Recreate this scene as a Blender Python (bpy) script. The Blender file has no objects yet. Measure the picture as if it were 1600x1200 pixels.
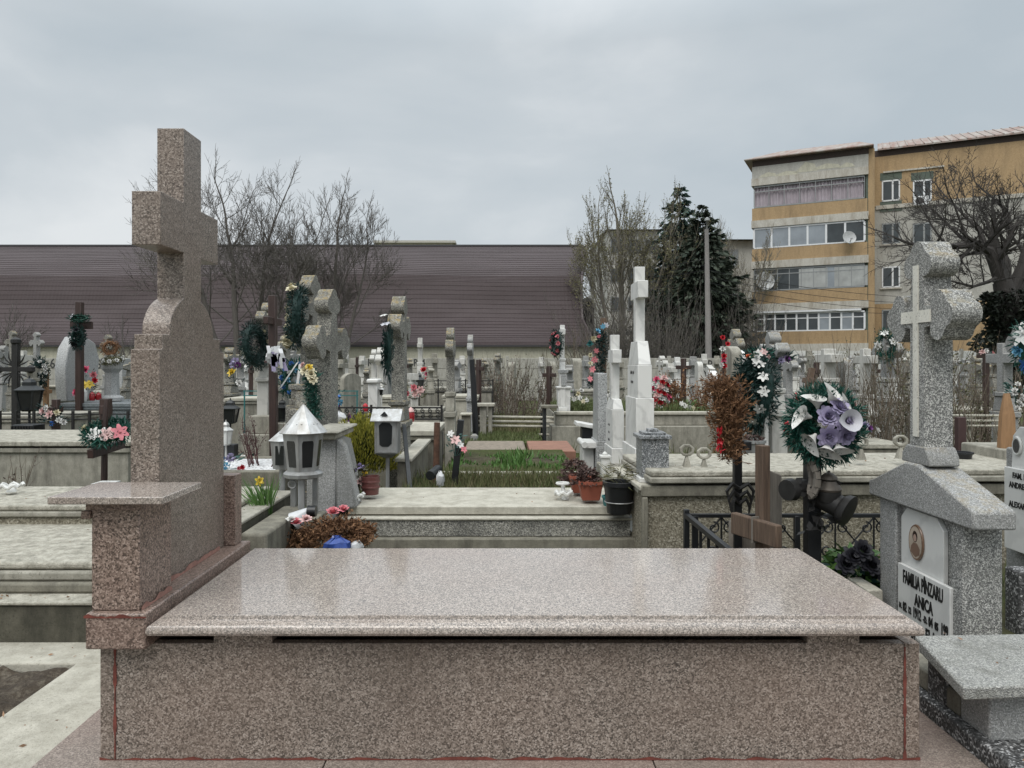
import bpy, bmesh, math, random
from mathutils import Vector, Matrix
R = math.radians
rnd = random.Random(7)
scene = bpy.context.scene
C = scene.collection
F = 1150.0; CX = 785.0; CY = 570.0; EYE = 1.16
def PX(px, d): return (px - CX) * d / F
def PZ(py, d): return EYE - (py - CY) * d / F
def S(d): return d / F
def g(y):
    if y < 5.6: return -0.1
    if y < 9.0: return -0.1 - 0.2 * (y - 5.6) / 3.4
    return -0.3
# ------------------------------------------------------------------ materials
def nt(name):
    m = bpy.data.materials.new(name); m.use_nodes = True
    t = m.node_tree
    return m, t, t.nodes['Principled BSDF']
def N(t, ty, **kw):
    n = t.nodes.new(ty)
    for k, v in kw.items():
        if k.startswith('i_'): n.inputs[k[2:].replace('_', ' ')].default_value = v
        else: setattr(n, k, v)
    return n
def ramp(t, src, stops, interp='LINEAR'):
    r = t.nodes.new('ShaderNodeValToRGB'); r.color_ramp.interpolation = interp
    e = r.color_ramp.elements
    while len(e) < len(stops): e.new(0.5)
    for el, (p, c) in zip(e, stops):
        el.position = p; el.color = (*c, 1) if len(c) == 3 else c
    t.links.new(src, r.inputs[0]); return r.outputs[0]
def mix(t, fac, a, b, mode='MIX'):
    m = t.nodes.new('ShaderNodeMix'); m.data_type = 'RGBA'; m.blend_type = mode
    for sock, val in ((0, fac), (6, a), (7, b)):
        if hasattr(val, 'links') or hasattr(val, 'is_linked'): t.links.new(val, m.inputs[sock])
        elif sock == 0: m.inputs[0].default_value = val
        else: m.inputs[sock].default_value = (*val, 1)
    return m.outputs[2]
def G(v): return (v, v, v)
def noise(t, co, scale, detail=6, rough=0.6, dist=0.0):
    n = N(t, 'ShaderNodeTexNoise', i_Scale=scale, i_Detail=detail, i_Roughness=rough, i_Distortion=dist)
    t.links.new(co, n.inputs['Vector']); return n.outputs['Fac']
def coords(t, scale=None, rand=True):
    tc = t.nodes.new('ShaderNodeTexCoord'); o = tc.outputs['Object']
    if scale:
        mp = N(t, 'ShaderNodeMapping'); mp.inputs['Scale'].default_value = scale
        t.links.new(o, mp.inputs['Vector']); o = mp.outputs['Vector']
    if rand:
        oi = t.nodes.new('ShaderNodeObjectInfo')
        va = N(t, 'ShaderNodeVectorMath', operation='MULTIPLY_ADD'); va.inputs[1].default_value = (9.7, 5.3, 7.1)
        cb = t.nodes.new('ShaderNodeCombineXYZ')
        for k in range(3): t.links.new(oi.outputs['Random'], cb.inputs[k])
        t.links.new(cb.outputs[0], va.inputs[0]); t.links.new(o, va.inputs[2]); o = va.outputs[0]
    return o
def bump(t, b, h, strength, dist=0.01):
    n = N(t, 'ShaderNodeBump', i_Strength=strength, i_Distance=dist)
    t.links.new(h, n.inputs['Height']); t.links.new(n.outputs[0], b.inputs['Normal'])
def plain(name, c, rough=0.6, var=0.25, scale=8.0, metal=0.0, bmp=0.0, bs=60, spec=0.5, c2=None, sc=None):
    m, t, b = nt(name); co = coords(t, sc)
    c2 = c2 or tuple(x * (1 - var) for x in c)
    n1 = noise(t, co, scale)
    f = ramp(t, n1, [(0.32, G(0)), (0.68, G(1))])
    col = mix(t, f, c2, c)
    t.links.new(col, b.inputs['Base Color'])
    b.inputs['Roughness'].default_value = rough; b.inputs['Metallic'].default_value = metal
    b.inputs['Specular IOR Level'].default_value = spec
    if bmp: bump(t, b, noise(t, co, bs, 4), bmp)
    return m
def speckled(name, stops, scale, rough, stain=(0.0, (0.1, 0.1, 0.1)), bmp=0.0, lichen=0.0, tint=None, coat=0, gl=2.0):
    """stone of coloured grains, with large stains and (on upward faces) lichen"""
    m, t, b = nt(name); co = coords(t)
    vo = N(t, 'ShaderNodeTexVoronoi', i_Scale=scale); t.links.new(co, vo.inputs['Vector'])
    sp = t.nodes.new('ShaderNodeSeparateColor'); t.links.new(vo.outputs['Color'], sp.inputs[0])
    col = ramp(t, sp.outputs[0], stops)
    big = noise(t, co, gl, 7, 0.65)
    if tint: col = mix(t, ramp(t, noise(t, co, 1.7, 4), [(0.4, G(0)), (0.7, G(0.6))]), col, mix(t, 0.55, col, tint))
    if stain[0]:
        col = mix(t, ramp(t, big, [(0.45, G(0)), (0.72, G(stain[0]))]), col, stain[1])
    if lichen:
        ge = t.nodes.new('ShaderNodeNewGeometry'); sx = t.nodes.new('ShaderNodeSeparateXYZ')
        t.links.new(ge.outputs['Normal'], sx.inputs[0])
        up = ramp(t, sx.outputs[2], [(0.2, G(0)), (0.8, G(1))])
        ln = ramp(t, noise(t, co, 26, 5, 0.7), [(0.46, G(0)), (0.58, G(1))])
        f = mix(t, 1.0, up, ln, 'MULTIPLY'); f = mix(t, 1.0, f, G(lichen), 'MULTIPLY')
        lc = ramp(t, noise(t, co, 9, 3), [(0.35, (0.17, 0.155, 0.1)), (0.55, (0.28, 0.2, 0.075)), (0.7, (0.36, 0.34, 0.26))])
        col = mix(t, f, col, lc)
    t.links.new(col, b.inputs['Base Color'])
    b.inputs['Roughness'].default_value = rough
    if coat: b.inputs['Coat Weight'].default_value = coat; b.inputs['Coat Roughness'].default_value = 0.06
    if bmp: bump(t, b, vo.outputs['Distance'], bmp, 0.004)
    return m
def concrete(name, a, b_, dirt=0.6, rough=0.9, dark=(0.07, 0.065, 0.055), bmp=0.35, ds=3.0, streak=True):
    m, t, b = nt(name); co = coords(t)
    col = mix(t, ramp(t, noise(t, co, 14, 7, 0.7), [(0.35, G(0)), (0.65, G(1))]), a, b_)
    st = coords(t, (ds * 1.6, ds * 1.6, ds * (0.35 if streak else 1.0)))
    col = mix(t, ramp(t, noise(t, st, 1.6, 8, 0.74), [(0.44, G(0)), (0.7, G(dirt))]), col, dark)
    pit = noise(t, co, 120, 3, 0.5)
    col = mix(t, ramp(t, pit, [(0.28, G(0.55)), (0.42, G(0))]), col, dark)
    t.links.new(col, b.inputs['Base Color']); b.inputs['Roughness'].default_value = rough
    b.inputs['Specular IOR Level'].default_value = 0.25
    bump(t, b, pit, bmp, 0.006)
    return m
def marble(name, a, v, rough=0.45, dirt=0.35):
    m, t, b = nt(name); co = coords(t)
    w = N(t, 'ShaderNodeTexWave', i_Scale=2.4, i_Distortion=9.0, i_Detail=5.0, i_Detail_Scale=1.6)
    w.bands_direction = 'DIAGONAL'; t.links.new(co, w.inputs['Vector'])
    col = mix(t, ramp(t, w.outputs['Fac'], [(0.0, G(0.4)), (0.22, G(0))]), a, v)
    col = mix(t, ramp(t, noise(t, coords(t, (5, 5, 1.2)), 1.8, 7, 0.7), [(0.5, G(0)), (0.75, G(dirt))]), col, (0.2, 0.19, 0.16))
    t.links.new(col, b.inputs['Base Color']); b.inputs['Roughness'].default_value = rough
    return m
def wood(name, a, b_, rough=0.7):
    m, t, b = nt(name); co = coords(t, (30, 30, 2.2))
    f = noise(t, co, 1.6, 8, 0.7, 0.6)
    col = mix(t, ramp(t, f, [(0.3, G(0)), (0.7, G(1))]), b_, a)
    t.links.new(col, b.inputs['Base Color']); b.inputs['Roughness'].default_value = rough
    bump(t, b, f, 0.5, 0.006); return m
def leafy(name, a, b_, rough=0.6, trans=0.15, spec=0.3):
    m, t, b = nt(name)
    oi = t.nodes.new('ShaderNodeNewGeometry')
    col = mix(t, oi.outputs['Random Per Island'], a, b_)
    t.links.new(col, b.inputs['Base Color']); b.inputs['Roughness'].default_value = rough
    b.inputs['Specular IOR Level'].default_value = spec
    if trans: b.inputs['Subsurface Weight'].default_value = 0.0
    return m
M = {}
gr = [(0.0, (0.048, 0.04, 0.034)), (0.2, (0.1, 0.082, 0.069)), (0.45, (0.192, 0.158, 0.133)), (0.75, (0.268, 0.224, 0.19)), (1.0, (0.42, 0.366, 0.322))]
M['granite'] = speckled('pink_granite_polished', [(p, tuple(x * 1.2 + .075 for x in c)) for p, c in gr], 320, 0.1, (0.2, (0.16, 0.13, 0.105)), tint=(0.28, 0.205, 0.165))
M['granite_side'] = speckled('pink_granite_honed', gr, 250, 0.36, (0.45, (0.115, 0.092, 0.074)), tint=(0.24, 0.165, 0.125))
M['granite_red'] = speckled('pink_granite_stained', [(p, (c[0] * 1.04, c[1] * 0.93, c[2] * 0.9)) for p, c in gr], 230, 0.4, (0.3, (0.13, 0.085, 0.07)), tint=(0.24, 0.125, 0.1))
M['granite_floor'] = speckled('pink_granite_flamed', [(p, tuple(x * 0.6 + y for x, y in zip(c, (.1, .08, .068)))) for p, c in gr], 260, 0.6, (0.45, (0.14, 0.115, 0.095)), tint=(0.3, 0.17, 0.14))
M['grout'] = plain('red_grout', (0.2, 0.055, 0.04), 0.9, 0.5, 30)
M['terrazzo'] = speckled('white_chip_terrazzo', [(0, G(0.085)), (0.35, (0.16, 0.16, 0.152)), (0.6, (0.28, 0.28, 0.265)), (0.85, (0.47, 0.465, 0.44)), (1, (0.62, 0.61, 0.58))], 245, 0.8, (0.55, (0.15, 0.15, 0.135)), 0.5, 0.5, gl=3.5)
M['terrazzo_grey'] = speckled('grey_terrazzo', [(0, G(0.16)), (0.4, (0.25, 0.25, 0.242)), (0.8, (0.335, 0.335, 0.32)), (1, G(0.46))], 260, 0.85, (0.5, (0.15, 0.15, 0.14)), 0.4, 0.3, gl=3)
M['terrazzo_dark'] = speckled('dark_terrazzo', [(0, G(0.02)), (0.5, G(0.06)), (0.8, G(0.14)), (1, G(0.5))], 150, 0.7, (0.5, (0.03, 0.03, 0.03)), 0.4)
M['pebble'] = speckled('pebbledash', [(0, (0.1, 0.088, 0.062)), (0.4, (0.2, 0.178, 0.132)), (0.8, (0.28, 0.255, 0.195)), (1, (0.42, 0.39, 0.32))], 120, 0.9, (0.4, (0.13, 0.115, 0.08)), 0.6)
M['bw'] = speckled('salt_pepper_granite', [(0, G(0.05)), (0.4, (0.15, 0.16, 0.165)), (0.75, (0.27, 0.28, 0.29)), (1, G(0.5))], 160, 0.35)
M['greygranite'] = speckled('grey_granite', [(0, G(0.16)), (0.5, (0.33, 0.34, 0.335)), (1, G(0.5))], 150, 0.4, (0.3, (0.2, 0.2, 0.19)))
M['bluegranite'] = speckled('blue_grey_granite', [(0, (0.1, 0.115, 0.12)), (0.5, (0.15, 0.17, 0.18)), (1, (0.24, 0.26, 0.27))], 140, 0.3)
M['lichen'] = speckled('lichened_cast_stone', [(0, G(0.06)), (0.4, (0.17, 0.165, 0.145)), (0.75, (0.29, 0.28, 0.245)), (1, (0.45, 0.43, 0.38))], 160, 0.9, (0.65, (0.1, 0.095, 0.08)), 0.6, 1.0, gl=4)
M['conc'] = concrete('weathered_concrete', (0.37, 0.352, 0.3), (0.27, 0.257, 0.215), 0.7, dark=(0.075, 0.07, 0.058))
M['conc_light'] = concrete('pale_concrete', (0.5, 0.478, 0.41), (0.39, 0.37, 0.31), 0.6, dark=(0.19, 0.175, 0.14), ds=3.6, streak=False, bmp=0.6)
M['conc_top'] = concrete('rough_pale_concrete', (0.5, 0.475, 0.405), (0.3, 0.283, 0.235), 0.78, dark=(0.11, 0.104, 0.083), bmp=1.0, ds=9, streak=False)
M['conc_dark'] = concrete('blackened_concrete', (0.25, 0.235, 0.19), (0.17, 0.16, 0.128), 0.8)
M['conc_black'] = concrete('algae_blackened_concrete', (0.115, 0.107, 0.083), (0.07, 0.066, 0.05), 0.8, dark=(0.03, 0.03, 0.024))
M['conc_wall'] = concrete('precast_wall', (0.42, 0.405, 0.36), (0.34, 0.33, 0.295), 0.5)
M['plaster'] = concrete('cream_plaster', (0.55, 0.53, 0.43), (0.47, 0.45, 0.36), 0.3)
M['marble'] = marble('white_marble', (0.64, 0.635, 0.61), (0.4, 0.4, 0.39))
M['marble_old'] = marble('weathered_white_stone', (0.5, 0.49, 0.455), (0.36, 0.355, 0.33), 0.7, 0.6)
M['plaque'] = marble('white_plaque', (0.62, 0.62, 0.6), (0.46, 0.46, 0.45), 0.3, 0.15)
M['letter'] = plain('black_letter_paint', (0.012, 0.012, 0.012), 0.5)
M['wallpaint'] = plain('faded_black_paint', (0.06, 0.06, 0.058), 0.8, 0.5)
M['whitepaint'] = plain('white_paint', (0.66, 0.66, 0.63), 0.5, 0.2, 12)
M['silver'] = plain('grey_sheet_metal', (0.34, 0.35, 0.35), 0.5, 0.3, 10, 0.3, c2=(0.2, 0.195, 0.185), sc=(2, 2, .6))
M['galv'] = plain('galvanised_roof_sheet', (0.6, 0.61, 0.61), 0.42, 0.3, 9, 0.4, c2=(0.33, 0.315, 0.29), sc=(2, 2, .5))
M['darkmetal'] = plain('dark_metal', (0.035, 0.038, 0.04), 0.45, 0.4, 20, 0.4)
M['black'] = plain('black_paint', (0.012, 0.013, 0.015), 0.4, 0.3, 20)
M['iron'] = plain('old_black_iron', (0.03, 0.029, 0.028), 0.55, 0.4, 25, 0.3)
M['rust'] = plain('rusty_iron', (0.13, 0.065, 0.04), 0.85, 0.5, 18, bmp=0.4)
M['bronze'] = plain('dull_brown_metal', (0.1, 0.085, 0.07), 0.5, 0.5, 12, 0.3)
M['glassdark'] = plain('dark_glass', (0.02, 0.022, 0.023), 0.12, 0.3, 5)
M['wood_brown'] = wood('brown_wood', (0.17, 0.115, 0.08), (0.05, 0.032, 0.022), 0.85)
M['wood_dark'] = wood('dark_stained_wood', (0.06, 0.032, 0.026), (0.022, 0.013, 0.011), 0.45)
M['wood_grey'] = wood('grey_weathered_wood', (0.23, 0.205, 0.175), (0.1, 0.088, 0.075), 0.9)
M['wood_orange'] = wood('pale_orange_wood', (0.3, 0.17, 0.08), (0.2, 0.11, 0.05))
M['bark'] = wood('grey_brown_bark', (0.15, 0.135, 0.12), (0.07, 0.063, 0.056), 0.95)
M['bark_dark'] = wood('dark_bark', (0.06, 0.054, 0.05), (0.027, 0.024, 0.022), 0.95)
M['twig_brown'] = plain('brown_twigs', (0.15, 0.12, 0.088), 0.9, 0.5, 3)
M['twig_red'] = plain('reddish_stems', (0.075, 0.022, 0.024), 0.7, 0.4, 9)
M['buds'] = leafy('yellowish_buds', (0.2, 0.19, 0.08), (0.13, 0.12, 0.05))
M['spruce'] = leafy('spruce_needles', (0.018, 0.042, 0.034), (0.042, 0.075, 0.058), 0.8)
M['spruce2'] = leafy('dull_spruce_needles', (0.024, 0.036, 0.025), (0.052, 0.064, 0.044), 0.8)
M['ivy'] = leafy('dark_ivy', (0.01, 0.014, 0.01), (0.025, 0.032, 0.022), 0.6)
M['grass'] = leafy('grass_blades', (0.075, 0.105, 0.035), (0.12, 0.135, 0.055), 0.7)
M['drygrass'] = leafy('dry_grass_blades', (0.15, 0.13, 0.07), (0.09, 0.1, 0.04), 0.8)
M['leafgreen'] = leafy('fresh_leaves', (0.06, 0.13, 0.035), (0.1, 0.19, 0.05), 0.5)
M['olive'] = leafy('olive_leaves', (0.06, 0.066, 0.03), (0.11, 0.1, 0.055), 0.7)
M['thuja'] = leafy('golden_thuja', (0.17, 0.18, 0.025), (0.32, 0.29, 0.045), 0.7)
M['thuja_dark'] = leafy('thuja_inner', (0.02, 0.035, 0.012), (0.05, 0.06, 0.02), 0.7)
M['fakegreen'] = leafy('artificial_needles', (0.006, 0.045, 0.032), (0.016, 0.085, 0.062), 0.5)
M['fakedark'] = leafy('dark_artificial_needles', (0.004, 0.018, 0.016), (0.01, 0.035, 0.03), 0.5)
M['fakeblue'] = leafy('bluish_artificial_needles', (0.02, 0.07, 0.06), (0.06, 0.13, 0.115), 0.5)
M['dry'] = leafy('dried_conifer_twigs', (0.24, 0.13, 0.066), (0.11, 0.057, 0.032), 0.9)
M['dry2'] = leafy('withered_leaves', (0.06, 0.038, 0.034), (0.12, 0.08, 0.07), 0.9)
M['drylight'] = leafy('pale_dried_foliage', (0.3, 0.19, 0.12), (0.2, 0.12, 0.075), 0.9)
for nme, c in dict(white=(0.7, 0.69, 0.66), cream=(0.66, 0.6, 0.42), pink=(0.68, 0.22, 0.25), hotpink=(0.55, 0.06, 0.14), red=(0.5, 0.016, 0.028), yellow=(0.7, 0.5, 0.05), purple=(0.36, 0.32, 0.48), lilac=(0.36, 0.31, 0.52), blue=(0.06, 0.2, 0.55), pale=(0.56, 0.56, 0.6), roseblack=(0.016, 0.016, 0.022), orange=(0.65, 0.13, 0.03), violet=(0.16, 0.04, 0.2), skyblue=(0.16, 0.42, 0.6), teal=(0.03, 0.16, 0.16), palepink=(0.68, 0.44, 0.42)).items():
    M['f_' + nme] = plain('petal_' + nme, c, 0.55, 0.22, 30)
M['terracotta'] = plain('terracotta_plastic', (0.3, 0.085, 0.05), 0.6, 0.25, 10)
M['oldred'] = plain('faded_red_jar', (0.14, 0.05, 0.045), 0.35, 0.35, 8)
M['jerry'] = plain('grey_translucent_plastic', (0.4, 0.42, 0.43), 0.35, 0.2, 8)
M['bluebag'] = plain('blue_plastic', (0.04, 0.09, 0.36), 0.25, 0.5, 14)
M['whitebag'] = plain('white_plastic', (0.6, 0.61, 0.62), 0.35, 0.25, 14)
M['amber'] = plain('amber_glass', (0.3, 0.1, 0.02), 0.15, 0.2)
M['redglass'] = plain('red_candle_glass', (0.28, 0.015, 0.02), 0.15, 0.2)
M['gravel'] = speckled('white_marble_gravel', [(0, G(0.3)), (0.5, G(0.6)), (1, G(0.75))], 60, 0.8, bmp=1.0)
M['tile'] = plain('red_clay_tile', (0.28, 0.14, 0.095), 0.8, 0.3, 8, bmp=0.2)
# ------------------------------------------------------------------ mesh kit
def rootloc(o):
    v = Vector((0, 0, 0))
    while o is not None: v += o.location; o = o.parent
    return v
class MB:
    def __init__(s): s.v = []; s.f = []
    def add(s, vs, fs):
        k = len(s.v); s.v += [tuple(v) for v in vs]; s.f += [tuple(i + k for i in f) for f in fs]; return s
    def box(s, x0, x1, y0, y1, z0, z1, tx=0.0, ty=0.0):
        return s.add([(x0, y0, z0), (x1, y0, z0), (x1, y1, z0), (x0, y1, z0), (x0 + tx, y0 + ty, z1), (x1 - tx, y0 + ty, z1), (x1 - tx, y1 - ty, z1), (x0 + tx, y1 - ty, z1)],
                     [(3, 2, 1, 0), (4, 5, 6, 7), (0, 1, 5, 4), (1, 2, 6, 5), (2, 3, 7, 6), (3, 0, 4, 7)])
    def beam(s, p, q, w, h=None, up=(0, 0, 1)):
        p = Vector(p); q = Vector(q); h = h or w; d = (q - p).normalized(); up = Vector(up)
        if abs(d.dot(up)) > 0.98: up = Vector((0, 1, 0))
        a = d.cross(up).normalized(); b = a.cross(d)
        o = [(-1, -1), (1, -1), (1, 1), (-1, 1)]
        vs = [e + a * (i * w / 2) + b * (j * h / 2) for e in (p, q) for i, j in o]
        return s.add(vs, [(3, 2, 1, 0), (4, 5, 6, 7), (0, 1, 5, 4), (1, 2, 6, 5), (2, 3, 7, 6), (3, 0, 4, 7)])
    def tube(s, pts, rads, n=6, cap=True):
        pts = [Vector(p) for p in pts]; k = len(s.v)
        if not hasattr(rads, '__len__'): rads = [rads] * len(pts)
        prev = None
        for i, p in enumerate(pts):
            d = (pts[min(i + 1, len(pts) - 1)] - pts[max(i - 1, 0)])
            d = d.normalized() if d.length > 1e-9 else Vector((0, 0, 1))
            if prev is None:
                a = d.orthogonal().normalized()
            else:
                a = prev - d * prev.dot(d); a = a.normalized() if a.length > 1e-6 else d.orthogonal().normalized()
            prev = a; b = d.cross(a)
            for j in range(n):
                th = 2 * math.pi * j / n
                s.v.append(tuple(p + (a * math.cos(th) + b * math.sin(th)) * rads[i]))
        for i in range(len(pts) - 1):
            for j in range(n):
                s.f.append((k + i * n + j, k + i * n + (j + 1) % n, k + (i + 1) * n + (j + 1) % n, k + (i + 1) * n + j))
        if cap:
            s.f.append(tuple(k + j for j in reversed(range(n)))); e = k + (len(pts) - 1) * n
            s.f.append(tuple(e + j for j in range(n)))
        return s
    def lathe(s, c, prof, n=16, ph=0.0, sx=1, sy=1):
        k = len(s.v); c = Vector(c)
        for r, z in prof:
            for j in range(n):
                th = 2 * math.pi * j / n + ph
                s.v.append((c.x + r * sx * math.cos(th), c.y + r * sy * math.sin(th), c.z + z))
        for i in range(len(prof) - 1):
            for j in range(n):
                s.f.append((k + i * n + j, k + i * n + (j + 1) % n, k + (i + 1) * n + (j + 1) % n, k + (i + 1) * n + j))
        s.f.append(tuple(k + j for j in reversed(range(n)))); e = k + (len(prof) - 1) * n
        s.f.append(tuple(e + j for j in range(n))); return s
    def prism(s, out, x0, x1, cy=0.0, cz=0.0):
        """outline (y,z), counter-clockwise seen from +x, pushed along x"""
        n = len(out); k = len(s.v)
        for x in (x0, x1):
            for y, z in out: s.v.append((x, y + cy, z + cz))
        s.f.append(tuple(k + n + i for i in range(n))); s.f.append(tuple(k + i for i in reversed(range(n))))
        for i in range(n):
            j = (i + 1) % n; s.f.append((k + i, k + j, k + n + j, k + n + i))
        return s
    def torus(s, c, Rr, r, n=24, m=8, M3=None):
        pts = []; k = len(s.v)
        for i in range(n):
            a = 2 * math.pi * i / n
            for j in range(m):
                b = 2 * math.pi * j / m
                v = Vector(((Rr + r * math.cos(b)) * math.cos(a), (Rr + r * math.cos(b)) * math.sin(a), r * math.sin(b)))
                if M3: v = M3 @ v
                s.v.append(tuple(v + Vector(c)))
        for i in range(n):
            for j in range(m):
                s.f.append((k + i * m + j, k + ((i + 1) % n) * m + j, k + ((i + 1) % n) * m + (j + 1) % m, k + i * m + (j + 1) % m))
        return s
    def blade(s, p, d, L, w, side=None):
        d = Vector(d).normalized(); p = Vector(p)
        a = side or d.orthogonal()
        a = Vector(a).normalized() * w / 2
        return s.add([p - a, p + a, p + d * L * 0.6 + a * 0.7, p + d * L, p + d * L * 0.6 - a * 0.7], [(0, 1, 2, 3, 4)])
    def leaf(s, p, d, L, w, r=rnd):
        d = Vector(d).normalized(); p = Vector(p)
        a = d.cross(Vector((r.uniform(-1, 1), r.uniform(-1, 1), r.uniform(-1, 1))))
        a = a.normalized() * w / 2 if a.length > 1e-4 else d.orthogonal() * w / 2
        return s.add([p, p + d * L * 0.45 + a, p + d * L, p + d * L * 0.45 - a], [(0, 1, 2, 3)])
    def xf(s, m, k=0):
        for i in range(k, len(s.v)): s.v[i] = tuple(m @ Vector(s.v[i]))
        return s
    def build(s, name, mat, parent=None, smooth=True, bevel=0.0, fix=False, org=None, ang=38, seg=2):
        off = rootloc(parent) if parent is not None else Vector(org or (0, 0, 0))
        me = bpy.data.meshes.new(name)
        me.from_pydata([tuple(Vector(v) - off) for v in s.v], [], s.f)
        if bevel or fix:
            bm = bmesh.new(); bm.from_mesh(me); bmesh.ops.recalc_face_normals(bm, faces=bm.faces); bm.to_mesh(me); bm.free()
        if smooth:
            me.polygons.foreach_set('use_smooth', [True] * len(me.polygons)); me.set_sharp_from_angle(angle=R(ang))
        me.materials.append(mat if not isinstance(mat, str) else M[mat])
        o = bpy.data.objects.new(name, me); C.objects.link(o)
        if parent is not None: o.parent = parent
        else: o.location = off
        if bevel:
            b = o.modifiers.new('bevel', 'BEVEL'); b.width = bevel; b.segments = seg; b.limit_method = 'ANGLE'; b.angle_limit = R(40); b.harden_normals = False
        return o
def tag(o, label=None, cat=None, group=None, kind=None):
    if label: o['label'] = label
    if cat: o['category'] = cat
    if group: o['group'] = group
    if kind: o['kind'] = kind
    return o
def thing(name, label, cat, loc, group=None):
    o = bpy.data.objects.new(name, None); C.objects.link(o); o.location = loc; o.empty_display_size = 0.1
    return tag(o, label, cat, group)
def copy_thing(o, loc, rz=None, label=None):
    c = o.copy(); C.objects.link(c); c.location = loc
    if rz is not None: c.rotation_euler.z = rz
    if label: c['label'] = label
    for ch in list(o.children):
        e = ch.copy(); C.objects.link(e); e.parent = c
        for q in list(ch.children):
            h = q.copy(); C.objects.link(h); h.parent = e
    return c
FX = {'-x': Matrix(((0, 0, -1), (-1, 0, 0), (0, 1, 0))), '+x': Matrix(((0, 0, 1), (1, 0, 0), (0, 1, 0))), '-y': Matrix(((1, 0, 0), (0, 0, -1), (0, 1, 0)))}
def text(body, size, face, loc, parent, mat='letter', name='inscription', sx=0.8, bold=0.0, align='CENTER', line=1.0, shear=0.0):
    cu = bpy.data.curves.new('tmp', 'FONT'); cu.body = body; cu.size = size; cu.align_x = align; cu.offset = bold; cu.space_line = line; cu.shear = shear
    cu.extrude = 0.0012; cu.resolution_u = 2
    to = bpy.data.objects.new('tmp', cu); C.objects.link(to)
    dg = bpy.context.evaluated_depsgraph_get(); dg.update()
    me = bpy.data.meshes.new_from_object(to.evaluated_get(dg)); bpy.data.objects.remove(to)
    m3 = FX[face]; off = rootloc(parent); L = Vector(loc) - off
    for v in me.vertices: v.co = m3 @ Vector((v.co.x * sx, v.co.y, v.co.z)) + L
    me.materials.clear(); me.materials.append(M[mat]); me.name = name
    o = bpy.data.objects.new(name, me); C.objects.link(o); o.parent = parent
    return o
def worn_lines(n, size, face, loc, parent, seed=1):
    """a line of worn lettering too small to read: short uneven strokes"""
    q = random.Random(seed); mb = MB(); x = -n * size * .22
    for i in range(n):
        w_ = size * q.uniform(.12, .34)
        if q.random() < .85: mb.box(x, x + w_ * .45, 0, size * q.uniform(.5, .72), 0, .0012); mb.box(x + w_ * .55, x + w_, size * q.uniform(0, .3), size * q.uniform(.35, .7), 0, .0012)
        x += size * .44
    m3 = FX[face]; mb.v = [tuple(m3 @ Vector(v) + Vector(loc)) for v in mb.v]
    return mb.build('inscription', 'letter', parent, smooth=False)
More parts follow.
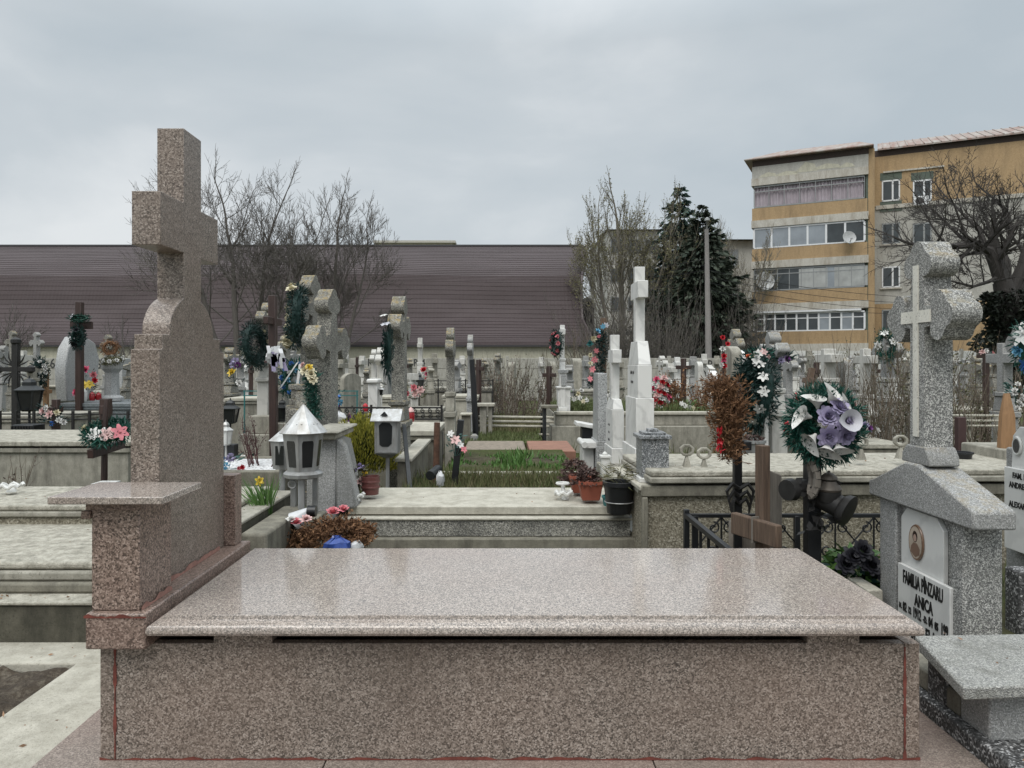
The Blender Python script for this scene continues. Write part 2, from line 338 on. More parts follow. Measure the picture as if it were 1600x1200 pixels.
# ------------------------------------------------------------------ flowers and greenery
def petal(mb, base, d, up, L, w, curl=0.3, n=3):
    d = Vector(d).normalized(); up = Vector(up).normalized(); a = d.cross(up).normalized(); vs = []; fs = []
    for i in range(n + 1):
        t = i / n; p = Vector(base) + d * L * t + up * (curl * L * t * t)
        ww = w * (math.sin(math.pi * (0.15 + 0.75 * t)) ** 0.8) / 2
        vs += [p - a * ww + up * 0.12 * ww, p, p + a * ww + up * 0.12 * ww]
    for i in range(n):
        for j in (0, 1): fs.append((i * 3 + j, i * 3 + j + 1, i * 3 + j + 4, i * 3 + j + 3))
    mb.add(vs, fs)
FL = {}
def flower_mesh(kind, mat):
    key = (kind, mat)
    if key in FL: return FL[key]
    mb = MB(); r = random.Random(hash(kind) % 1000 if False else len(FL) + 3)
    if kind == 'rose':
        for ring, (n, rr, tilt, L) in enumerate(((8, 0.3, 0.75, 0.72), (8, 0.24, 1.15, 0.68), (7, 0.17, 1.7, 0.64), (6, 0.1, 2.6, 0.6), (5, 0.04, 4.5, 0.56))):
            for k in range(n):
                a = 2 * math.pi * k / n + ring * 0.6 + r.uniform(-.15, .15)
                d = Vector((math.cos(a), math.sin(a), tilt)); o = Vector((math.cos(a) * rr, math.sin(a) * rr, -0.1 + ring * 0.02))
                petal(mb, o, d, Vector((-math.cos(a) * tilt, -math.sin(a) * tilt, 1)), L * r.uniform(.85, 1.15), 0.7, (-.5, -.4, -.25, .05, .2)[ring] + r.uniform(-.12, .12))
    elif kind == 'star':
        for k in range(6):
            a = 2 * math.pi * k / 6 + r.uniform(-.1, .1); d = Vector((math.cos(a), math.sin(a), 0.35))
            petal(mb, (0, 0, 0), d, (-math.cos(a) * .3, -math.sin(a) * .3, 1), 1.0, 0.62, -0.25)
        mb.lathe((0, 0, 0.05), [(0.02, 0), (0.16, 0.08), (0.12, 0.25), (0.02, 0.3)], 6)
    elif kind == 'calla':
        prof = []
        k0 = len(mb.v)
        for i in range(6):
            t = i / 5; rr = 0.1 + 0.56 * t ** 1.5
            for j in range(12):
                a = 2 * math.pi * j / 12; tip = max(0, math.cos(a)) ** 4
                mb.v.append((rr * (1 + 0.5 * tip * t) * math.cos(a), rr * math.sin(a), t * 1.0 * (1 + 0.15 * tip) - 0.35 * t * t * (1 - math.cos(a)) * 0.5))
        for i in range(5):
            for j in range(12): mb.f.append((k0 + i * 12 + j, k0 + i * 12 + (j + 1) % 12, k0 + (i + 1) * 12 + (j + 1) % 12, k0 + (i + 1) * 12 + j))
    elif kind == 'pom':
        for k in range(26):
            z = r.uniform(-0.2, 1); a = r.uniform(0, 6.28); q = math.sqrt(max(0, 1 - z * z)); d = Vector((q * math.cos(a), q * math.sin(a), z))
            petal(mb, d * 0.3, d, d.orthogonal(), 0.6, 0.42, 0.2, 2)
    elif kind == 'carn':
        for ring in range(3):
            for k in range(7):
                a = 2 * math.pi * k / 7 + ring; d = Vector((math.cos(a), math.sin(a), 0.4 + ring * 0.8 + r.uniform(-.2, .2)))
                petal(mb, (0, 0, 0), d, (-d.x, -d.y, 1), 0.9 - 0.15 * ring, 0.6, r.uniform(-.3, .3), 2)
    o = mb.build('flower', 'f_' + mat)
    me = o.data; bpy.data.objects.remove(o); FL[key] = me; return me
def flower(kind, mat, parent, loc, d, size, spin=None, label=None):
    o = bpy.data.objects.new('flower', flower_mesh(kind, mat)); C.objects.link(o); o.parent = parent
    o.location = Vector(loc)
    q = Vector(d).to_track_quat('Z', 'Y').to_matrix().to_4x4() @ Matrix.Rotation(rnd.uniform(0, 6.28) if spin is None else spin, 4, 'Z')
    o.rotation_euler = q.to_euler(); o.scale = (size,) * 3
    return o
def wreath(label, c, Rr, r, normal, mat='fakegreen', flowers=(), n=1500, L=0.045, w=0.007, squash=(1, 1), cat='wreath', name='wreath', fill=False, group=None, hang=None):
    """needle ring: local z is the facing direction, local y up"""
    t = thing(name, label, cat, (0, 0, 0), group); mb = MB()
    q = random.Random(len(bpy.data.objects))
    mb.torus((0, 0, 0), Rr, r * 0.55, 20, 6)
    for i in range(n):
        a = q.uniform(0, 6.283); b = q.uniform(0, 6.283); rr = q.uniform(0.3, 1.0) * r
        rad = Vector((math.cos(a), math.sin(a), 0)); pn = rad * math.cos(b) + Vector((0, 0, 1)) * math.sin(b)
        p = rad * Rr + pn * rr
        if fill and q.random() < 0.5: p = Vector((rad.x * Rr * math.sqrt(q.random()), rad.y * Rr * math.sqrt(q.random()), q.uniform(-.3, .6) * r))
        d = pn + Vector((-rad.y, rad.x, 0)) * q.uniform(-.6, 1.0) + Vector((q.uniform(-.5, .5), q.uniform(-.5, .5), q.uniform(-.5, .5)))
        mb.leaf(p, d, L * q.uniform(.6, 1.3), w, q)
    if squash != (1, 1): mb.v = [(x * squash[0], y * squash[1], z) for x, y, z in mb.v]
    mb.build('greenery', mat, t, smooth=False)
    for fl in flowers:
        kind, fm, ang, rad, size = fl[:5]
        p = Vector((math.cos(R(ang)) * rad * squash[0], math.sin(R(ang)) * rad * squash[1], r * 0.75))
        flower(kind, fm, t, p, Vector((p.x * 1.2, p.y * 1.2, max(r, 0.07) * 2.2)) if len(fl) < 6 else fl[5], size)
    z = Vector(normal).normalized(); x = Vector((0, 0, 1)).cross(z).normalized(); y = z.cross(x)
    m = Matrix((x, y, z)).transposed().to_4x4()
    t.matrix_basis = Matrix.Translation(Vector(c)) @ m
    return t
def bouquet(label, c, h, w, mat, flowers, nleaf=60, pot=None, cat='flowers', name='bouquet', L=0.08, lw=0.02, group=None):
    """flowers: (kind, colour, dx, dy, dz, size)"""
    t = thing(name, label, cat, c, group); c = Vector(c); q = random.Random(len(bpy.data.objects)); mb = MB()
    if pot:
        pm, pr, ph = pot
        MB().lathe(c, [(pr * .7, 0), (pr, ph * .9), (pr * 1.08, ph * .9), (pr * 1.08, ph), (pr * .9, ph), (pr * .85, ph * .8)], 14).build('pot', pm, t)
        base = c + Vector((0, 0, ph * .8))
    else: base = c
    hz = base.z - c.z
    for i in range(nleaf):
        a = q.uniform(0, 6.28); rr = math.sqrt(q.random()) * w / 2; zz = hz + (h - hz) * q.uniform(0.15, 0.95)
        p = c + Vector((rr * math.cos(a), rr * math.sin(a), zz))
        mb.leaf(p, (math.cos(a), math.sin(a), q.uniform(-.2, 1)), L * q.uniform(.6, 1.3), lw, q)
    for f in flowers:
        p = c + Vector(f[2:5]); mb.tube([base + Vector((f[2], f[3], 0)) * .2, (base + p) / 2 + Vector((f[2], f[3], 0)) * .2, p], 0.003, 3)
    mb.build('foliage', mat, t, smooth=False)
    for f in flowers:
        d = Vector((f[2] * 2, f[3] * 2 - 0.5 * w, 0.35 * h + 0.02)); flower(f[0], f[1], t, Vector(f[2:5]), d, f[5])
    return t
# ------------------------------------------------------------------ trees
def grow(mb, q, p, d, L, r, lv, maxlv, P):
    n = 4 if lv < maxlv else 3
    pts = [Vector(p)]; rads = [r]; dd = Vector(d).normalized(); taper = P.get('taper', 0.55)
    for i in range(n):
        dd = (dd + Vector((q.uniform(-1, 1), q.uniform(-1, 1), q.uniform(-1, 1))) * P.get('wob', 0.16) + Vector((0, 0, P.get('trop', 0.06)))).normalized()
        pts.append(pts[-1] + dd * L / n); rads.append(r * (1 - (1 - taper) * (i + 1) / n))
    mb.tube(pts, rads, 7 if lv == 0 else 5 if lv == 1 else 3, cap=False)
    if lv >= maxlv: return pts
    nb = P['nb'][min(lv, len(P['nb']) - 1)]
    tips = []
    for k in range(nb):
        t = P.get('start', 0.3) + (1 - P.get('start', 0.3)) * (k + q.random()) / nb
        i = min(int(t * n), n - 1); f = t * n - i
        b = pts[i].lerp(pts[i + 1], f); ax = (pts[i + 1] - pts[i]).normalized()
        a = q.uniform(0, 6.283) if lv else 2.4 * k + q.uniform(-.4, .4)
        o = ax.orthogonal().normalized(); o = Matrix.Rotation(a, 3, ax) @ o
        sp = R(q.uniform(*P.get('ang', (28, 58))))
        nd = ax * math.cos(sp) + o * math.sin(sp)
        rr = (r * (1 - (1 - taper) * t)) * P.get('rr', 0.55)
        grow(mb, q, b, nd, L * P.get('lr', 0.62) * q.uniform(.75, 1.2) * (1.15 - .45 * t), max(rr, P['rmin']), lv + 1, maxlv, P)
    grow(mb, q, pts[-1], dd, L * P.get('lr', 0.62) * 0.9, max(r * taper, P['rmin']), lv + 1, maxlv, P)
    return pts
def bare_tree(label, base, trunks, P, seed, mat='bark', cat='tree', name='bare_tree', maxlv=5, group=None, bark_trunk=None):
    """trunks: (offset, direction, length, radius)"""
    t = thing(name, label, cat, base, group); q = random.Random(seed); base = Vector(base)
    tr = MB(); cr = MB()
    for off, d, L, r in trunks:
        p = base + Vector(off); pts = [p]; dd = Vector(d).normalized(); rads = [r * 1.25]
        for i in range(5):
            dd = (dd + Vector((q.uniform(-1, 1), q.uniform(-1, 1), q.uniform(0, .5))) * P.get('twob', .06)).normalized()
            pts.append(pts[-1] + dd * L / 5); rads.append(r * (1 - .35 * (i + 1) / 5))
        tr.tube(pts, rads, 9)
        nb = P['nt']
        for k in range(nb):
            tt = P.get('tstart', .45) + (1 - P.get('tstart', .45)) * (k + .5) / nb; i = min(int(tt * 5), 4)
            b = pts[i].lerp(pts[i + 1], tt * 5 - i); a = 2.4 * k + q.uniform(-.5, .5); sp = R(q.uniform(*P.get('tang', (30, 65))))
            o = Matrix.Rotation(a, 3, dd) @ dd.orthogonal().normalized(); nd = dd * math.cos(sp) + o * math.sin(sp)
            grow(cr, q, b, nd, P['L1'] * q.uniform(.75, 1.15) * (1.15 - .4 * tt), rads[i] * P.get('r1', .5), 1, maxlv, P)
        grow(cr, q, pts[-1], dd, P['L1'] * .9, rads[-1] * .9, 1, maxlv, P)
    tr.build('trunk', bark_trunk or mat, t); cr.build('branches', mat, t, smooth=True)
    if P.get('buds'):
        bd = MB(); vs = cr.v
        for i in range(P['buds']):
            p = Vector(vs[q.randrange(len(vs))]); bd.leaf(p, (q.uniform(-1, 1), q.uniform(-1, 1), q.uniform(-.2, 1)), P['bl'] * q.uniform(.6, 1.4), P['bl'] * .55, q)
        bd.build('buds', 'buds', t, smooth=False)
    return t
def twig_bush(label, base, w, h, n, mat='twig_brown', seed=1, leaves=0, leafmat='olive', lsize=0.05, cat='bush', name='shrub', r0=0.008, wd=None, lean=0.0, group=None, maxlv=2, nbr=4):
    t = thing(name, label, cat, base, group); q = random.Random(seed); b = Vector(base); mb = MB(); wd = wd or w
    P = dict(nb=(nbr, 3), wob=0.14, trop=0.12, rmin=r0 * .3, ang=(20, 45), lr=.5, start=.25)
    for i in range(n):
        o = Vector((q.uniform(-1, 1) * w * .32, q.uniform(-1, 1) * wd * .32, 0)); d = Vector((o.x / w * 1.1 + lean + q.uniform(-.2, .2), o.y / wd + q.uniform(-.2, .2), 1))
        grow(mb, q, b + o, d, h * q.uniform(.45, .8), r0, 0, maxlv, P)
    mb.build('stems', mat, t, smooth=False)
    if leaves:
        lf = MB()
        for i in range(leaves):
            p = Vector(mb.v[q.randrange(len(mb.v))]) + Vector((q.uniform(-1, 1), q.uniform(-1, 1), q.uniform(-1, 1))) * lsize
            lf.leaf(p, (q.uniform(-1, 1), q.uniform(-1, 1), q.uniform(-.6, 1)), lsize * q.uniform(.6, 1.4), lsize * .5, q)
        lf.build('foliage', leafmat, t, smooth=False)
    return t
def spruce(label, base, h, w, seed, mat, name='spruce_tree', droop=0.25, lo=0.05, dens=1.0, irr=0.25):
    t = thing(name, label, 'tree', base); q = random.Random(seed); b = Vector(base); tr = MB(); fo = MB(); br = MB()
    tr.tube([b, b + Vector((0.05, 0, h * .5)), b + Vector((0, 0, h))], [h * .018, h * .011, .02], 8); tr.build('trunk', 'bark_dark', t)
    nl = int(h * 3.4)
    for i in range(nl):
        f = (i + q.random()) / nl; z = h * (lo + (1 - lo) * f) ; rad = w / 2 * (1 - f) ** 0.85 * q.uniform(1 - irr, 1 + irr * .5) + 0.12
        nb = max(4, int(9 * (1 - f) + 4))
        for k in range(nb):
            a = q.uniform(0, 6.283); L = rad * q.uniform(.65, 1.1); dx, dy = math.cos(a), math.sin(a)
            lift = q.uniform(.1, .5) if f > .8 else q.uniform(-.05, .2)
            pts = []
            for s_ in range(5):
                u = s_ / 4; pts.append(b + Vector((dx * L * u, dy * L * u, z + L * (lift * u - droop * 1.3 * u * u + .18 * u ** 4))))
            br.tube(pts, [.025, .02, .015, .01, .006], 3, cap=False)
            nn = int((16 + 30 * L) * dens)
            for m_ in range(nn):
                u = q.uniform(.12, 1.0) ** .8; s_ = min(int(u * 4), 3); p = pts[s_].lerp(pts[s_ + 1], u * 4 - s_)
                side = q.choice((-1, 1)); d = Vector((dx * .7 - dy * side * q.uniform(.2, 1), dy * .7 + dx * side * q.uniform(.2, 1), q.uniform(-.9, .15)))
                fo.leaf(p, d, q.uniform(.2, .46) * (0.6 + .4 * (1 - f)), q.uniform(.06, .12), q)
    for i in range(int(5200 * dens / 2.6)):
        f = 1 - math.sqrt(q.random()) if q.random() < .75 else q.random() * .8
        z = h * (lo + (1 - lo) * f); rad = (w / 2 * (1 - f) ** 0.85 + .05) * (.78 + .16 * math.sin(z * 6.1 + 3 * math.sin(z))) ; a = q.uniform(0, 6.283); rr = rad * math.sqrt(q.random()) * (1 + .18 * math.sin(3 * a + z * 2))
        fo.leaf(b + Vector((rr * math.cos(a), rr * math.sin(a), z)), (math.cos(a), math.sin(a), q.uniform(-1, -.1)), q.uniform(.25, .5), q.uniform(.1, .2), q)
    br.build('branches', 'bark_dark', t, smooth=False); fo.build('needles', mat, t, smooth=False)
    return t
def grass_patch(label, x0, x1, y0, y1, zf, n, h, mat='grass', seed=1, name='grass', w=0.008):
    q = random.Random(seed); mb = MB()
    for i in range(n):
        x = q.uniform(x0, x1); y = q.uniform(y0, y1)
        if math.sin(x * 5.1 + seed) + math.sin(y * 3.7 + x * 2) + q.uniform(-1.6, 1.6) < -.7: continue
        z = zf(y) if callable(zf) else zf
        mb.blade((x, y, z - .01), (q.uniform(-.5, .5), q.uniform(-.5, .5), 1), h * q.uniform(.4, 1.3), w * q.uniform(.7, 1.4), Vector((q.uniform(-1, 1), q.uniform(-1, 1), 0)))
    o = mb.build(name, mat, smooth=False, org=((x0 + x1) / 2, (y0 + y1) / 2, zf((y0 + y1) / 2) if callable(zf) else zf))
    return tag(o, label, 'grass', kind='stuff')
# ------------------------------------------------------------------ monuments
def lobe(c, e, Rr, n=22):
    """trefoil end centred c=(y,z), pointing along e"""
    ang = math.atan2(e[1], e[0]); out = []
    a = .52 * Rr; rho = .52 * Rr
    cs = [(a * math.cos(ang + k), a * math.sin(ang + k)) for k in (0, R(88), R(-88))]
    for i in range(n + 1):
        th = R(-140 + 280 * i / n) + ang; best = .45 * Rr
        for cx_, cy_ in cs:
            pr = cx_ * math.cos(th) + cy_ * math.sin(th); pp = rho * rho - (cx_ * cx_ + cy_ * cy_ - pr * pr)
            if pp > 0: best = max(best, pr + math.sqrt(pp))
        out.append((c[0] + best * math.cos(th), c[1] + best * math.sin(th)))
    return out
def trefoil_outline(w, z0, z1, span, Rr, za=None, foot=1.25):
    h = w / 2; za = za if za is not None else z0 + (z1 - z0) * .66
    Rr = min(Rr, (z1 - za - h * .5) * .46)
    ro = 1.04 * Rr
    o = [(-h * foot, z0), (h * foot, z0), (h, z0 + w * .8), (h, za - h * .9)]
    o += [(h * 1.0 + .001, za - h * .9)]
    o += lobe((max(span / 2 - ro, h + Rr * .9), za), (1, 0), Rr) + [(h, za + h * .9)]
    o += lobe((0, z1 - ro), (0, 1), Rr) + [(-h, za + h * .9)]
    o += lobe((-max(span / 2 - ro, h + Rr * .9), za), (-1, 0), Rr) + [(-h, za - h * .9), (-h, z0 + w * .8)]
    return o
def latin_outline(w, z0, z1, span, za=None, aw=None):
    h = w / 2; aw = (aw or w) / 2; za = za if za is not None else z0 + (z1 - z0) * .7
    return [(-h, z0), (h, z0), (h, za - aw), (span / 2, za - aw), (span / 2, za + aw), (h, za + aw), (h, z1), (-h, z1), (-h, za + aw), (-span / 2, za + aw), (-span / 2, za - aw), (-h, za - aw)]
def steps(mb, x, y, levels):
    """levels: (z0, z1, half thickness x, half width y[, taper x, taper y])"""
    for L in levels:
        z0, z1, hx, hy = L[:4]; tx, ty = (L[4], L[5]) if len(L) > 4 else (0, 0)
        mb.box(x - hx, x + hx, y - hy, y + hy, z0, z1, tx, ty)
    return mb
def mono(label, x0, x1, d, top, ped=None, style='trefoil', mat='lichen', span=None, arm=None, z0=None, pmat=None, rot=0.0, name=None, cat='grave cross', group=None, ph=None, ff=1.0, base_w=1.0, lean=0.0):
    """a monument seen edge-on: x0..x1 is its narrow face in the photo at distance d"""
    s = S(d); tk = (x1 - x0) * s; x = PX((x0 + x1) / 2, d); z0 = g(d) if z0 is None else z0; zt = PZ(top, d)
    zp = PZ(ped, d) if ped else z0 + (zt - z0) * .4
    H = zt - zp; span = span or H * .62; h = tk / 2
    nm = name or {'trefoil': 'stone_cross', 'latin': 'marble_cross', 'stele': 'gravestone', 'wood': 'wooden_cross'}.get(style, 'grave_cross')
    t = thing(nm, label, cat, (x, d, z0), group)
    w = max(.1, span * .22)
    if style in ('trefoil', 'latin'):
        P0 = MB(); ht = zp - z0; b = base_w
        steps(P0, x, d, [(z0, z0 + ht * .12, h * 1.75, span * .42 * b), (z0 + ht * .12, z0 + ht * .74, h * 1.35, span * .33 * b, h * .08, span * .02), (z0 + ht * .74, z0 + ht * .80, h * 1.55, span * .37 * b), (z0 + ht * .80, z0 + ht * .95, h * 1.2, span * .3 * b, h * .1, span * .08), (z0 + ht * .95, zp, h * 1.35, span * .24 * b)])
        P0.build('pedestal', pmat or mat, t, bevel=min(.012, tk * .08), seg=1)
        za = PZ(arm, d) if arm else zp + H * .66
        if style == 'trefoil': out = trefoil_outline(w, zp, zt, span, span * .175, za)
        else: out = latin_outline(w, zp, zt, span, za)
        mb = MB().prism([(a + d, b_) for a, b_ in out], x - h, x + h); mb.build('cross', mat, t, fix=True, bevel=min(.008, tk * .06), seg=1)
    elif style == 'stele':
        ht = zt - z0; b = base_w; W = span
        P0 = MB(); steps(P0, x, d, [(z0, z0 + ht * .14, h * 1.6, W * .62), (z0 + ht * .14, z0 + ht * .2, h * 1.35, W * .56)]); P0.build('base', pmat or mat, t, bevel=.008, seg=1)
        out = [(-W / 2, z0 + ht * .2), (W / 2, z0 + ht * .2)] + [(W / 2 * math.cos(a) * (1 + .04 * math.sin(a)), zt - W * .25 + W * .25 * math.sin(a)) for a in [math.pi * i / 10 for i in range(11)]]
        MB().prism([(a + d, b_) for a, b_ in out], x - h, x + h).build('slab', mat, t, fix=True, bevel=min(.008, tk * .06), seg=1)
    elif style == 'wood':
        za = PZ(arm, d) if arm else zt - H * .3
        MB().box(x - h, x + h, d - tk * .55, d + tk * .55, z0 - .05, zt).build('post', mat, t, bevel=.004, seg=1)
        MB().box(x - h * .7, x + h * .7, d - span / 2, d + span / 2, za - tk * .5, za + tk * .5).build('crossbar', mat, t, bevel=.004, seg=1)
    t.rotation_euler.z = R(rot); t.rotation_euler.y = R(lean)
    return t
# ================================================================== camera, light, sky
cam = bpy.data.cameras.new('camera'); co_ = bpy.data.objects.new('camera', cam); C.objects.link(co_)
co_.location = (0, 0, EYE); co_.rotation_euler = (R(90), 0, 0); cam.sensor_width = 36; cam.lens = 36 * F / 1600
cam.shift_x = (800 - CX) / 1600; cam.shift_y = -(600 - CY) / 1600; cam.clip_end = 2000; cam.clip_start = 0.05
scene.camera = co_
w = bpy.data.worlds.new('World'); scene.world = w; w.use_nodes = True; t = w.node_tree
bg = t.nodes['Background']; bg.inputs[1].default_value = 0.1
sky = N(t, 'ShaderNodeTexSky', sky_type='NISHITA', sun_disc=False); SUN_EL, SUN_AZ = 58, 200
sky.sun_elevation = R(SUN_EL); sky.sun_rotation = R(SUN_AZ); sky.dust_density = 4
tc = t.nodes.new('ShaderNodeTexCoord')
sxyz = t.nodes.new('ShaderNodeSeparateXYZ'); t.links.new(tc.outputs['Generated'], sxyz.inputs[0])
mp = N(t, 'ShaderNodeMapping'); mp.inputs['Scale'].default_value = (1.5, 1.2, 3.3); mp.inputs['Location'].default_value = (.35, .2, .32); t.links.new(tc.outputs['Generated'], mp.inputs['Vector'])
n1 = noise(t, mp.outputs[0], 1.35, 6, .5, .25)
cl = ramp(t, n1, [(.3, (3.5, 3.95, 4.25)), (.5, (4.25, 4.6, 4.82)), (.68, (5.6, 5.8, 5.9))])
zen = ramp(t, sxyz.outputs[2], [(0.0, G(1.12)), (.14, G(1.0)), (.45, G(1.0)), (.75, G(1.0))])
zm = N(t, 'ShaderNodeMapRange'); zm.inputs[1].default_value = .4; zm.inputs[2].default_value = .95; zm.inputs[3].default_value = 1.0; zm.inputs[4].default_value = 3.0
t.links.new(sxyz.outputs[2], zm.inputs[0])
vm = N(t, 'ShaderNodeVectorMath', operation='SCALE'); t.links.new(cl, vm.inputs[0]); t.links.new(zm.outputs[0], vm.inputs['Scale'])
col = mix(t, 1.0, vm.outputs[0], zen, 'MULTIPLY')
col = mix(t, .92, sky.outputs[0], col)
t.links.new(col, bg.inputs[0])
sl = bpy.data.lights.new('sun', 'SUN'); sl.energy = 1.25; sl.angle = R(38); sl.color = (1, .965, .91)
so = bpy.data.objects.new('sun', sl); C.objects.link(so)
# sky sun_rotation is measured clockwise from +y
az = R(SUN_AZ); sd = Vector((math.sin(az) * math.cos(R(SUN_EL)), math.cos(az) * math.cos(R(SUN_EL)), math.sin(R(SUN_EL))))
so.rotation_euler = sd.to_track_quat('Z', 'Y').to_euler(); so.location = (0, 0, 30)
scene.view_settings.view_transform = 'Standard'; scene.view_settings.look = 'None'; scene.view_settings.exposure = 0.5; scene.view_settings.gamma = 1
scene.cycles.use_denoising = True; scene.cycles.max_bounces = 6; scene.cycles.diffuse_bounces = 3; scene.cycles.glossy_bounces = 3
# ================================================================== ground
m, t, b = nt('earth_and_moss'); co = coords(t, rand=False)
c1 = ramp(t, noise(t, co, 5, 8, .7), [(.3, (.05, .042, .03)), (.55, (.1, .088, .062)), (.75, (.17, .155, .12))])
c2 = ramp(t, noise(t, co, 22, 6, .7), [(.3, (.035, .05, .016)), (.7, (.09, .11, .035))])
col = mix(t, ramp(t, noise(t, co, .7, 6, .65), [(.4, G(0)), (.58, G(.9))]), c1, c2)
t.links.new(col, b.inputs['Base Color']); b.inputs['Roughness'].default_value = 1; b.inputs['Specular IOR Level'].default_value = .1
bump(t, b, noise(t, co, 40, 6, .7), .9, .03); M['earth'] = m
mb = MB(); ys = [-30, -5, 0, 2, 4, 5.6, 6.5, 7.5, 9, 12, 16, 22, 30, 45, 80, 300, 900]; xs = [-700, -100, -40, -20, -10, -5, -2, 0, 2, 5, 10, 20, 40, 100, 700]
for y in ys:
    for x in xs: mb.v.append((x, y, g(y)))
for j in range(len(ys) - 1):
    for i in range(len(xs) - 1):
        k = j * len(xs) + i; mb.f.append((k, k + 1, k + 1 + len(xs), k + len(xs)))
tag(mb.build('ground', 'earth', org=(0, 0, 0)), kind='structure')
# ================================================================== hall with curved tile roof
m, t, b = nt('maroon_tile_sheet'); co = coords(t, rand=False)
sx = t.nodes.new('ShaderNodeSeparateXYZ'); t.links.new(co, sx.inputs[0])
wv = N(t, 'ShaderNodeMath', operation='MULTIPLY'); wv.inputs[1].default_value = 2 * math.pi / .2; t.links.new(sx.outputs[0], wv.inputs[0])
sn = N(t, 'ShaderNodeMath', operation='SINE'); t.links.new(wv.outputs[0], sn.inputs[0])
col = mix(t, ramp(t, noise(t, coords(t, (.25, 1, 1.2), False), .9, 5, .6), [(.35, G(0)), (.65, G(1))]), (.053, .039, .039), (.073, .056, .057))
t.links.new(col, b.inputs['Base Color']); b.inputs['Roughness'].default_value = .62; b.inputs['Specular IOR Level'].default_value = .22
bump(t, b, sn.outputs[0], .16, .02); M['roof'] = m
hall = thing('hall', 'long hall with a curved maroon metal tile roof behind the back wall', 'hall', (-10, 42, -.3))
DR = [(540, 38.0), (534, 38.15), (520, 39.3), (500, 40.6), (470, 41.25), (440, 41.6), (430, 41.8), (418, 42.8), (405, 44.3), (395, 46), (386, 47.6), (384, 48.0)]
def rprof(u):
    k = u * (len(DR) - 1); i = min(int(k), len(DR) - 2); f = k - i
    py = DR[i][0] + (DR[i + 1][0] - DR[i][0]) * f; d = DR[i][1] + (DR[i + 1][1] - DR[i][1]) * f
    return py, d
RX = [(545, 932), (520, 919), (500, 909), (470, 908), (430, 909), (405, 915), (384, 917)]
def rightpx(py):
    for (a, p), (b_, q_) in zip(RX, RX[1:]):
        if b_ <= py <= a: return p + (q_ - p) * (a - py) / (a - b_)
    return RX[0][1]
rows = 46; cols = 90; mb = MB(); prevtop = None; q = random.Random(5)
def rpt(u, c, drop=0.0):
    py, d = rprof(u); z = PZ(py, d); xr = PX(rightpx(py), d); x = -36 + (xr + 36) * c / cols
    sag = .022 * math.sin(x * .55 + u * 9) * math.sin(u * math.pi) + .03 * math.sin(x * .23 + 2 + u * 4) * math.sin(u * math.pi) + (.09 * math.exp(-((x + 14) / 7) ** 2) * math.sin(u * 3.1) if u > .3 else 0)
    return (x, d + drop * .8, z + sag - drop)
for r_ in range(rows):
    u0 = r_ / rows; u1 = (r_ + 1) / rows; k = len(mb.v)
    for c in range(cols + 1): mb.v.append(rpt(u0, c))
    for c in range(cols + 1): mb.v.append(rpt(u1, c, .013))
    for c in range(cols): mb.f.append((k + c, k + c + 1, k + cols + 2 + c, k + cols + 1 + c))
    if r_ < rows - 1:
        for c in range(cols + 1): mb.v.append(rpt(u1, c))
        k2 = k + cols + 1
        for c in range(cols): mb.f.append((k2 + c, k2 + c + 1, k2 + cols + 2 + c, k2 + cols + 1 + c))
mb.build('roof', 'roof', hall, smooth=False)
M['trim'] = plain('dark_grey_trim', (.05, .048, .05), .5)
pts = [(PX(rightpx(rprof(i / 22)[0]), rprof(i / 22)[1]) + .02, rprof(i / 22)[1], PZ(*rprof(i / 22)) - .05) for i in range(23)]
mb = MB()
for a, b_ in zip(pts, pts[1:]): mb.beam(a, b_, .1, .3)
mb.build('barge_board', plain('barge_paint', (.13, .1, .105), .5), hall)
mb = MB(); mb.beam((-36, 37.95, PZ(540, 38) - .02), (PX(932, 38), 37.95, PZ(540, 38) - .02), .12, .09); mb.build('gutter', 'trim', hall)
MB().box(-36, 4.55, 38.12, 56, -.3, PZ(541, 38.1)).build('wall', 'plaster', hall)
gx = 4.56; mb = MB(); out = [(38.6, PZ(546, 38.6))] + [(p[1] + .2, p[2] - .15) for p in pts[2:]] + [(56, 3.0), (56, 1.6)]
mb.prism(out, gx - .2, gx); mb.build('gable', plain('gable_render', (.2, .17, .165), .9), hall, fix=True)
mb = MB(); mb.box(-36, 5.3, 47.9, 48.3, PZ(386, 48), PZ(382.5, 48)); mb.build('ridge_cap', M['trim'], hall)
vt = MB(); vt.tube([(PX(921, 41), 41.6, PZ(545, 41)), (PX(920, 41), 41.4, PZ(500, 41)), (PX(918, 41), 41.2, PZ(478, 41)), (PX(918, 41), 41.0, PZ(468, 41))], [.28, .36, .38, .26], 14)
tag(vt.build('flue', plain('black_flue', (.022, .02, .022), .6), org=(PX(921, 41), 41.6, PZ(545, 41))), 'dark rounded flue hood at the right end of the maroon roof', 'flue')
tb = thing('apartment_block', 'flat pale rooftop of a far building over the roof ridge', 'building', (-8.5, 80, -.3))
MB().box(PX(590, 80), PX(708, 80), 80, 92, -.3, PZ(380, 80)).build('wall', 'plaster', tb)
MB().box(PX(584, 80), PX(712, 80), 79.6, 92.4, PZ(380, 80), PZ(376.5, 80)).build('parapet', plain('pale_coping', (.5, .48, .42), .8), tb)
MB().box(PX(636, 80), PX(655, 80), 81, 83, PZ(376.5, 80), PZ(375, 80)).build('roof_hatch', 'trim', tb)
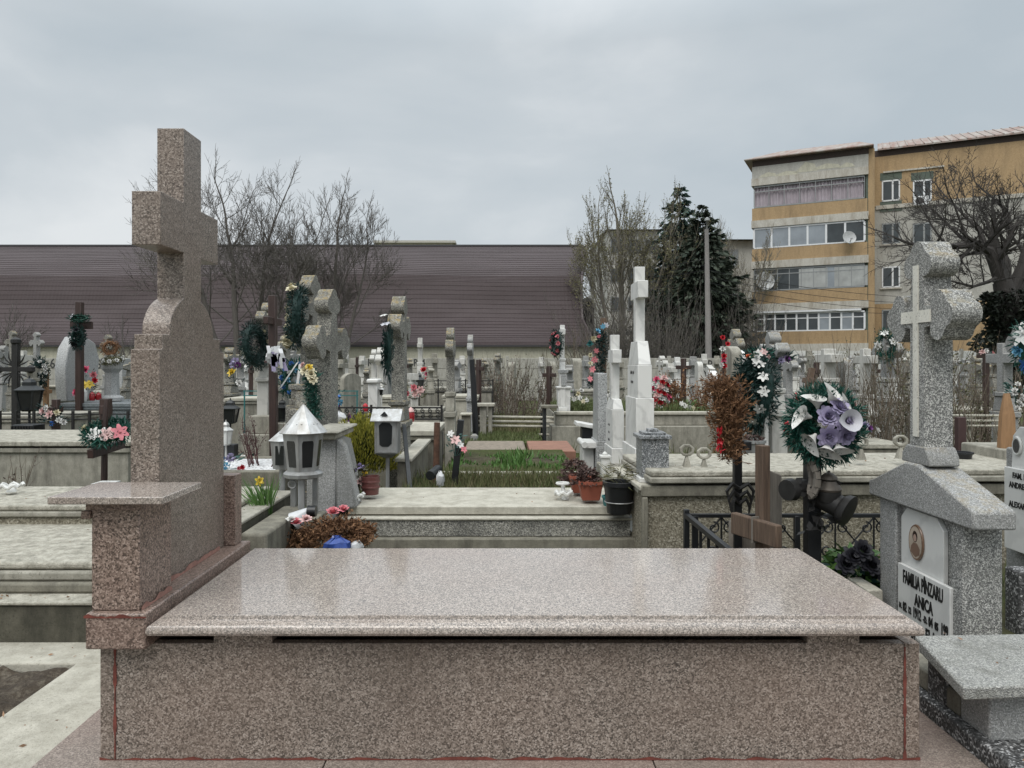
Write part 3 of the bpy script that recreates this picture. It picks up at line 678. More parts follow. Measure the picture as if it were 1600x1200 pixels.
# ================================================================== precast boundary wall
DW = 30.0
wl = thing('boundary_wall', 'long grey precast concrete cemetery wall with painted plot marks', 'wall', (-8, DW, -.3))
x = -24.0; pn = 0
while x < 9.6:
    zt = PZ(557, DW) + (.0 if x < 3 else .0)
    mb = MB()
    zz = -.3
    for k in range(4):
        zh = (zt + .3 - .06) / 4; mb.box(x + .09, x + 2.11, DW + .03, DW + .09, zz + .006, zz + zh - .006); zz += zh
    mb.box(x + .09, x + 2.11, DW + .055, DW + .075, -.3, zt - .07)
    mb.build('panel', 'conc_wall', wl, bevel=.01, seg=1)
    MB().box(x - .07, x + .07, DW - .03, DW + .13, -.3, zt + .02).build('post', 'conc_wall', wl, bevel=.012, seg=1)
    x += 2.2; pn += 1
for body, px, py, sz in (('R 66', 78, 571, .55), ('R 67', 150, 572, .55), ('R', 578, 568, .42), ('R 4', 655, 568, .42), ('R  3', 732, 568, .42), ('R A', 1047, 572, .5), ('R. A', 1120, 572, .5), ('R', 1187, 572, .5)):
    text(body, sz, '-y', (PX(px, DW), DW + .026, PZ(py + 4, DW)), wl, 'wallpaint', 'painted_mark', .85, .008)
fw = thing('white_fence', 'white panel fence in front of the ochre block at the right', 'fence', (20, 31, -.3))
for i in range(6):
    x = 12.2 + i * 2.4
    MB().box(x, x + 2.3, 31, 31.06, -.2, PZ(548, 31)).build('panel', 'whitepaint', fw); MB().box(x - .1, x, 30.97, 31.1, -.3, PZ(545, 31)).build('post', 'conc_wall', fw)
# ================================================================== apartment block
A = R(27); AO = Vector((PX(1175, 49), 49, -.3)); ca, sa = math.cos(A), math.sin(A)
def asolve(px, v):
    k = (px - CX) / F   # (Ox+u ca+v sa) = k (Oy - u sa + v ca)
    return (k * (AO.y + v * ca) - AO.x - v * sa) / (ca + k * sa)
def az_(py, u, v): return EYE - (py - CY) / F * (AO.y - u * sa + v * ca) + .3
apt = thing('apartment_block', 'ochre and grey apartment block with glazed balconies and rusty tin roof', 'building', (0, 0, 0))
M['ochre'] = concrete('ochre_render', (.44, .315, .18), (.34, .235, .13), .75, dark=(.23, .165, .1), bmp=.1, ds=.8)
M['palewall'] = concrete('pale_grey_render', (.46, .45, .41), (.36, .35, .32), .6, dark=(.2, .19, .165), bmp=.1, ds=.8)
M['palewall2'] = concrete('far_pale_render', (.5, .49, .45), (.42, .41, .38), .35, bmp=.1, ds=.3)
M['band'] = concrete('white_band_render', (.54, .52, .47), (.44, .42, .37), .75, dark=(.22, .18, .13), bmp=.1, ds=1.1)
M['green'] = plain('grey_green_paint', (.1, .125, .1), .8)
M['fascia'] = concrete('ruined_dark_fascia', (.09, .065, .055), (.05, .042, .04), .5, ds=.6)
M['tin'] = plain('rusty_tin', (.22, .12, .09), .6, .3, .9, c2=(.33, .31, .28), sc=(2.5, .3, .3))
M['curtain'] = plain('lilac_curtain', (.42, .37, .4), .9, .2, 2)
M['curtainw'] = plain('white_net_curtain', (.42, .43, .42), .9, .3, 1.5)
M['pane'] = plain('window_glass', (.065, .075, .08), .06, .5, .7)
M['panelight'] = plain('curtained_glass', (.3, .33, .36), .12, .3, .8)
M['pvc'] = plain('white_pvc', (.72, .73, .74), .4, .1)
M['alu'] = plain('dull_aluminium', (.28, .29, .29), .5, .2)
WA = asolve(1357, 0); v2 = 2.4; UE = 26.0
zs = [az_(p, WA, 0) for p in (541, 474, 403, 335, 265)]       # band heights (local z, ground = 0)
ztop = az_(232, WA, 0); WA2 = asolve(1374, v2)
def ab(name, mat, u0, u1, v0, v1, z0, z1, par=None, bev=0): return MB().box(u0, u1, v0, v1, z0, z1).build(name, mat, par or apt, bevel=bev)
ab('wall', 'ochre', 0.0, WA, 1.2, 11, 0, ztop)
ab('wing_wall', 'palewall', WA + .3, UE, v2, 11, 5.4, zs[4] - 1.9 + .0)
ab('lower_wing_wall', 'ochre', WA + .3, UE, v2 - .01, 11, 0, 5.4)
ab('upper_wing_wall', 'ochre', WA + .3, UE, v2 - .03, 11, zs[4] - 1.9, ztop + .0)
ab('wing_band', 'band', WA + .4, UE, v2 - .1, v2 - .03, zs[4] - 2.1, zs[4] - 1.85)
ab('corner_pier', 'ochre', WA - .02, WA + .34, .1, 2.6, 0, ztop)
ab('green_strip', 'green', WA - .16, WA - .02, .12, 1.2, 1, ztop)
ab('base_wall', 'palewall', 0.02, WA - .02, .25, 1.2, 0, zs[0] - .35)
for i, z in enumerate(zs):
    ab('floor_band', 'band', -.04, WA - .0, -.05, 1.2, z - .28, z + .2)
    if i < 4: ab('parapet', 'ochre', 0, WA - .06, .02, .14, z + .2, z + 1.02)
ab('attic_wall', 'palewall', 0, WA, .02, 1.2, zs[4] + .2, ztop - .32)
pm = MB()
for (a, b_, c_, d_) in ((.4, 1.6, .25, .55), (1.4, 2.9, .2, .5), (2.6, 4.0, .3, .95), (3.7, 5.4, .35, .7), (5.2, 6.2, .3, .62)): pm.add([(a, .012, zs[4] + b_ * 0 + c_), (b_ + .0, .012, zs[4] + c_), (b_ - .15, .012, zs[4] + d_ * .8), ((a + b_) / 2, .012, zs[4] + d_), (a + .2, .012, zs[4] + c_ + .15)], [(0, 1, 2, 3, 4)])
pm.build('plaster_patch', 'plaster', apt)
ab('fascia', 'fascia', .03, WA + .02, .05, 11, ztop - .32, ztop + .12); ab('wing_fascia', 'fascia', WA + .3, UE, v2 - .02, 11, ztop, ztop + .42)
# glazing
def glaze(z0, z1, n, kind, frame, thick=.05, u0=.12, u1=None, vv=.06, low=False):
    u1 = u1 or WA - .22; f = MB(); wdt = (u1 - u0) / n
    f.box(u0, u1, vv - .03, vv + .05, z0, z0 + .08); f.box(u0, u1, vv - .03, vv + .05, z1 - .1, z1)
    for k in range(n + 1):
        x = u0 + k * wdt; f.box(x - thick, x + thick, vv - .025, vv + .045, z0 + .08, z1 - .1)
    if low: f.box(u0, u1, vv - .02, vv + .04, z1 - .42, z1 - .36)
    fo = f.build('balcony_glazing', frame, apt)
    q = random.Random(int(z0 * 10))
    if kind == 'curtain':
        c = MB(); k = 150
        for i in range(k + 1):
            x = u0 + .05 + (u1 - u0 - .1) * i / k; y = vv + .14 + .045 * math.sin(i * 1.3) + .02 * math.sin(i * .37)
            c.v += [(x, y, z0 + .05), (x, y, z1 - .06)]
        for i in range(k): c.f.append((2 * i, 2 * i + 2, 2 * i + 3, 2 * i + 1))
        c.build('curtain', 'curtain', fo)
    else:
        for k in range(n):
            x = u0 + k * wdt; mt = 'panelight' if q.random() < (.75 if kind == 'light' else .25) else 'pane'
            MB().box(x + thick, x + wdt - thick, vv, vv + .02, z0 + .08, z1 - .1).build('pane', mt, fo)
        if kind == 'mixed':
            for (a, b_) in ((2.9, 4.6), (5.0, 6.9)):
                c = MB(); k = 40
                for i in range(k + 1):
                    x = a + (b_ - a) * i / k; y = vv - .012 + .006 * math.sin(i * 1.1); c.v += [(x, y, z0 + .1), (x, y, z1 - .15)]
                for i in range(k): c.f.append((2 * i, 2 * i + 2, 2 * i + 3, 2 * i + 1))
                c.build('curtain', 'curtainw', fo)
glaze(zs[3] + 1.04, zs[4] - .3, 7, 'curtain', 'alu', .02, low=True)
glaze(zs[2] + 1.04, zs[3] - .3, 6, 'light', 'pvc', .06)
glaze(zs[1] + 1.04, zs[2] - .3, 9, 'mixed', 'alu', .022, low=True)
glaze(zs[0] + 1.02, zs[1] - .42, 10, 'dark', 'pvc', .055, low=True)
ab('awning_box', 'pvc', .1, WA - .4, -.12, .03, zs[1] - .42, zs[1] - .3)
for c in (1392, 1441):
    u = asolve(c, v2)
    for r_, py in enumerate((298, 365, 433, 500)):
        if c == 1441 and r_ == 3: continue
        z = az_(py, u, v2); f = MB(); hw, hh = .52, .68
        for (a, b_, e, h) in ((-hw, hw, -hh, -hh + .09), (-hw, hw, hh - .09, hh), (-hw, -hw + .08, -hh, hh), (hw - .08, hw, -hh, hh), (-.05 + .1, .05 + .1, -hh, hh)):
            f.box(u + a, u + b_, v2 - .07, v2 + .0, z + e, z + h)
        fo = f.build('window', 'pvc' if r_ in (0, 2) else 'alu', apt); MB().box(u - hw + .08, u + hw - .08, v2 - .05, v2 - .035, z - hh + .09, z + hh - .09).build('pane', 'pane', fo)
        if r_ == 0:
            ab('window_surround', 'green', u - .62, u + .62, v2 - .045, v2 - .031, z + hh, z + hh + .5)
            if c == 1392: ab('window_surround', 'green', u - .62, u + .62, v2 - .045, v2 - .031, z - hh - .65, z - hh)
        else: ab('window_sill', 'band', u - .62, u + .62, v2 - .12, v2 - .03, z - hh - .09, z - hh)
u = asolve(1410, v2); ab('window_hood', 'band', u - 1.1, u + 2.3, v2 - .12, v2 - .03, az_(268, u, v2), az_(268, u, v2) + .1)
# roofs
rf = MB(); zr = ztop + .14
rf.add([(-.45, -.4, zr), (WA + .3, -.4, zr), (WA + .3, 12, zr), (-.45, 12, zr), (1.2, 5, zr + 1.72), (WA - .6, 5, zr + 1.72), (-.45, -.4, zr - .06), (WA + .3, -.4, zr - .06), (WA + .3, 12, zr - .06), (-.45, 12, zr - .06)],
       [(0, 1, 5, 4), (1, 2, 5), (2, 3, 4, 5), (3, 0, 4), (6, 7, 1, 0), (7, 8, 2, 1), (9, 6, 0, 3), (8, 9, 3, 2), (6, 9, 8, 7)])
rf.build('roof', 'tin', apt, smooth=False)
rf = MB(); zr = ztop + .44; a0 = WA + .5
rf.add([(a0, v2 - .35, zr), (UE + .5, v2 - .35, zr), (UE + .5, 12, zr), (a0, 12, zr), (a0, 7, zr + 1.66), (UE, 7, zr + 1.66), (a0, v2 - .35, zr - .1), (UE + .5, v2 - .35, zr - .1)], [(0, 1, 5, 4), (2, 3, 4, 5), (6, 7, 1, 0), (0, 4, 3), (1, 2, 5)])
sm = MB()
for i in range(40):
    x = a0 + .3 + i * (UE - a0) / 40; sm.beam((x, v2 - .37, zr + .01), (x, 7, zr + 1.68), .05, .05)
ro = rf.build('wing_roof', 'tin', apt, smooth=False); sm.build('roof_seam', 'tin', ro)
apt.location = AO; apt.rotation_euler.z = -A
def dish(label, px, py, v, r_, tilt):
    u = asolve(px, v); loc = AO + Vector((u * ca + v * sa, -u * sa + v * ca, 0)); loc.z = EYE - (py - CY) / F * loc.y
    t = thing('satellite_dish', label, 'satellite dish', loc, 'satellite dishes on the ochre block')
    d = MB(); d.lathe((0, 0, 0), [(r_ * .05, .0), (r_ * .5, r_ * .08), (r_, r_ * .3), (r_ * .98, r_ * .33), (r_ * .5, r_ * .11), (r_ * .05, .03)], 24); d.xf(Matrix.Rotation(R(tilt), 4, 'X'))
    d.v = [(a + loc.x, b + loc.y, c + loc.z) for a, b, c in d.v]; d.build('bowl', plain('dish_grey', (.45, .46, .46), .5), t)
    e = MB(); e.tube([loc + Vector((0, -.05, -r_ * .9)), loc + Vector((0, -r_ * .9, -.1))], .025, 5); e.beam(loc + Vector((-.05, -r_ * .9, -.12)), loc + Vector((.05, -r_ * .95, -.08)), .09); e.beam(loc + Vector((0, .05, 0)), loc + Vector((0, .42, -.05)), .06); e.build('feed_arm', 'alu', t)
dish('white satellite dish on the second balcony row from the top', 1326, 372, -.4, .42, 75)
dish('larger grey satellite dish on the third balcony row, by the left edge', 1194, 440, -.4, .62, 80)
u = asolve(1439, v2 - .2); v = v2 - .22; loc = AO + Vector((u * ca + v * sa, -u * sa + v * ca, 0)); loc.z = EYE - (314 - CY) / F * loc.y
ac = thing('air_conditioner', 'white air conditioner box under the upper right window of the block', 'air conditioner', loc)
MB().box(loc.x - .42, loc.x + .42, loc.y - .16, loc.y + .16, loc.z - .29, loc.z + .29).build('casing', 'pvc', ac, bevel=.03)
k = MB(); k.lathe((0, 0, 0), [(.04, .02), (.2, .02), (.22, 0), (.22, .015), (.04, .015)], 18); k.xf(Matrix.Rotation(R(90), 4, 'X')); k.v = [(a + loc.x - .1, b + loc.y - .17, c + loc.z) for a, b, c in k.v]; k.build('fan_grille', 'trim', ac)
ac.rotation_euler.z = -A
# second blocks behind the trees
b2 = thing('apartment_block', 'pale block half hidden behind the bare tree and spruces', 'building', (8.6, 70, -.3))
MB().box(PX(950, 70), PX(1030, 70), 70, 84, -.3, PZ(360, 70)).build('wall', 'palewall2', b2)
rf = MB(); x0, x1 = PX(946, 70), PX(1036, 70); zz = PZ(360, 70)
rf.add([(x0, 69.4, zz), (x1, 69.4, zz), (x1, 85, zz), (x0, 85, zz), (x0 + 2, 76, zz + .8), (x1 - 2, 76, zz + .8)], [(0, 1, 5, 4), (1, 2, 5), (2, 3, 4, 5), (3, 0, 4), (3, 2, 1, 0)]); rf.build('roof', 'fascia', b2, smooth=False)
for px in (965, 992, 1018):
    for py in (385, 430, 475):
        d = 69.97; w_ = MB().box(PX(px, d) - .7, PX(px, d) + .7, d - .02, d + .05, PZ(py, d) - .7, PZ(py, d) + .7).build('window', 'alu', b2); MB().box(PX(px, d) - .6, PX(px, d) + .6, d - .04, d - .025, PZ(py, d) - .6, PZ(py, d) + .6).build('pane', 'pane', w_)
b3 = thing('apartment_block', 'pale grey block with dark sloped roof between spruces and ochre block', 'building', (20, 64, -.3))
MB().box(PX(1105, 64), PX(1182, 64), 64, 80, -.3, PZ(376, 64)).build('wall', 'palewall2', b3)
rf = MB(); x0, x1 = PX(1098, 64), PX(1190, 64); zz = PZ(376, 64); rf.add([(x0, 63.3, zz), (x1, 63.3, zz), (x1, 81, zz), (x0, 81, zz), (x0 + 1, 71, zz + 1.2), (x1 - 1, 71, zz + 1.2)], [(0, 1, 5, 4), (1, 2, 5), (2, 3, 4, 5), (3, 0, 4), (3, 2, 1, 0)]); rf.build('roof', 'fascia', b3, smooth=False)
for py in (404, 455):
    d = 63.97; px = 1143; w_ = MB().box(PX(px, d) - .6, PX(px, d) + .6, d - .02, d + .05, PZ(py, d) - .8, PZ(py, d) + .8).build('window', 'alu', b3); MB().box(PX(px, d) - .5, PX(px, d) + .5, d - .04, d - .025, PZ(py, d) - .7, PZ(py, d) + .7).build('pane', 'panelight', w_)
# ================================================================== pole and wires
pl = thing('utility_pole', 'grey concrete lighting pole in front of the dark spruces', 'utility pole', (PX(1108, 32), 32, -.3))
MB().tube([(PX(1108, 32), 32, -.3), (PX(1104, 32), 32, PZ(358, 32))], [.16, .085], 10).build('shaft', concrete('pole_concrete', (.3, .28, .27), (.25, .235, .225), .3), pl)
MB().tube([(PX(1104, 32), 32, PZ(360, 32)), (PX(1104, 32), 31.9, PZ(352, 32)), (PX(1101, 32), 31.6, PZ(348, 32)), (PX(1098, 32), 31.3, PZ(348, 32))], .04, 6).build('lamp_arm', 'alu', pl)
MB().lathe((PX(1097, 32), 31.2, PZ(348, 32) - .1), [(.04, 0), (.12, .03), (.1, .13), (.03, .17)], 10).build('lamp_head', 'alu', pl)
for i, (pa, pb, sag) in enumerate(((422, 470, .5), (432, 478, .6), (441, 487, .7), (452, 492, .8))):
    a = Vector((PX(1106, 32), 32, PZ(pa, 32))); b_ = Vector((PX(1470, 34), 34, PZ(pb - 4, 34))); pts = []
    for k in range(13):
        u = k / 12; p = a.lerp(b_, u); p.z -= sag * 4 * u * (1 - u) * .5; pts.append(p)
    tag(MB().tube(pts, .013, 4).build('overhead_wire', 'black', org=a), ('topmost', 'second', 'third', 'lowest')[i] + ' of the thin black wires running right from the lighting pole', 'wire', 'overhead wires')
for i, (pa, pb) in enumerate(((424, 424), (430, 434), (437, 442))):
    a = Vector((PX(905, 52), 52, PZ(pa, 52))); b_ = Vector((PX(1104, 32), 32, PZ(pb - 20, 32)))
    pts = [a.lerp(b_, k / 10) - Vector((0, 0, .9 * (k / 10) * (1 - k / 10))) for k in range(11)]
    tag(MB().tube(pts, .013, 4).build('overhead_wire', 'black', org=a), ('upper', 'middle', 'lower')[i] + ' thin wire crossing the sky gap right of the maroon roof', 'wire', 'overhead wires')
# ================================================================== trees behind
P1 = dict(nb=(5, 4, 4, 3), wob=.17, trop=.06, rmin=.0085, lr=.64, nt=5, L1=3.5, tstart=.42, tang=(25, 58), r1=.34, rr=.48, ang=(25, 55))
bare_tree('broad bare tree with many stems in front of the maroon roof', (PX(372, 35), 35, -.3), [((0, 0, 0), (.0, 0, 1), 5.6, .17), ((.15, .1, 0), (.3, .1, 1), 5.4, .15), ((-.2, -.1, 0), (-.28, -.1, 1), 5.2, .14), ((.1, -.2, .3), (.62, 0, 1), 4.4, .11)], P1, 3, 'bark', maxlv=5)
P2 = dict(nb=(4, 4, 4, 3), wob=.15, trop=.09, rmin=.0085, lr=.6, nt=5, L1=2.7, tstart=.4, tang=(25, 50), r1=.36, rr=.48, ang=(22, 48))
bare_tree('slimmer bare tree right of the broad one, before the maroon roof', (PX(527, 36), 36, -.3), [((0, 0, 0), (-.03, 0, 1), 6.2, .13), ((.1, 0, 0), (.18, 0, 1), 5.2, .1), ((-.1, 0, 0), (-.22, 0, 1), 5.0, .09)], P2, 8, 'bark', maxlv=5)
bare_tree('low pale bare shrubby tree left of the granite cross', (PX(195, 33), 33, -.3), [((0, 0, 0), (.05, 0, 1), 1.8, .06), ((.3, 0, 0), (.5, 0, 1), 1.8, .05), ((-.3, 0, 0), (-.3, 0, 1), 1.6, .05)], dict(P2, L1=1.3, nt=5), 12, 'bark', maxlv=3)
bare_tree('small bare tree against the maroon roof at the far left', (PX(15, 33), 33, -.3), [((0, 0, 0), (.1, 0, 1), 2.0, .06), ((.3, 0, 0), (-.2, 0, 1), 2.1, .05)], dict(P2, L1=1.5, nt=6), 14, 'bark', maxlv=3)
M['bark_light'] = wood('pale_grey_bark', (.2, .18, .145), (.11, .1, .08), .95)
P3 = dict(nb=(5, 5, 4), wob=.12, trop=.16, rmin=.009, lr=.6, nt=9, L1=3.3, tstart=.25, tang=(22, 45), r1=.3, rr=.45, ang=(20, 45), buds=15000, bl=.085)
bare_tree('budding tree with upright twigs right of the maroon roof', (PX(975, 40), 40, -.3), [((0, 0, 0), (0, 0, 1), 6.4, .2), ((.2, 0, .8), (.28, 0, 1), 5.2, .12), ((-.2, 0, .8), (-.28, 0, 1), 5.4, .12)], P3, 21, 'bark_light', maxlv=4)
bare_tree('thin budding tree beside the ochre block, right of the spruces', (PX(1140, 46), 46, -.3), [((0, 0, 0), (.05, 0, 1), 6.5, .15), ((.2, 0, 0), (.2, 0, 1), 6.0, .1), ((-.2, 0, 0), (-.1, 0, 1), 6.5, .1)], dict(P3, L1=2.6, buds=2600), 25, 'bark_light', maxlv=4)
spruce('tall dark blue-green spruce with open drooping top', (PX(1062, 41), 41, -.3), PZ(287, 41) + .3, 7.8, 4, 'spruce', irr=.35, droop=.3, dens=2.6)
spruce('dull green bushy spruce right of the tall one, behind the pole', (PX(1098, 38), 38, -.3), PZ(322, 38) + .3, 7.6, 6, 'spruce2', droop=.15, dens=3.0, irr=.3)
for i, (px, py, d, w_, sd_, lb) in enumerate(((1030, 470, 34, 3.6, 3, 'tangled grey-brown bush under the spruces'), (945, 468, 35, 2.6, 4, 'tangled grey-brown bush at the right foot of the hall'), (1160, 480, 36, 2.2, 5, 'twiggy dark bush left of the ochre block'))):
    h_ = PZ(py, d) + .3
    twig_bush(lb, (PX(px, d), d, -.3), w_, h_, 60, 'bark', sd_, 900, 'olive', .07, r0=.02, maxlv=2, nbr=5)
# old walnut on the right
P4 = dict(nb=(5, 4, 4, 3), wob=.2, trop=.03, rmin=.009, lr=.62, nt=7, L1=2.0, tstart=.35, tang=(30, 65), r1=.5, rr=.55, ang=(30, 62), taper=.5)
d = 26
wt = thing('bare_tree', 'old dark spreading bare tree at the right, ivy on its trunk', 'tree', (PX(1585, d), d, -.3)); q = random.Random(31); tr = MB(); cr = MB()
def limb(pp, r0, r1, nside=9, sub=6, L1=1.9):
    pts = [Vector((PX(px, dd), dd, PZ(py, dd))) for px, py, dd in pp]; n = len(pts)
    rads = [r0 + (r1 - r0) * i / (n - 1) for i in range(n)]; tr.tube(pts, rads, nside)
    for k in range(sub):
        tt = .25 + .75 * (k + .5) / sub; i = min(int(tt * (n - 1)), n - 2); f = tt * (n - 1) - i; b_ = pts[i].lerp(pts[i + 1], f); ax = (pts[i + 1] - pts[i]).normalized()
        o = Matrix.Rotation(2.4 * k + q.uniform(-.6, .6), 3, ax) @ ax.orthogonal().normalized(); sp = R(q.uniform(35, 70))
        nd = ax * math.cos(sp) + o * math.sin(sp) + Vector((0, 0, .25)); grow(cr, q, b_, nd, L1 * q.uniform(.7, 1.2) * (1.1 - .4 * tt), rads[i] * .42, 1, 4, P4)
    grow(cr, q, pts[-1], pts[-1] - pts[-2], L1 * .8, r1, 1, 4, P4)
limb([(1590, 627, d), (1585, 540, d), (1575, 470, d), (1566, 440, d)], .55, .3, 11, 1)
limb([(1566, 442, d), (1556, 415, d), (1545, 392, d), (1520, 382, d - .3), (1490, 385, d - .8), (1455, 385, d - 1.3)], .26, .07, 9, 12)
limb([(1570, 445, d), (1572, 415, d), (1566, 395, d + .4), (1580, 370, d + .6), (1575, 335, d + .8), (1562, 318, d + 1)], .2, .05, 8, 10, 1.35)
limb([(1580, 455, d), (1598, 415, d), (1606, 380, d), (1625, 340, d + .3), (1630, 330, d + .5)], .22, .06, 8, 10, 1.35)
limb([(1562, 432, d), (1545, 440, d - .2), (1520, 448, d - .6), (1490, 440, d - 1)], .09, .03, 6, 6, 1.3)
limb([(1545, 392, d), (1530, 360, d + .3), (1505, 335, d + .6), (1490, 318, d + 1)], .1, .03, 6, 8, 1.6)
tr.build('trunk', 'bark_dark', wt); cr.build('branches', 'bark_dark', wt)
iv = MB()
for i in range(5200):
    u = q.random(); z = u; px = 1590 + (1570 - 1590) * u; py = 610 + (455 - 610) * u; a = q.uniform(0, 6.28); rr = q.uniform(.3, .95) * (1.15 - .5 * abs(u - .5)) * (1 + .25 * math.sin(u * 17))
    p = Vector((PX(px, d) + rr * math.cos(a) * 1.0 + .1, d + rr * math.sin(a), PZ(py, d)))
    iv.leaf(p, (math.cos(a), math.sin(a), q.uniform(-.9, .5)), q.uniform(.1, .2), .15, q)
iv.build('ivy', 'ivy', wt, smooth=False)
# ================================================================== FOREGROUND
# --- granite tomb
tomb = thing('granite_tomb', 'polished pink granite tomb with raised lid on spacers, in the foreground', 'tomb', (0.02, 2.55, 0))
BX0, BX1, BY0, BY1, BZ = -1.181, 1.225, 2.16, 2.93, .343
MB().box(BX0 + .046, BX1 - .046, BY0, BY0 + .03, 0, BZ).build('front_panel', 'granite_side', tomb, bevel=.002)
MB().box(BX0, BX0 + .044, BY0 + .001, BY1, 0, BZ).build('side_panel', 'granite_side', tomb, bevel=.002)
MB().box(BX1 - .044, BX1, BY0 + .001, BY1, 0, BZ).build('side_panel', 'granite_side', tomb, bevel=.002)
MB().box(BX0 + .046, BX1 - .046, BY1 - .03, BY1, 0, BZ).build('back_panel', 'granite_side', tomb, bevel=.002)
MB().box(BX0 + .045, BX1 - .045, BY0 + .031, BY1 - .031, .02, .05).build('inner_floor', 'conc_black', tomb)
gq = random.Random(4)
def smear(x0, x1, y, z0, z1, n=14, vert=True):
    """a hand-wiped strip of grout with ragged width"""
    mb = MB(); k = 0
    for i in range(n + 1):
        u = i / n; a = gq.uniform(.15, 1.0)
        if vert:
            z = z0 + (z1 - z0) * u; c = (x0 + x1) / 2; h = (x1 - x0) / 2 * a; mb.v += [(c - h, y, z), (c + h, y, z)]
        else:
            x = x0 + (x1 - x0) * u; h = (z1 - z0) * a; mb.v += [(x, y, z0), (x, y, z0 + h)]
    for i in range(n): mb.f.append((2 * i, 2 * i + 2, 2 * i + 3, 2 * i + 1))
    return mb
for x in (BX0 + .045, BX1 - .045):
    smear(x - .006, x + .006, BY0 - .0025, .005, BZ - .01, 22).build('grout_line', 'grout', tomb, smooth=False)
smear(BX0, BX1, BY0 - .003, .001, .012, 70, False).build('grout_line', 'grout', tomb, smooth=False)
LX0, LX1, LY0, LY1 = -1.0165, 1.203, 2.095, 2.944
mb = MB(); rings = [(.3835, .012), (.387, .004), (.394, 0), (.404, 0), (.412, .004), (.418, .012), (.4215, .024), (.4205, .030), (.4235, .034), (.434, .036), (.4355, .0385)]
for z, i_ in rings: mb.v += [(LX0 + i_, LY0 + i_, z), (LX1 - i_, LY0 + i_, z), (LX1 - i_, LY1 - i_, z), (LX0 + i_, LY1 - i_, z)]
for k in range(len(rings) - 1):
    for j in range(4): mb.f.append((k * 4 + j, k * 4 + (j + 1) % 4, (k + 1) * 4 + (j + 1) % 4, (k + 1) * 4 + j))
mb.f += [(3, 2, 1, 0), tuple(len(mb.v) - 4 + j for j in range(4))]
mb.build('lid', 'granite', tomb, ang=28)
for a, b_ in ((-.845, -.675), (.893, 1.045)): MB().box(a, b_, BY0 - .006, BY0 + .1, BZ + .0005, .383).build('spacer', 'granite_side', tomb, bevel=.002)
for a, b_ in ((-.5, -.35), (.6, .75)): MB().box(a, b_, BY1 - .1, BY1 - .02, BZ + .0005, .383).build('spacer', 'granite_side', tomb, bevel=.002)
for a, b_ in ((-1.36, -.52), (-.516, .44), (.444, 1.405)):
    for c_, e in ((1.2, 2.02), (2.024, 3.08)):
        MB().box(a, b_, c_, e, -.06, 0).build('floor_slab', 'granite_floor', tomb, bevel=.003)
MB().box(-1.34, 1.39, 1.22, 3.06, -.12, -.06).build('footing', 'conc_dark', tomb)
# --- granite headstone with cross and pedestals
hs = thing('granite_headstone', 'tall pink granite cross headstone with side pedestals at the left of the foreground tomb', 'headstone', (-1.13, 2.55, BZ))
MB().box(-1.194, -1.02, 2.105, 2.985, BZ + .001, .448).build('plinth', 'granite_red', hs, bevel=.006)
smear(-1.196, -1.018, 2.1015, .436, .449, 14, False).build('grout_line', 'grout', hs, smooth=False)
pm = MB()
n = 26; k = 0
for i in range(n + 1):
    y = 2.13 + (2.86 - 2.13) * i / n; h = gq.uniform(.2, 1) * .02; xx = -1.047 if y < 2.34 or y > 2.84 else -1.0905
    pm.v += [(xx + .002 + .002, y, .449), (xx + .0025, y, .449 + h)]
for i in range(n):
    if abs(pm.v[2 * i][0] - pm.v[2 * i + 2][0]) < .01: pm.f.append((2 * i, 2 * i + 2, 2 * i + 3, 2 * i + 1))
pm.build('grout_line', plain('pale_pink_grout', (.36, .19, .15), .9, .4, 40), hs, smooth=False)
XL, XR = -1.185, -1.093
yc = 2.6
out = [(2.345, .448), (2.888, .448), (2.888, 1.21), (2.846, 1.21), (2.846, 1.259), (2.787, 1.259)]
hwid = .183
def arc(a0, a1, n=12): return [(yc + hwid * math.cos(R(a0 + (a1 - a0) * i / n)), 1.259 + .14 * math.sin(R(a0 + (a1 - a0) * i / n))) for i in range(n + 1)]
out += [p for p in arc(0, 66) if p[0] > 2.672] + [(2.671, 1.386)]
out += [(2.671, 1.544), (2.828, 1.544), (2.828, 1.716), (2.671, 1.716), (2.671, 1.972), (2.525, 1.972), (2.525, 1.716), (2.352, 1.716), (2.352, 1.544), (2.525, 1.544), (2.525, 1.386)]
out += [p for p in arc(114, 180) if p[0] < 2.524] + [(2.413, 1.259), (2.368, 1.259), (2.368, 1.21), (2.345, 1.21)]
MB().prism(out, XL, XR).build('cross_slab', 'granite_side', hs, bevel=.005, fix=True)
for y0, y1, nm in ((2.13, 2.335, 0), (2.892, 2.965, 1)):
    MB().box(-1.189, -1.05, y0, y1, .449, .742 if nm == 0 else .726).build('pedestal', 'granite_red', hs, bevel=.003)
MB().box(-1.2, -1.04, 2.117, 2.34, .742, .764).build('pedestal_collar', 'granite_red', hs, bevel=.003)
MB().box(-1.215, -1.19, 2.12, 2.34, .715, .738).build('pedestal_moulding', 'granite_red', hs, bevel=.003)
MB().box(-1.284, -.957, 2.075, 2.342, .7655, .787).build('pedestal_top', 'granite', hs, bevel=.003)
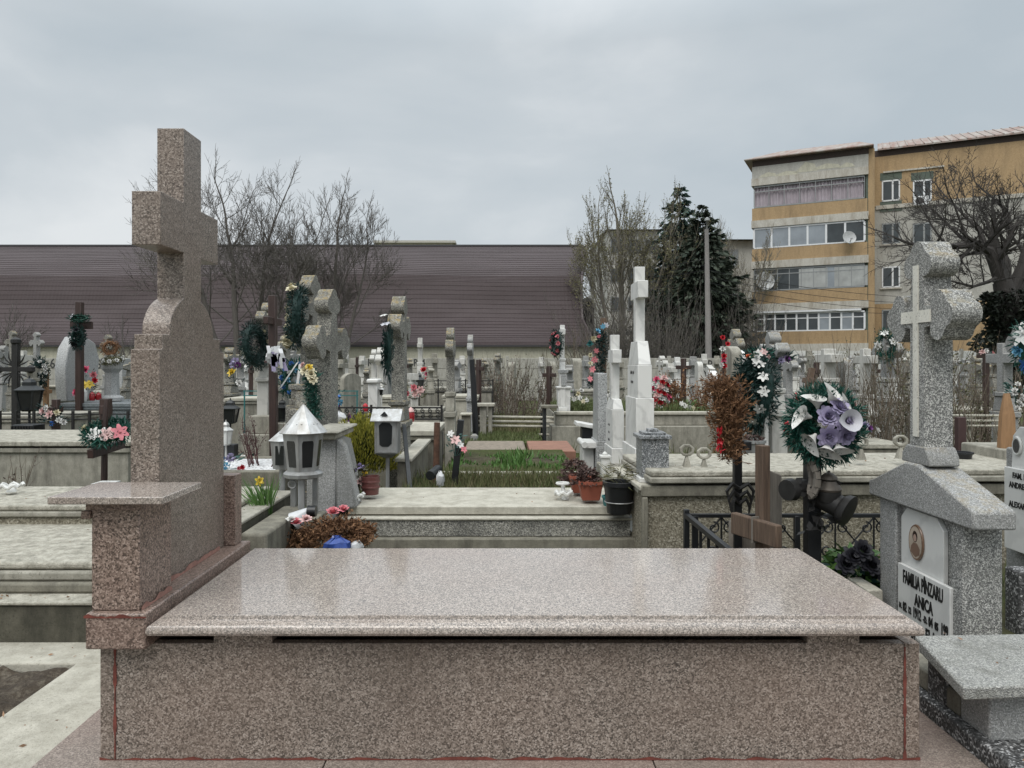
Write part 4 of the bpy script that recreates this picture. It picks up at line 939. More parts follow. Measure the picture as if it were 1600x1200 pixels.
# --- left plot: kerb, bare soil, stepped concrete graves
kb = thing('concrete_kerb', 'pale concrete kerb framing the bare soil plot at the left', 'kerb', (-1.6, 2.5, -.1))
MB().box(-1.7, -1.365, 1.0, 2.935, -.14, -.03, ).build('side_kerb', 'conc_light', kb, bevel=.008)
MB().box(-4.5, -1.3, 2.94, 3.19, -.14, -.032).build('far_kerb', 'conc_light', kb, bevel=.008)
mb = MB(); q = random.Random(9); nx, ny = 60, 50
for j in range(ny + 1):
    for i in range(nx + 1):
        mb.v.append((-4.2 + 2.5 * i / nx, 1.0 + 1.935 * j / ny, -.055 + .01 * math.sin(i * .9 + j * .4) * math.sin(j * .7) + q.uniform(-.014, .014)))
for j in range(ny):
    for i in range(nx): mb.f.append((j * (nx + 1) + i, j * (nx + 1) + i + 1, (j + 1) * (nx + 1) + i + 1, (j + 1) * (nx + 1) + i))
m, t, b = nt('bare_soil'); co = coords(t, rand=False)
col = ramp(t, noise(t, co, 24, 8, .75), [(.3, (.03, .022, .015)), (.5, (.085, .065, .046)), (.7, (.22, .19, .145))])
t.links.new(col, b.inputs['Base Color']); b.inputs['Roughness'].default_value = 1; bump(t, b, noise(t, co, 45, 6, .7), 1, .03); M['soil'] = m
tag(mb.build('soil', 'soil', org=(-3, 2, -.075)), kind='structure')
gl = thing('concrete_grave', 'wide stepped pale concrete grave at the left edge, nearest the soil plot', 'grave', (-2.6, 3.6, -.1))
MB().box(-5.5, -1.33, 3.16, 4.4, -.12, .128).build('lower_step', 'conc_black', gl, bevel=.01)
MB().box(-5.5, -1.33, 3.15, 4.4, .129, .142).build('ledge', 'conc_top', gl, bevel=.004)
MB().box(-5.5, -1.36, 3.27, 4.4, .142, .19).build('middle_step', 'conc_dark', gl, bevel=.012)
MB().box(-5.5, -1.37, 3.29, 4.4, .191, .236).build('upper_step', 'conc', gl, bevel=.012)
MB().box(-5.5, -1.38, 3.305, 4.42, .238, .272).build('lid', 'conc_top', gl, bevel=.012)
gl2 = thing('concrete_grave', 'flat pale concrete grave behind the nearest left one, horseshoe vase on it', 'grave', (-3, 4.4, -.1))
MB().box(-6.5, -1.52, 4.1, 4.72, -.12, .31).build('body', 'pebble', gl2, bevel=.01)
MB().box(-6.5, -1.5, 4.085, 4.74, .312, .345).build('rim', 'conc', gl2, bevel=.01); MB().box(-6.5, -1.49, 4.09, 4.74, .347, .378).build('lid', 'conc_top', gl2, bevel=.01)
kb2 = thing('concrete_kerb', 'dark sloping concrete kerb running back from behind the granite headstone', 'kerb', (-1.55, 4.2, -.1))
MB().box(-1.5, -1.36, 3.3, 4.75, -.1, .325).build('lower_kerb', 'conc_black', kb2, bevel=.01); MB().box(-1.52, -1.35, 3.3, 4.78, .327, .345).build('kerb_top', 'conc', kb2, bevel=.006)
st = thing('stone_block', 'cracked dark concrete block beside the daffodil', 'block', (-1.3, 4.3, -.1))
MB().box(-1.34, -1.2, 3.75, 4.5, -.1, .3).build('block', 'conc_dark', st, bevel=.015)
# fresh granite chips omitted; small weed by the steps
bouquet('small green weed growing at the foot of the left steps', (-1.36, 3.13, -.03), .06, .1, 'leafgreen', [], 26, cat='plant', name='weed', L=.04, lw=.02)
# --- neighbouring monument with pediment and trefoil cross
MX = 1.734
mon = thing('cross_monument', 'speckled terrazzo monument with white inlaid cross, plaques and oval portrait at the right', 'headstone', (1.83, 3.1, -.1))
MB().box(MX + .028, MX + .149, 2.84, 3.31, -.1, .56).build('core', 'terrazzo', mon)
for y0, y1 in ((2.77, 2.848), (3.245, 3.385)): MB().box(MX, MX + .15, y0, y1, -.1, .556).build('pilaster', 'terrazzo_grey' if y0 > 3 else 'terrazzo', mon, bevel=.008)
out = [(2.68, .556), (3.44, .556), (3.44, .622), (3.40, .636), (3.13, .748), (3.04, .748), (2.70, .632), (2.68, .62)]
MB().prism(out, MX - .022, MX + .14).build('pediment', 'terrazzo_grey', mon, fix=True, bevel=.008)
out = [(2.905, .27), (3.215, .27), (3.215, .5), (3.17, .545), (2.95, .545), (2.905, .5)]
MB().prism(out, MX + .008, MX + .027).build('portrait_plaque', 'plaque', mon, fix=True, bevel=.002)
MB().box(MX - .012, MX + .006, 2.832, 3.205, -.06, .3).build('name_plaque', 'plaque', mon, bevel=.002)
def rows(root, x, yc_, items, face='-x'):
    for body, z, sz, dy, sx in items: text(body, sz, face, (x, yc_ + dy, z), root, 'letter', 'inscription', sx, .0016)
rows(mon, MX - .0135, 3.018, [('FAMILIA PÎNZARU', .228, .078, 0, .46), ('ANICA', .158, .07, -.01, .6), ('N.', .112, .03, .163, .7), ('02', .107, .054, .13, .55), ('12', .11, .038, .092, .6), ('1912', .106, .06, .037, .5), ('-D.', .11, .036, -.022, .6), ('04', .106, .056, -.06, .52), ('05', .108, .042, -.1, .6), ('199', .104, .064, -.153, .5), ('ELA', .04, .072, -.06, .6), ('02 1930', .0, .045, .03, .7)])
m4 = Matrix.Translation((MX + .008, 3.087, .415)) @ FX['-x'].to_4x4() @ Matrix.Scale(1.12, 4); m4s = m4
fr = MB(); fr.lathe((0, 0, 0), [(.0, 0), (.047, 0), (.05, .004), (.048, .009), (.043, .008), (.043, .006)], 28, 0, .95, 1.35); fr.xf(m4); fo = fr.build('portrait_medallion', plain('sepia_frame', (.2, .12, .075), .3), mon)
def disc(cx_, cy_, rx, ry, z, n=20, poly=None):
    mb = MB(); mb.v = [(cx_ + rx * math.cos(2 * math.pi * i / n), cy_ + ry * math.sin(2 * math.pi * i / n), z) for i in range(n)]; mb.f = [tuple(range(n))]; mb.xf(m4); return mb
disc(0, 0, .0425, .06, .0092).build('portrait_ground', plain('sepia_light', (.5, .42, .34), .25), fo)
disc(-.002, .022, .016, .021, .0098).build('portrait_hair', plain('sepia_dark', (.04, .025, .02), .3), fo); disc(-.001, .017, .0105, .014, .0104).build('portrait_face', plain('sepia_face', (.42, .3, .24), .3), fo)
mb = MB(); mb.v = [(-.03, -.04, .0098), (-.028, -.018, .0098), (-.012, -.002, .0098), (.012, -.002, .0098), (.03, -.02, .0098), (.028, -.042, .0098), (0, -.0545, .0098)]; mb.f = [tuple(reversed(range(7)))]; mb.xf(m4); mb.build('portrait_clothes', plain('sepia_mid', (.2, .13, .095), .3), fo)
MB().prism([(2.985, .746), (3.19, .746), (3.185, .785), (3.15, .822), (3.015, .822), (2.988, .785)], MX - .005, MX + .123).build('cross_foot', 'terrazzo_grey', mon, fix=True, bevel=.006)
cyy = 3.078
out = trefoil_outline(.105, .8, 1.675, .475, .098, 1.36, 1.05)
MB().prism([(a + cyy, b_) for a, b_ in out], MX, MX + .118).build('cross', 'terrazzo', mon, fix=True, bevel=.007)
mb = MB(); mb.box(MX - .006, MX + .002, cyy - .013, cyy + .022, .86, 1.575); mb.box(MX - .0055, MX + .002, cyy - .1, cyy - .0135, 1.335, 1.385); mb.box(MX - .0055, MX + .002, cyy + .0225, cyy + .115, 1.335, 1.385)
mb.build('inlaid_cross', concrete('ivory_inlay', (.72, .7, .63), (.64, .62, .55), .2), mon)
gp = thing('terrazzo_grave', 'dark stepped terrazzo grave base in front of the portrait monument', 'grave', (1.6, 2.6, -.1))
MB().box(1.40, 1.66, 1.9, 2.86, -.12, .06).build('lower_step', 'terrazzo_dark', gp, bevel=.012)
MB().box(1.425, 1.5, 2.3, 3.4, .06, .13).build('side_kerb', 'conc_dark', gp, bevel=.008); MB().box(1.67, 2.3, 2.53, 2.75, -.1, .06).build('kerb', 'conc_dark', gp, bevel=.01)
MB().box(1.66, 2.3, 2.5, 3.5, -.12, -.02).build('bed', 'earth', gp)
tbn = thing('stone_table', 'low terrazzo slab table on two square legs at the right edge', 'table', (1.8, 2.27, -.1))
mb = MB(); qq = [(1.30, 2.075), (2.35, 2.16), (2.35, 2.52), (1.385, 2.475)]
mb.v = [(x, y, .212) for x, y in qq] + [(x, y, .25) for x, y in qq]; mb.f = [(3, 2, 1, 0), (4, 5, 6, 7), (0, 1, 5, 4), (1, 2, 6, 5), (2, 3, 7, 6), (3, 0, 4, 7)]
M['mossy'] = speckled('mossy_rough_terrazzo', [(0, G(.17)), (.4, (.27, .27, .25)), (.75, (.36, .36, .335)), (1, (.5, .49, .46))], 260, .9, (.65, (.14, .14, .12)), .9, gl=9)
mb.build('table_top', 'mossy', tbn, bevel=.006)
MB().box(1.43, 1.57, 2.16, 2.3, -.1, .211).build('leg', 'terrazzo_grey', tbn, bevel=.008); MB().box(1.42, 1.58, 2.36, 2.46, -.1, .211).build('leg', 'terrazzo_dark', tbn, bevel=.006)
MB().box(1.425, 2.2, 2.1, 2.5, -.12, -.06).build('footing', 'terrazzo_dark', tbn)
# --- next headstone at the far right
h2 = thing('gravestone', 'white plaque gravestone with small oval portrait at the far right edge', 'headstone', (2.62, 3.75, -.1))
MB().box(2.6, 2.75, 3.5, 3.95, -.1, .72).build('slab', 'terrazzo_grey', h2, bevel=.01)
out = [(3.52, .3), (3.86, .3), (3.86, .62), (3.85, .79), (3.80, .84), (3.52, .84)]
MB().prism(out, 2.57, 2.6).build('plaque', 'plaque', h2, fix=True, bevel=.003)
MB().box(2.545, 2.57, 3.5, 3.88, .2, .625).build('name_plaque', 'plaque', h2, bevel=.003)
for body, z, sz, dy in (('FAM. MA', .575, .042, .05), ('ANDREI N.2', .525, .042, .05), ('ALEXANDRI', .425, .042, .05)): text(body, sz, '-x', (2.5435, 3.70 + dy, z), h2, 'letter', 'inscription', .8, .001)
fr = MB(); fr.lathe((0, 0, 0), [(.0, 0), (.038, 0), (.041, .005), (.036, .012), (.03, .01)], 24, 0, .85, 1.25); fr.xf(Matrix.Translation((2.57, 3.81, .74)) @ FX['-x'].to_4x4()); fo = fr.build('portrait_medallion', 'whitepaint', h2)
m4 = Matrix.Translation((2.57, 3.81, .74)) @ FX['-x'].to_4x4(); disc(0, 0, .024, .036, .0125).build('portrait', plain('grey_portrait', (.06, .06, .06), .3, .6, 60), fo); m4 = m4s
out = trefoil_outline(.13, .7, 1.52, .5, .1, 1.27, 1.2); MB().prism([(a + 3.74, b_) for a, b_ in out], 2.63, 2.75).build('cross', 'terrazzo_grey', h2, fix=True, bevel=.006)
wreath('wreath of blue and white flowers with teal needles at the right edge', (2.62, 3.5, 1.25), .12, .05, (-.7, -.7, .05), 'fakegreen', [('star', 'white', 150, .12, .07), ('carn', 'blue', 60, .12, .055), ('carn', 'blue', 230, .13, .055), ('carn', 'blue', 100, .13, .045), ('star', 'white', 300, .12, .06), ('carn', 'skyblue', 190, .13, .04)], 900, .04, .008)
h2.location.x += .1
# --- pale concrete grave behind the tomb
ga = thing('concrete_grave', 'pale smooth concrete grave with stained front right behind the granite tomb', 'grave', (0, 5.3, -.1))
M['stainfront'] = speckled('stained_terrazzo_front', [(0, G(.06)), (.4, (.2, .195, .17)), (.8, (.33, .32, .28)), (1, (.5, .49, .45))], 170, .85, (.92, (.04, .042, .04)), .5, gl=1.9)
MB().box(-1.3, .965, 4.87, 5.95, -.12, .008).build('lower_step', 'conc_dark', ga, bevel=.008)
MB().box(-1.2, .86, 4.93, 5.85, .009, .118).build('body', 'stainfront', ga, bevel=.006); MB().box(-1.21, .87, 4.92, 5.86, .119, .134).build('rim', 'conc_light', ga, bevel=.004)
MB().box(-1.05, .82, 5.0, 5.78, .142, .196).build('lid', 'conc_light', ga, bevel=.005)
hd = thing('gravestone', 'broken grey terrazzo headstone with a slanted edge beside the hexagonal lantern', 'headstone', (-1.16, 5.3, -.1))
out = [(4.85, -.1), (5.75, -.1), (5.75, .3), (5.62, .45), (5.45, .62), (5.1, .68), (4.98, .66), (4.95, .4)]
MB().prism(out, -1.26, -1.12).build('slab', 'terrazzo_grey', hd, fix=True, bevel=.012)
mb = MB(); mb.v = [(-1.12, 4.93, .19), (-.985, 4.97, .19), (-.99, 5.2, .19), (-1.12, 5.25, .19), (-1.12, 4.96, .66), (-1.06, 4.98, .62), (-1.07, 5.1, .6), (-1.12, 5.15, .66)]; mb.f = [(3, 2, 1, 0), (4, 5, 6, 7), (0, 1, 5, 4), (1, 2, 6, 5), (2, 3, 7, 6), (3, 0, 4, 7)]
mb.build('buttress', 'terrazzo_grey', hd, bevel=.015)
mb = MB(); steps(mb, -1.2, 5.2, [(.66, .70, .09, .3), (.70, .72, .11, .34)]); mb.build('cap', 'conc', hd, bevel=.01)
# --- hexagonal lantern
lx, ly = PX(474, 4.45), 4.45
ln = thing('hexagonal_lantern', 'silver hexagonal sheet metal lantern with conical roof on legs', 'lantern', (lx, ly, .25))
s_ = S(4.45); zt_, ze, zb = PZ(632, ly), PZ(675, ly), PZ(735, ly)
mb = MB(); mb.lathe((lx, ly, 0), [(.141, ze - .004), (.146, ze), (.05, zt_ - .055), (.018, zt_ - .015), (.006, zt_)], 12, 0); mb.build('roof', 'galv', ln, ang=10)
mb = MB()
for k in range(6):
    a = math.pi / 3 * k - .5; mb.beam((lx + .085 * math.cos(a), ly + .085 * math.sin(a), ze + .055), (lx + .098 * math.cos(a), ly + .098 * math.sin(a), ze + .048), .036, .008)
mb.build('roof_vent', 'darkmetal', ln)
mb = MB(); mb.lathe((lx, ly, 0), [(.095, zb), (.125, ze)], 6, R(30)); body = mb.build('body', 'silver', ln, ang=10)
for k in range(6):
    a = math.pi / 3 * (k + 1) ; r0, r1 = .0955 * .866 + .002, .122 * .866 + .002
    mb = MB(); w0, w1 = .029, .035; n = 9; zl, zh = zb + .028, ze - .03; o = []
    for (u, zz) in [(-w0, zl), (w0, zl)] + [(w1 * math.cos(math.pi * i / n), zh - .035 + .033 * math.sin(math.pi * i / n)) for i in range(n + 1)]:
        f = (zz - zb) / (ze - zb); rr = r0 + (r1 - r0) * f; o.append((lx + rr * math.cos(a) - u * math.sin(a), ly + rr * math.sin(a) + u * math.cos(a), zz))
    mb.v = o; mb.f = [tuple(range(len(o)))]; mb.build('window', 'glassdark', body, smooth=False)
mb = MB(); mb.lathe((lx, ly, 0), [(.085, zb - .045), (.115, zb - .036), (.12, zb - .015), (.1, zb), (.09, zb + .001)], 12); mb.build('base_ring', 'silver', ln, ang=20)
mb = MB(); mb.beam((lx + .003, ly - .05, .2), (lx + .003, ly - .05, zb - .03), .035, .035); mb.build('leg', 'silver', ln)
mb = MB(); mb.beam((lx - .065, ly + .02, .12), (lx - .065, ly + .02, zb - .03), .03, .03); mb.build('leg', 'silver', ln); mb = MB(); mb.beam((lx + .06, ly + .05, .12), (lx + .06, ly + .05, zb - .03), .03, .03); mb.build('leg', 'silver', ln)
MB().box(lx - .075, lx + .11, ly - .1, ly + .12, -.1, .255).build('stone_foot', 'conc_dark', ln, bevel=.01)
mb = MB(); mb.torus((lx - .05, ly - .06, zb - .075), .022, .006, 12, 5, Matrix.Rotation(R(90), 3, 'X')); mb.build('latch_ring', 'silver', ln)
l2x, l2y = PX(441, 4.85), 4.85; l2 = thing('metal_lantern', 'smaller silver lantern half hidden behind the hexagonal one', 'lantern', (l2x, l2y, .25))
za_, zb_ = PZ(732, l2y), PZ(688, l2y); mb = MB(); mb.lathe((l2x, l2y, 0), [(.06, za_), (.078, zb_)], 6, R(30)); bd = mb.build('body', 'silver', l2, ang=10)
mb = MB(); mb.lathe((l2x, l2y, 0), [(.09, zb_), (.03, zb_ + .05), (.005, zb_ + .07)], 6, R(30)); mb.build('roof', 'galv', l2, ang=10)
MB().box(l2x - .025, l2x + .03, l2y - .0695, l2y - .066, za_ + .03, zb_ - .03).build('window', 'glassdark', bd); MB().tube([(l2x, l2y, -.1), (l2x, l2y, za_)], .02, 8).build('post', 'silver', l2)
# --- dried wreath lying with rubbish
dw = thing('dried_wreath', 'big brown dried conifer wreath with pink flowers lying behind the tomb lid', 'wreath', (PX(505, 4.2), 4.2, .1)); q = random.Random(77); mb = MB(); c0 = Vector((PX(505, 4.2), 4.2, .13))
for i in range(420):
    u = q.uniform(-1, 1); a = q.uniform(0, 6.28); p = c0 + Vector((u * .24, q.uniform(-.12, .1), (1 - u * u) * .13 * q.random() - .0 + .06 * u)); d = Vector((u + q.uniform(-.8, .8), q.uniform(-1, .4), q.uniform(-.35, .8))).normalized(); L = q.uniform(.05, .11)
    for k in range(16):
        f = k / 16; pp = p + d * L * f; mb.leaf(pp, d * .6 + Vector((q.uniform(-1, 1), q.uniform(-1, 1), q.uniform(-1, 1))), q.uniform(.018, .034), .009, q)
mb.build('twigs', 'dry', dw, smooth=False)
for px, py, sz, c_ in ((462, 818, .045, 'pink'), (478, 812, .04, 'palepink'), (520, 802, .05, 'pink'), (537, 797, .04, 'pink'), (455, 813, .035, 'white')): flower('carn', c_, dw, Vector((PX(px, 4.1), 4.1, PZ(py, 4.1))) - dw.location, (0.1, -.4, 1), sz)
def crumple(label, name, c, r, mat, seed, sx=1, sz=1, cat='bag'):
    mb = MB(); q = random.Random(seed); prof = [(.02, -r * sz), (r * .75, -r * .8 * sz), (r, -r * .2 * sz), (r * .85, r * .4 * sz), (r * .3, r * .85 * sz), (.01, r * sz)]
    mb.lathe(c, prof, 16, 0, sx, 1); mb.v = [(x + q.uniform(-.2, .2) * r, y + q.uniform(-.2, .2) * r, z + q.uniform(-.15, .15) * r) for x, y, z in mb.v]
    return tag(mb.build(name, mat, org=c, ang=25), label, cat)
crumple('crumpled blue plastic bag under the dried wreath', 'plastic_bag', (PX(527, 4.0), 4.0, PZ(852, 4.0)), .05, 'bluebag', 2, 1.5)
crumple('white plastic scrap right of the blue bag', 'plastic_bag', (PX(558, 4.05), 4.05, PZ(853, 4.05)), .03, 'whitebag', 3, 1.2)
pp_ = thing('candle_cup', 'white paper cone lying on the dried wreath', 'candle cup', (PX(470, 4.25), 4.25, PZ(812, 4.25)))
mb = MB(); mb.lathe((0, 0, 0), [(.062, 0), (.02, .1), (.012, .11)], 12); mb.xf(Matrix.Translation((PX(462, 4.22), 4.22, PZ(815, 4.22))) @ Matrix.Rotation(R(50), 4, 'Y')); mb.build('cone', 'whitebag', pp_); mb = MB(); mb.tube([(PX(483, 4.25), 4.22, PZ(797, 4.25)), (PX(496, 4.25), 4.22, PZ(797, 4.25))], .032, 14); mb.build('dark_cup', 'black', pp_)
# --- daffodil
df = thing('daffodil', 'daffodil clump with one yellow flower behind the granite headstone', 'plant', (PX(415, 4.3), 4.3, .12)); q = random.Random(5); mb = MB(); b0 = Vector((PX(414, 4.3), 4.3, PZ(815, 4.3)))
for i in range(75):
    p = b0 + Vector((q.uniform(-.035, .035), q.uniform(-.03, .03), 0)); d = Vector((q.uniform(-.65, .3), q.uniform(-.3, .3), 1)).normalized(); L = q.uniform(.2, .33); pts = [p, p + d * L * .5, p + d * L + Vector((d.x * .05, d.y * .05, -.02))]
    a = Vector((.0035, .001, 0)); mb.add([pts[0] - a, pts[0] + a, pts[1] + a, pts[2], pts[1] - a], [(0, 1, 2, 3, 4)])
sp_ = Vector((PX(405, 4.25), 4.25, PZ(752, 4.25))); mb.tube([b0, (b0 + sp_) / 2 + Vector((.01, 0, .01)), sp_], .003, 4)
mb.build('leaves', 'leafgreen', df, smooth=False); flower('star', 'yellow', df, sp_ - df.location, (.6, -.6, .2), .03); flower('calla', 'yellow', df, sp_ - df.location, (.6, -.6, .25), .022)
# --- things on the pale grave
def pot(label, px, py, d, r0, r1, h, mat, name='flower_pot', cat='pot', extra=None, rim=True):
    x, z = PX(px, d), PZ(py, d); t = thing(name, label, cat, (x, d, z)); prof = [(r0, 0), (r1, h * .86)] + ([(r1 * 1.1, h * .87), (r1 * 1.1, h)] if rim else [(r1, h)]) + [(r1 * .92, h), (r1 * .88, h * .8), (.001, h * .8)]
    MB().lathe((x, d, z), prof, 20).build('pot', mat, t, ang=30); return t, Vector((x, d, z))
jr, jc = pot('old dark red plastic jar standing on the pale concrete grave', 579, 772, 5.3, .058, .066, .13, 'oldred', 'plastic_jar', 'jar', rim=False)
MB().lathe(jc, [(.067, .045), (.069, .05), (.069, .056), (.067, .061)], 20).build('rib', 'oldred', jr); MB().lathe(jc, [(.067, .085), (.069, .09), (.069, .096), (.067, .1)], 20).build('rib', 'oldred', jr)
bouquet('pale blue, white and yellow bouquet beside the dark red jar', (PX(557, 5.35), 5.35, PZ(772, 5.35)), .2, .1, 'olive', [('pom', 'lilac', -.02, -.02, .17, .03), ('pom', 'lilac', .02, 0, .2, .032), ('carn', 'white', 0, -.04, .12, .035), ('carn', 'palepink', .03, -.04, .1, .033), ('pom', 'yellow', .06, -.02, .15, .028), ('carn', 'white', -.03, -.03, .11, .03), ('pom', 'lilac', .05, 0, .19, .025)], 40, ('olive', .03, .07))
def horseshoe(label, px, py, d, r_, h, mat='whitepaint', flat=True, group=None):
    x, z = PX(px, d), PZ(py, d); t = thing('flower_holder', label, 'flower holder', (x, d, z), group); c = Vector((x, d, z))
    if flat:
        mb = MB(); n = 22; pts = [c + Vector((r_ * 1.2 * math.cos(R(40 + 280 * i / n)), r_ * .8 * math.sin(R(40 + 280 * i / n)), h + .01 * math.sin(i * 1.6))) for i in range(n + 1)]
        mb.tube(pts, h * .3, 7); mb.build('ring', mat, t); MB().lathe(c, [(r_ * .5, 0), (r_ * .3, h * .6)], 10).build('foot', mat, t)
    else:
        mb = MB(); n = 8; pts = []
        for ra, rb, y in ((r_, r_ * .62, 0),):
            for sgn in (-1, 1):
                for rr in (ra, rb):
                    for i in range(n): a = math.pi / 8 + 2 * math.pi * i / n; mb.v.append((x + rr * math.cos(a), d + sgn * r_ * .28, z + h + rr * .82 * math.sin(a)))
        for i in range(n):
            j = (i + 1) % n; o1, i1, o2, i2 = 0, n, 2 * n, 3 * n
            mb.f += [(o1 + i, o1 + j, i1 + j, i1 + i), (o2 + j, o2 + i, i2 + i, i2 + j), (o1 + j, o1 + i, o2 + i, o2 + j), (i1 + i, i1 + j, i2 + j, i2 + i)]
        mb.build('ring', mat, t, fix=True, bevel=.004)
        mb = MB(); mb.lathe(c, [(r_ * .75, 0), (r_ * .68, .01), (r_ * .2, h - r_ * .75), (r_ * .38, h - r_ * .7)], 4, R(45)); mb.build('foot', mat, t, ang=20)
    return t
horseshoe('white horseshoe flower holder at the left end of the pale grave', 557, 782, 5.1, .055, .035)
horseshoe('white horseshoe flower holder on the flat grave at the left edge', 18, 768, 4.45, .06, .035)
fh = horseshoe('white chipped double-ring flower holder left of the terracotta planter', 883, 780, 5.25, .055, .045); MB().torus((PX(880, 5.25), 5.3, PZ(757, 5.25)), .042, .009, 18, 6).build('ring', 'whitepaint', fh); MB().tube([(PX(881, 5.25), 5.27, PZ(772, 5.25)), (PX(880, 5.25), 5.3, PZ(757, 5.25))], .014, 6).build('stem', 'whitepaint', fh)
def planter(label, px, py, d, w0, w1, dp, h, mat, rz=0, plant=None):
    x, z = PX(px, d), PZ(py, d); t = thing('planter', label, 'planter', (x, d, z)); mb = MB(); 
    mb.v = [(x + a * w0 / 2, d + b * dp * .4, z) for a, b in ((-1, -1), (1, -1), (1, 1), (-1, 1))] + [(x + a * w1 / 2, d + b * dp / 2, z + h) for a, b in ((-1, -1), (1, -1), (1, 1), (-1, 1))]
    mb.f = [(3, 2, 1, 0), (0, 1, 5, 4), (1, 2, 6, 5), (2, 3, 7, 6), (3, 0, 4, 7), (4, 5, 6, 7)]; mb.build('tub', mat, t, bevel=.006)
    mb = MB()
    for a, b, e, f in ((-1.06, 1.06, -1.06, -.92), (-1.06, 1.06, .92, 1.06), (-1.06, -.92, -.92, .92), (.92, 1.06, -.92, .92)): mb.box(x + a * w1 / 2, x + b * w1 / 2, d + e * dp / 2, d + f * dp / 2, z + h - .014, z + h + .008)
    mb.build('rim', mat, t); t.rotation_euler.z = R(rz); return t, Vector((x, d, z + h))
p1, pc = planter('terracotta plastic planter with withered dark plant on the pale grave', 922, 780, 5.15, .12, .165, .16, .125, 'terracotta')
p2, pc2 = planter('second terracotta planter behind and left of the front one', 907, 768, 5.45, .12, .17, .2, .12, 'terracotta')
def heap(parent, c, w, h, n, mat, seed, L=.03, lw=.02, name='foliage', wd=None, flat=.9):
    q = random.Random(seed); mb = MB(); wd = wd or w
    for i in range(n):
        a = q.uniform(0, 6.28); rr = math.sqrt(q.random()); zz = q.random(); k = rr * (1 - zz * .5); p = Vector(c) + Vector((math.cos(a) * k * w / 2, math.sin(a) * k * wd / 2, zz * h))
        mb.leaf(p, (math.cos(a) + q.uniform(-.6, .6), math.sin(a) + q.uniform(-.6, .6), q.uniform(-.5, .9)), L * q.uniform(.6, 1.4), lw * q.uniform(.6, 1.2), q)
    return mb.build(name, mat, parent, smooth=False)
heap(p1, pc + Vector((-.02, 0, -.02)), .2, .1, 420, 'dry2', 1); heap(p2, pc2 + Vector((-.04, 0, -.06)), .26, .17, 520, 'dry2', 2)
bk, bc = pot('two stacked dark plastic buckets at the right end of the pale grave', 967, 801, 4.9, .078, .1, .21, 'black', 'bucket', 'bucket')
bk.location.z += 0; MB().torus(bc + Vector((0, 0, .075)), .094, .004, 20, 5).build('handle', 'silver', bk); heap(bk, bc + Vector((0, 0, .2)), .19, .12, 160, 'drygrass', 3, .09, .006, 'plant'); MB().lathe(bc, [(.06, -.002), (.082, .03), (.086, .06)], 4, R(45)).build('lower_bucket', 'darkmetal', bk)
pot('dark green plastic pot in the gap beside the buckets', 955, 795, 5.05, .05, .06, .09, 'f_teal')
jy = thing('plastic_jug', 'grey plastic jug with an orange disc in the gap by the pebbledash wall', 'jug', (PX(992, 4.95), 4.95, PZ(830, 4.95)))
MB().lathe((PX(992, 4.95), 4.95, PZ(830, 4.95)), [(.035, 0), (.043, .012), (.045, .07), (.036, .1), (.02, .12), (.017, .135)], 18, 0, 1, .8).build('body', 'jerry', jy); mb = MB(); mb.lathe((0, 0, 0), [(.001, 0), (.022, 0), (.02, .006)], 18); mb.xf(Matrix.Translation((PX(993, 4.95), 4.905, PZ(818, 4.95))) @ Matrix.Rotation(R(90), 4, 'X')); mb.build('orange_disc', 'f_orange', jy); MB().box(PX(996, 4.95), PX(1001, 4.95), 4.94, 4.96, PZ(812, 4.95), PZ(803, 4.95)).build('cap', 'jerry', jy)
# --- pebbledash grave to the right
gb = thing('pebbledash_grave', 'big pebbledash grave with weathered slab behind the iron fence', 'grave', (2, 4.9, -.1))
MB().box(.87, 3.6, 4.63, 5.5, -.12, .375).build('body', 'pebble', gb, bevel=.01); mb = MB(); mb.box(.85, 3.6, 4.6, 4.629, .34, .41); mb.box(.855, .89, 4.59, 4.628, -.12, .339); mb.build('plaster_rim', 'conc_dark', gb, bevel=.008)
MB().box(.84, 3.6, 4.605, 5.5, .376, .405).build('rim', 'conc_light', gb, bevel=.006); MB().box(.9, 3.62, 4.58, 5.5, .425, .462).build('lid_lower', 'conc', gb, bevel=.008); MB().box(.91, 3.62, 4.6, 5.5, .463, .5).build('lid', 'conc_top', gb, bevel=.01)
gb.rotation_euler.z = R(2.0)
for px, py, lb in ((1073, 733, 'leftmost of the openwork concrete flower holders on the pebbledash grave'), (1100, 738, 'openwork concrete flower holder left of the dried conifer post, right of its twin'), (1345, 718, 'openwork concrete flower holder between the purple wreath and the terrazzo cross'), (1407, 716, 'openwork concrete flower holder right beside the terrazzo cross foot')):
    dd = 4.78 if px < 1200 else 4.85; horseshoe(lb, px, py + (0 if px > 1200 else -2), dd, .05, .115, 'conc', False, 'openwork concrete flower holders')
gbx = thing('granite_box', 'speckled grey granite pedestal box with stepped cap at the end of the pebbledash grave', 'pedestal', (PX(1022, 4.75), 4.78, .5))
x0, x1 = PX(1000, 4.75), PX(1045, 4.75); z0 = PZ(758, 4.7)
mb = MB(); mb.box(x0 + .006, x1 - .006, 4.72, 4.92, z0 + .045, z0 + .29); mb.build('body', 'bw', gbx, bevel=.003)
MB().box(x0 - .012, x1 + .01, 4.70, 4.94, z0 + .291, z0 + .315).build('cap', 'bw', gbx, bevel=.004); MB().box(x0 + .02, x1 - .02, 4.74, 4.9, z0 + .3155, z0 + .333).build('cap_step', 'bw', gbx, bevel=.003); MB().box(x0 + .06, x1 - .06, 4.78, 4.86, z0 + .3335, z0 + .352).build('finial', 'bw', gbx, bevel=.003)
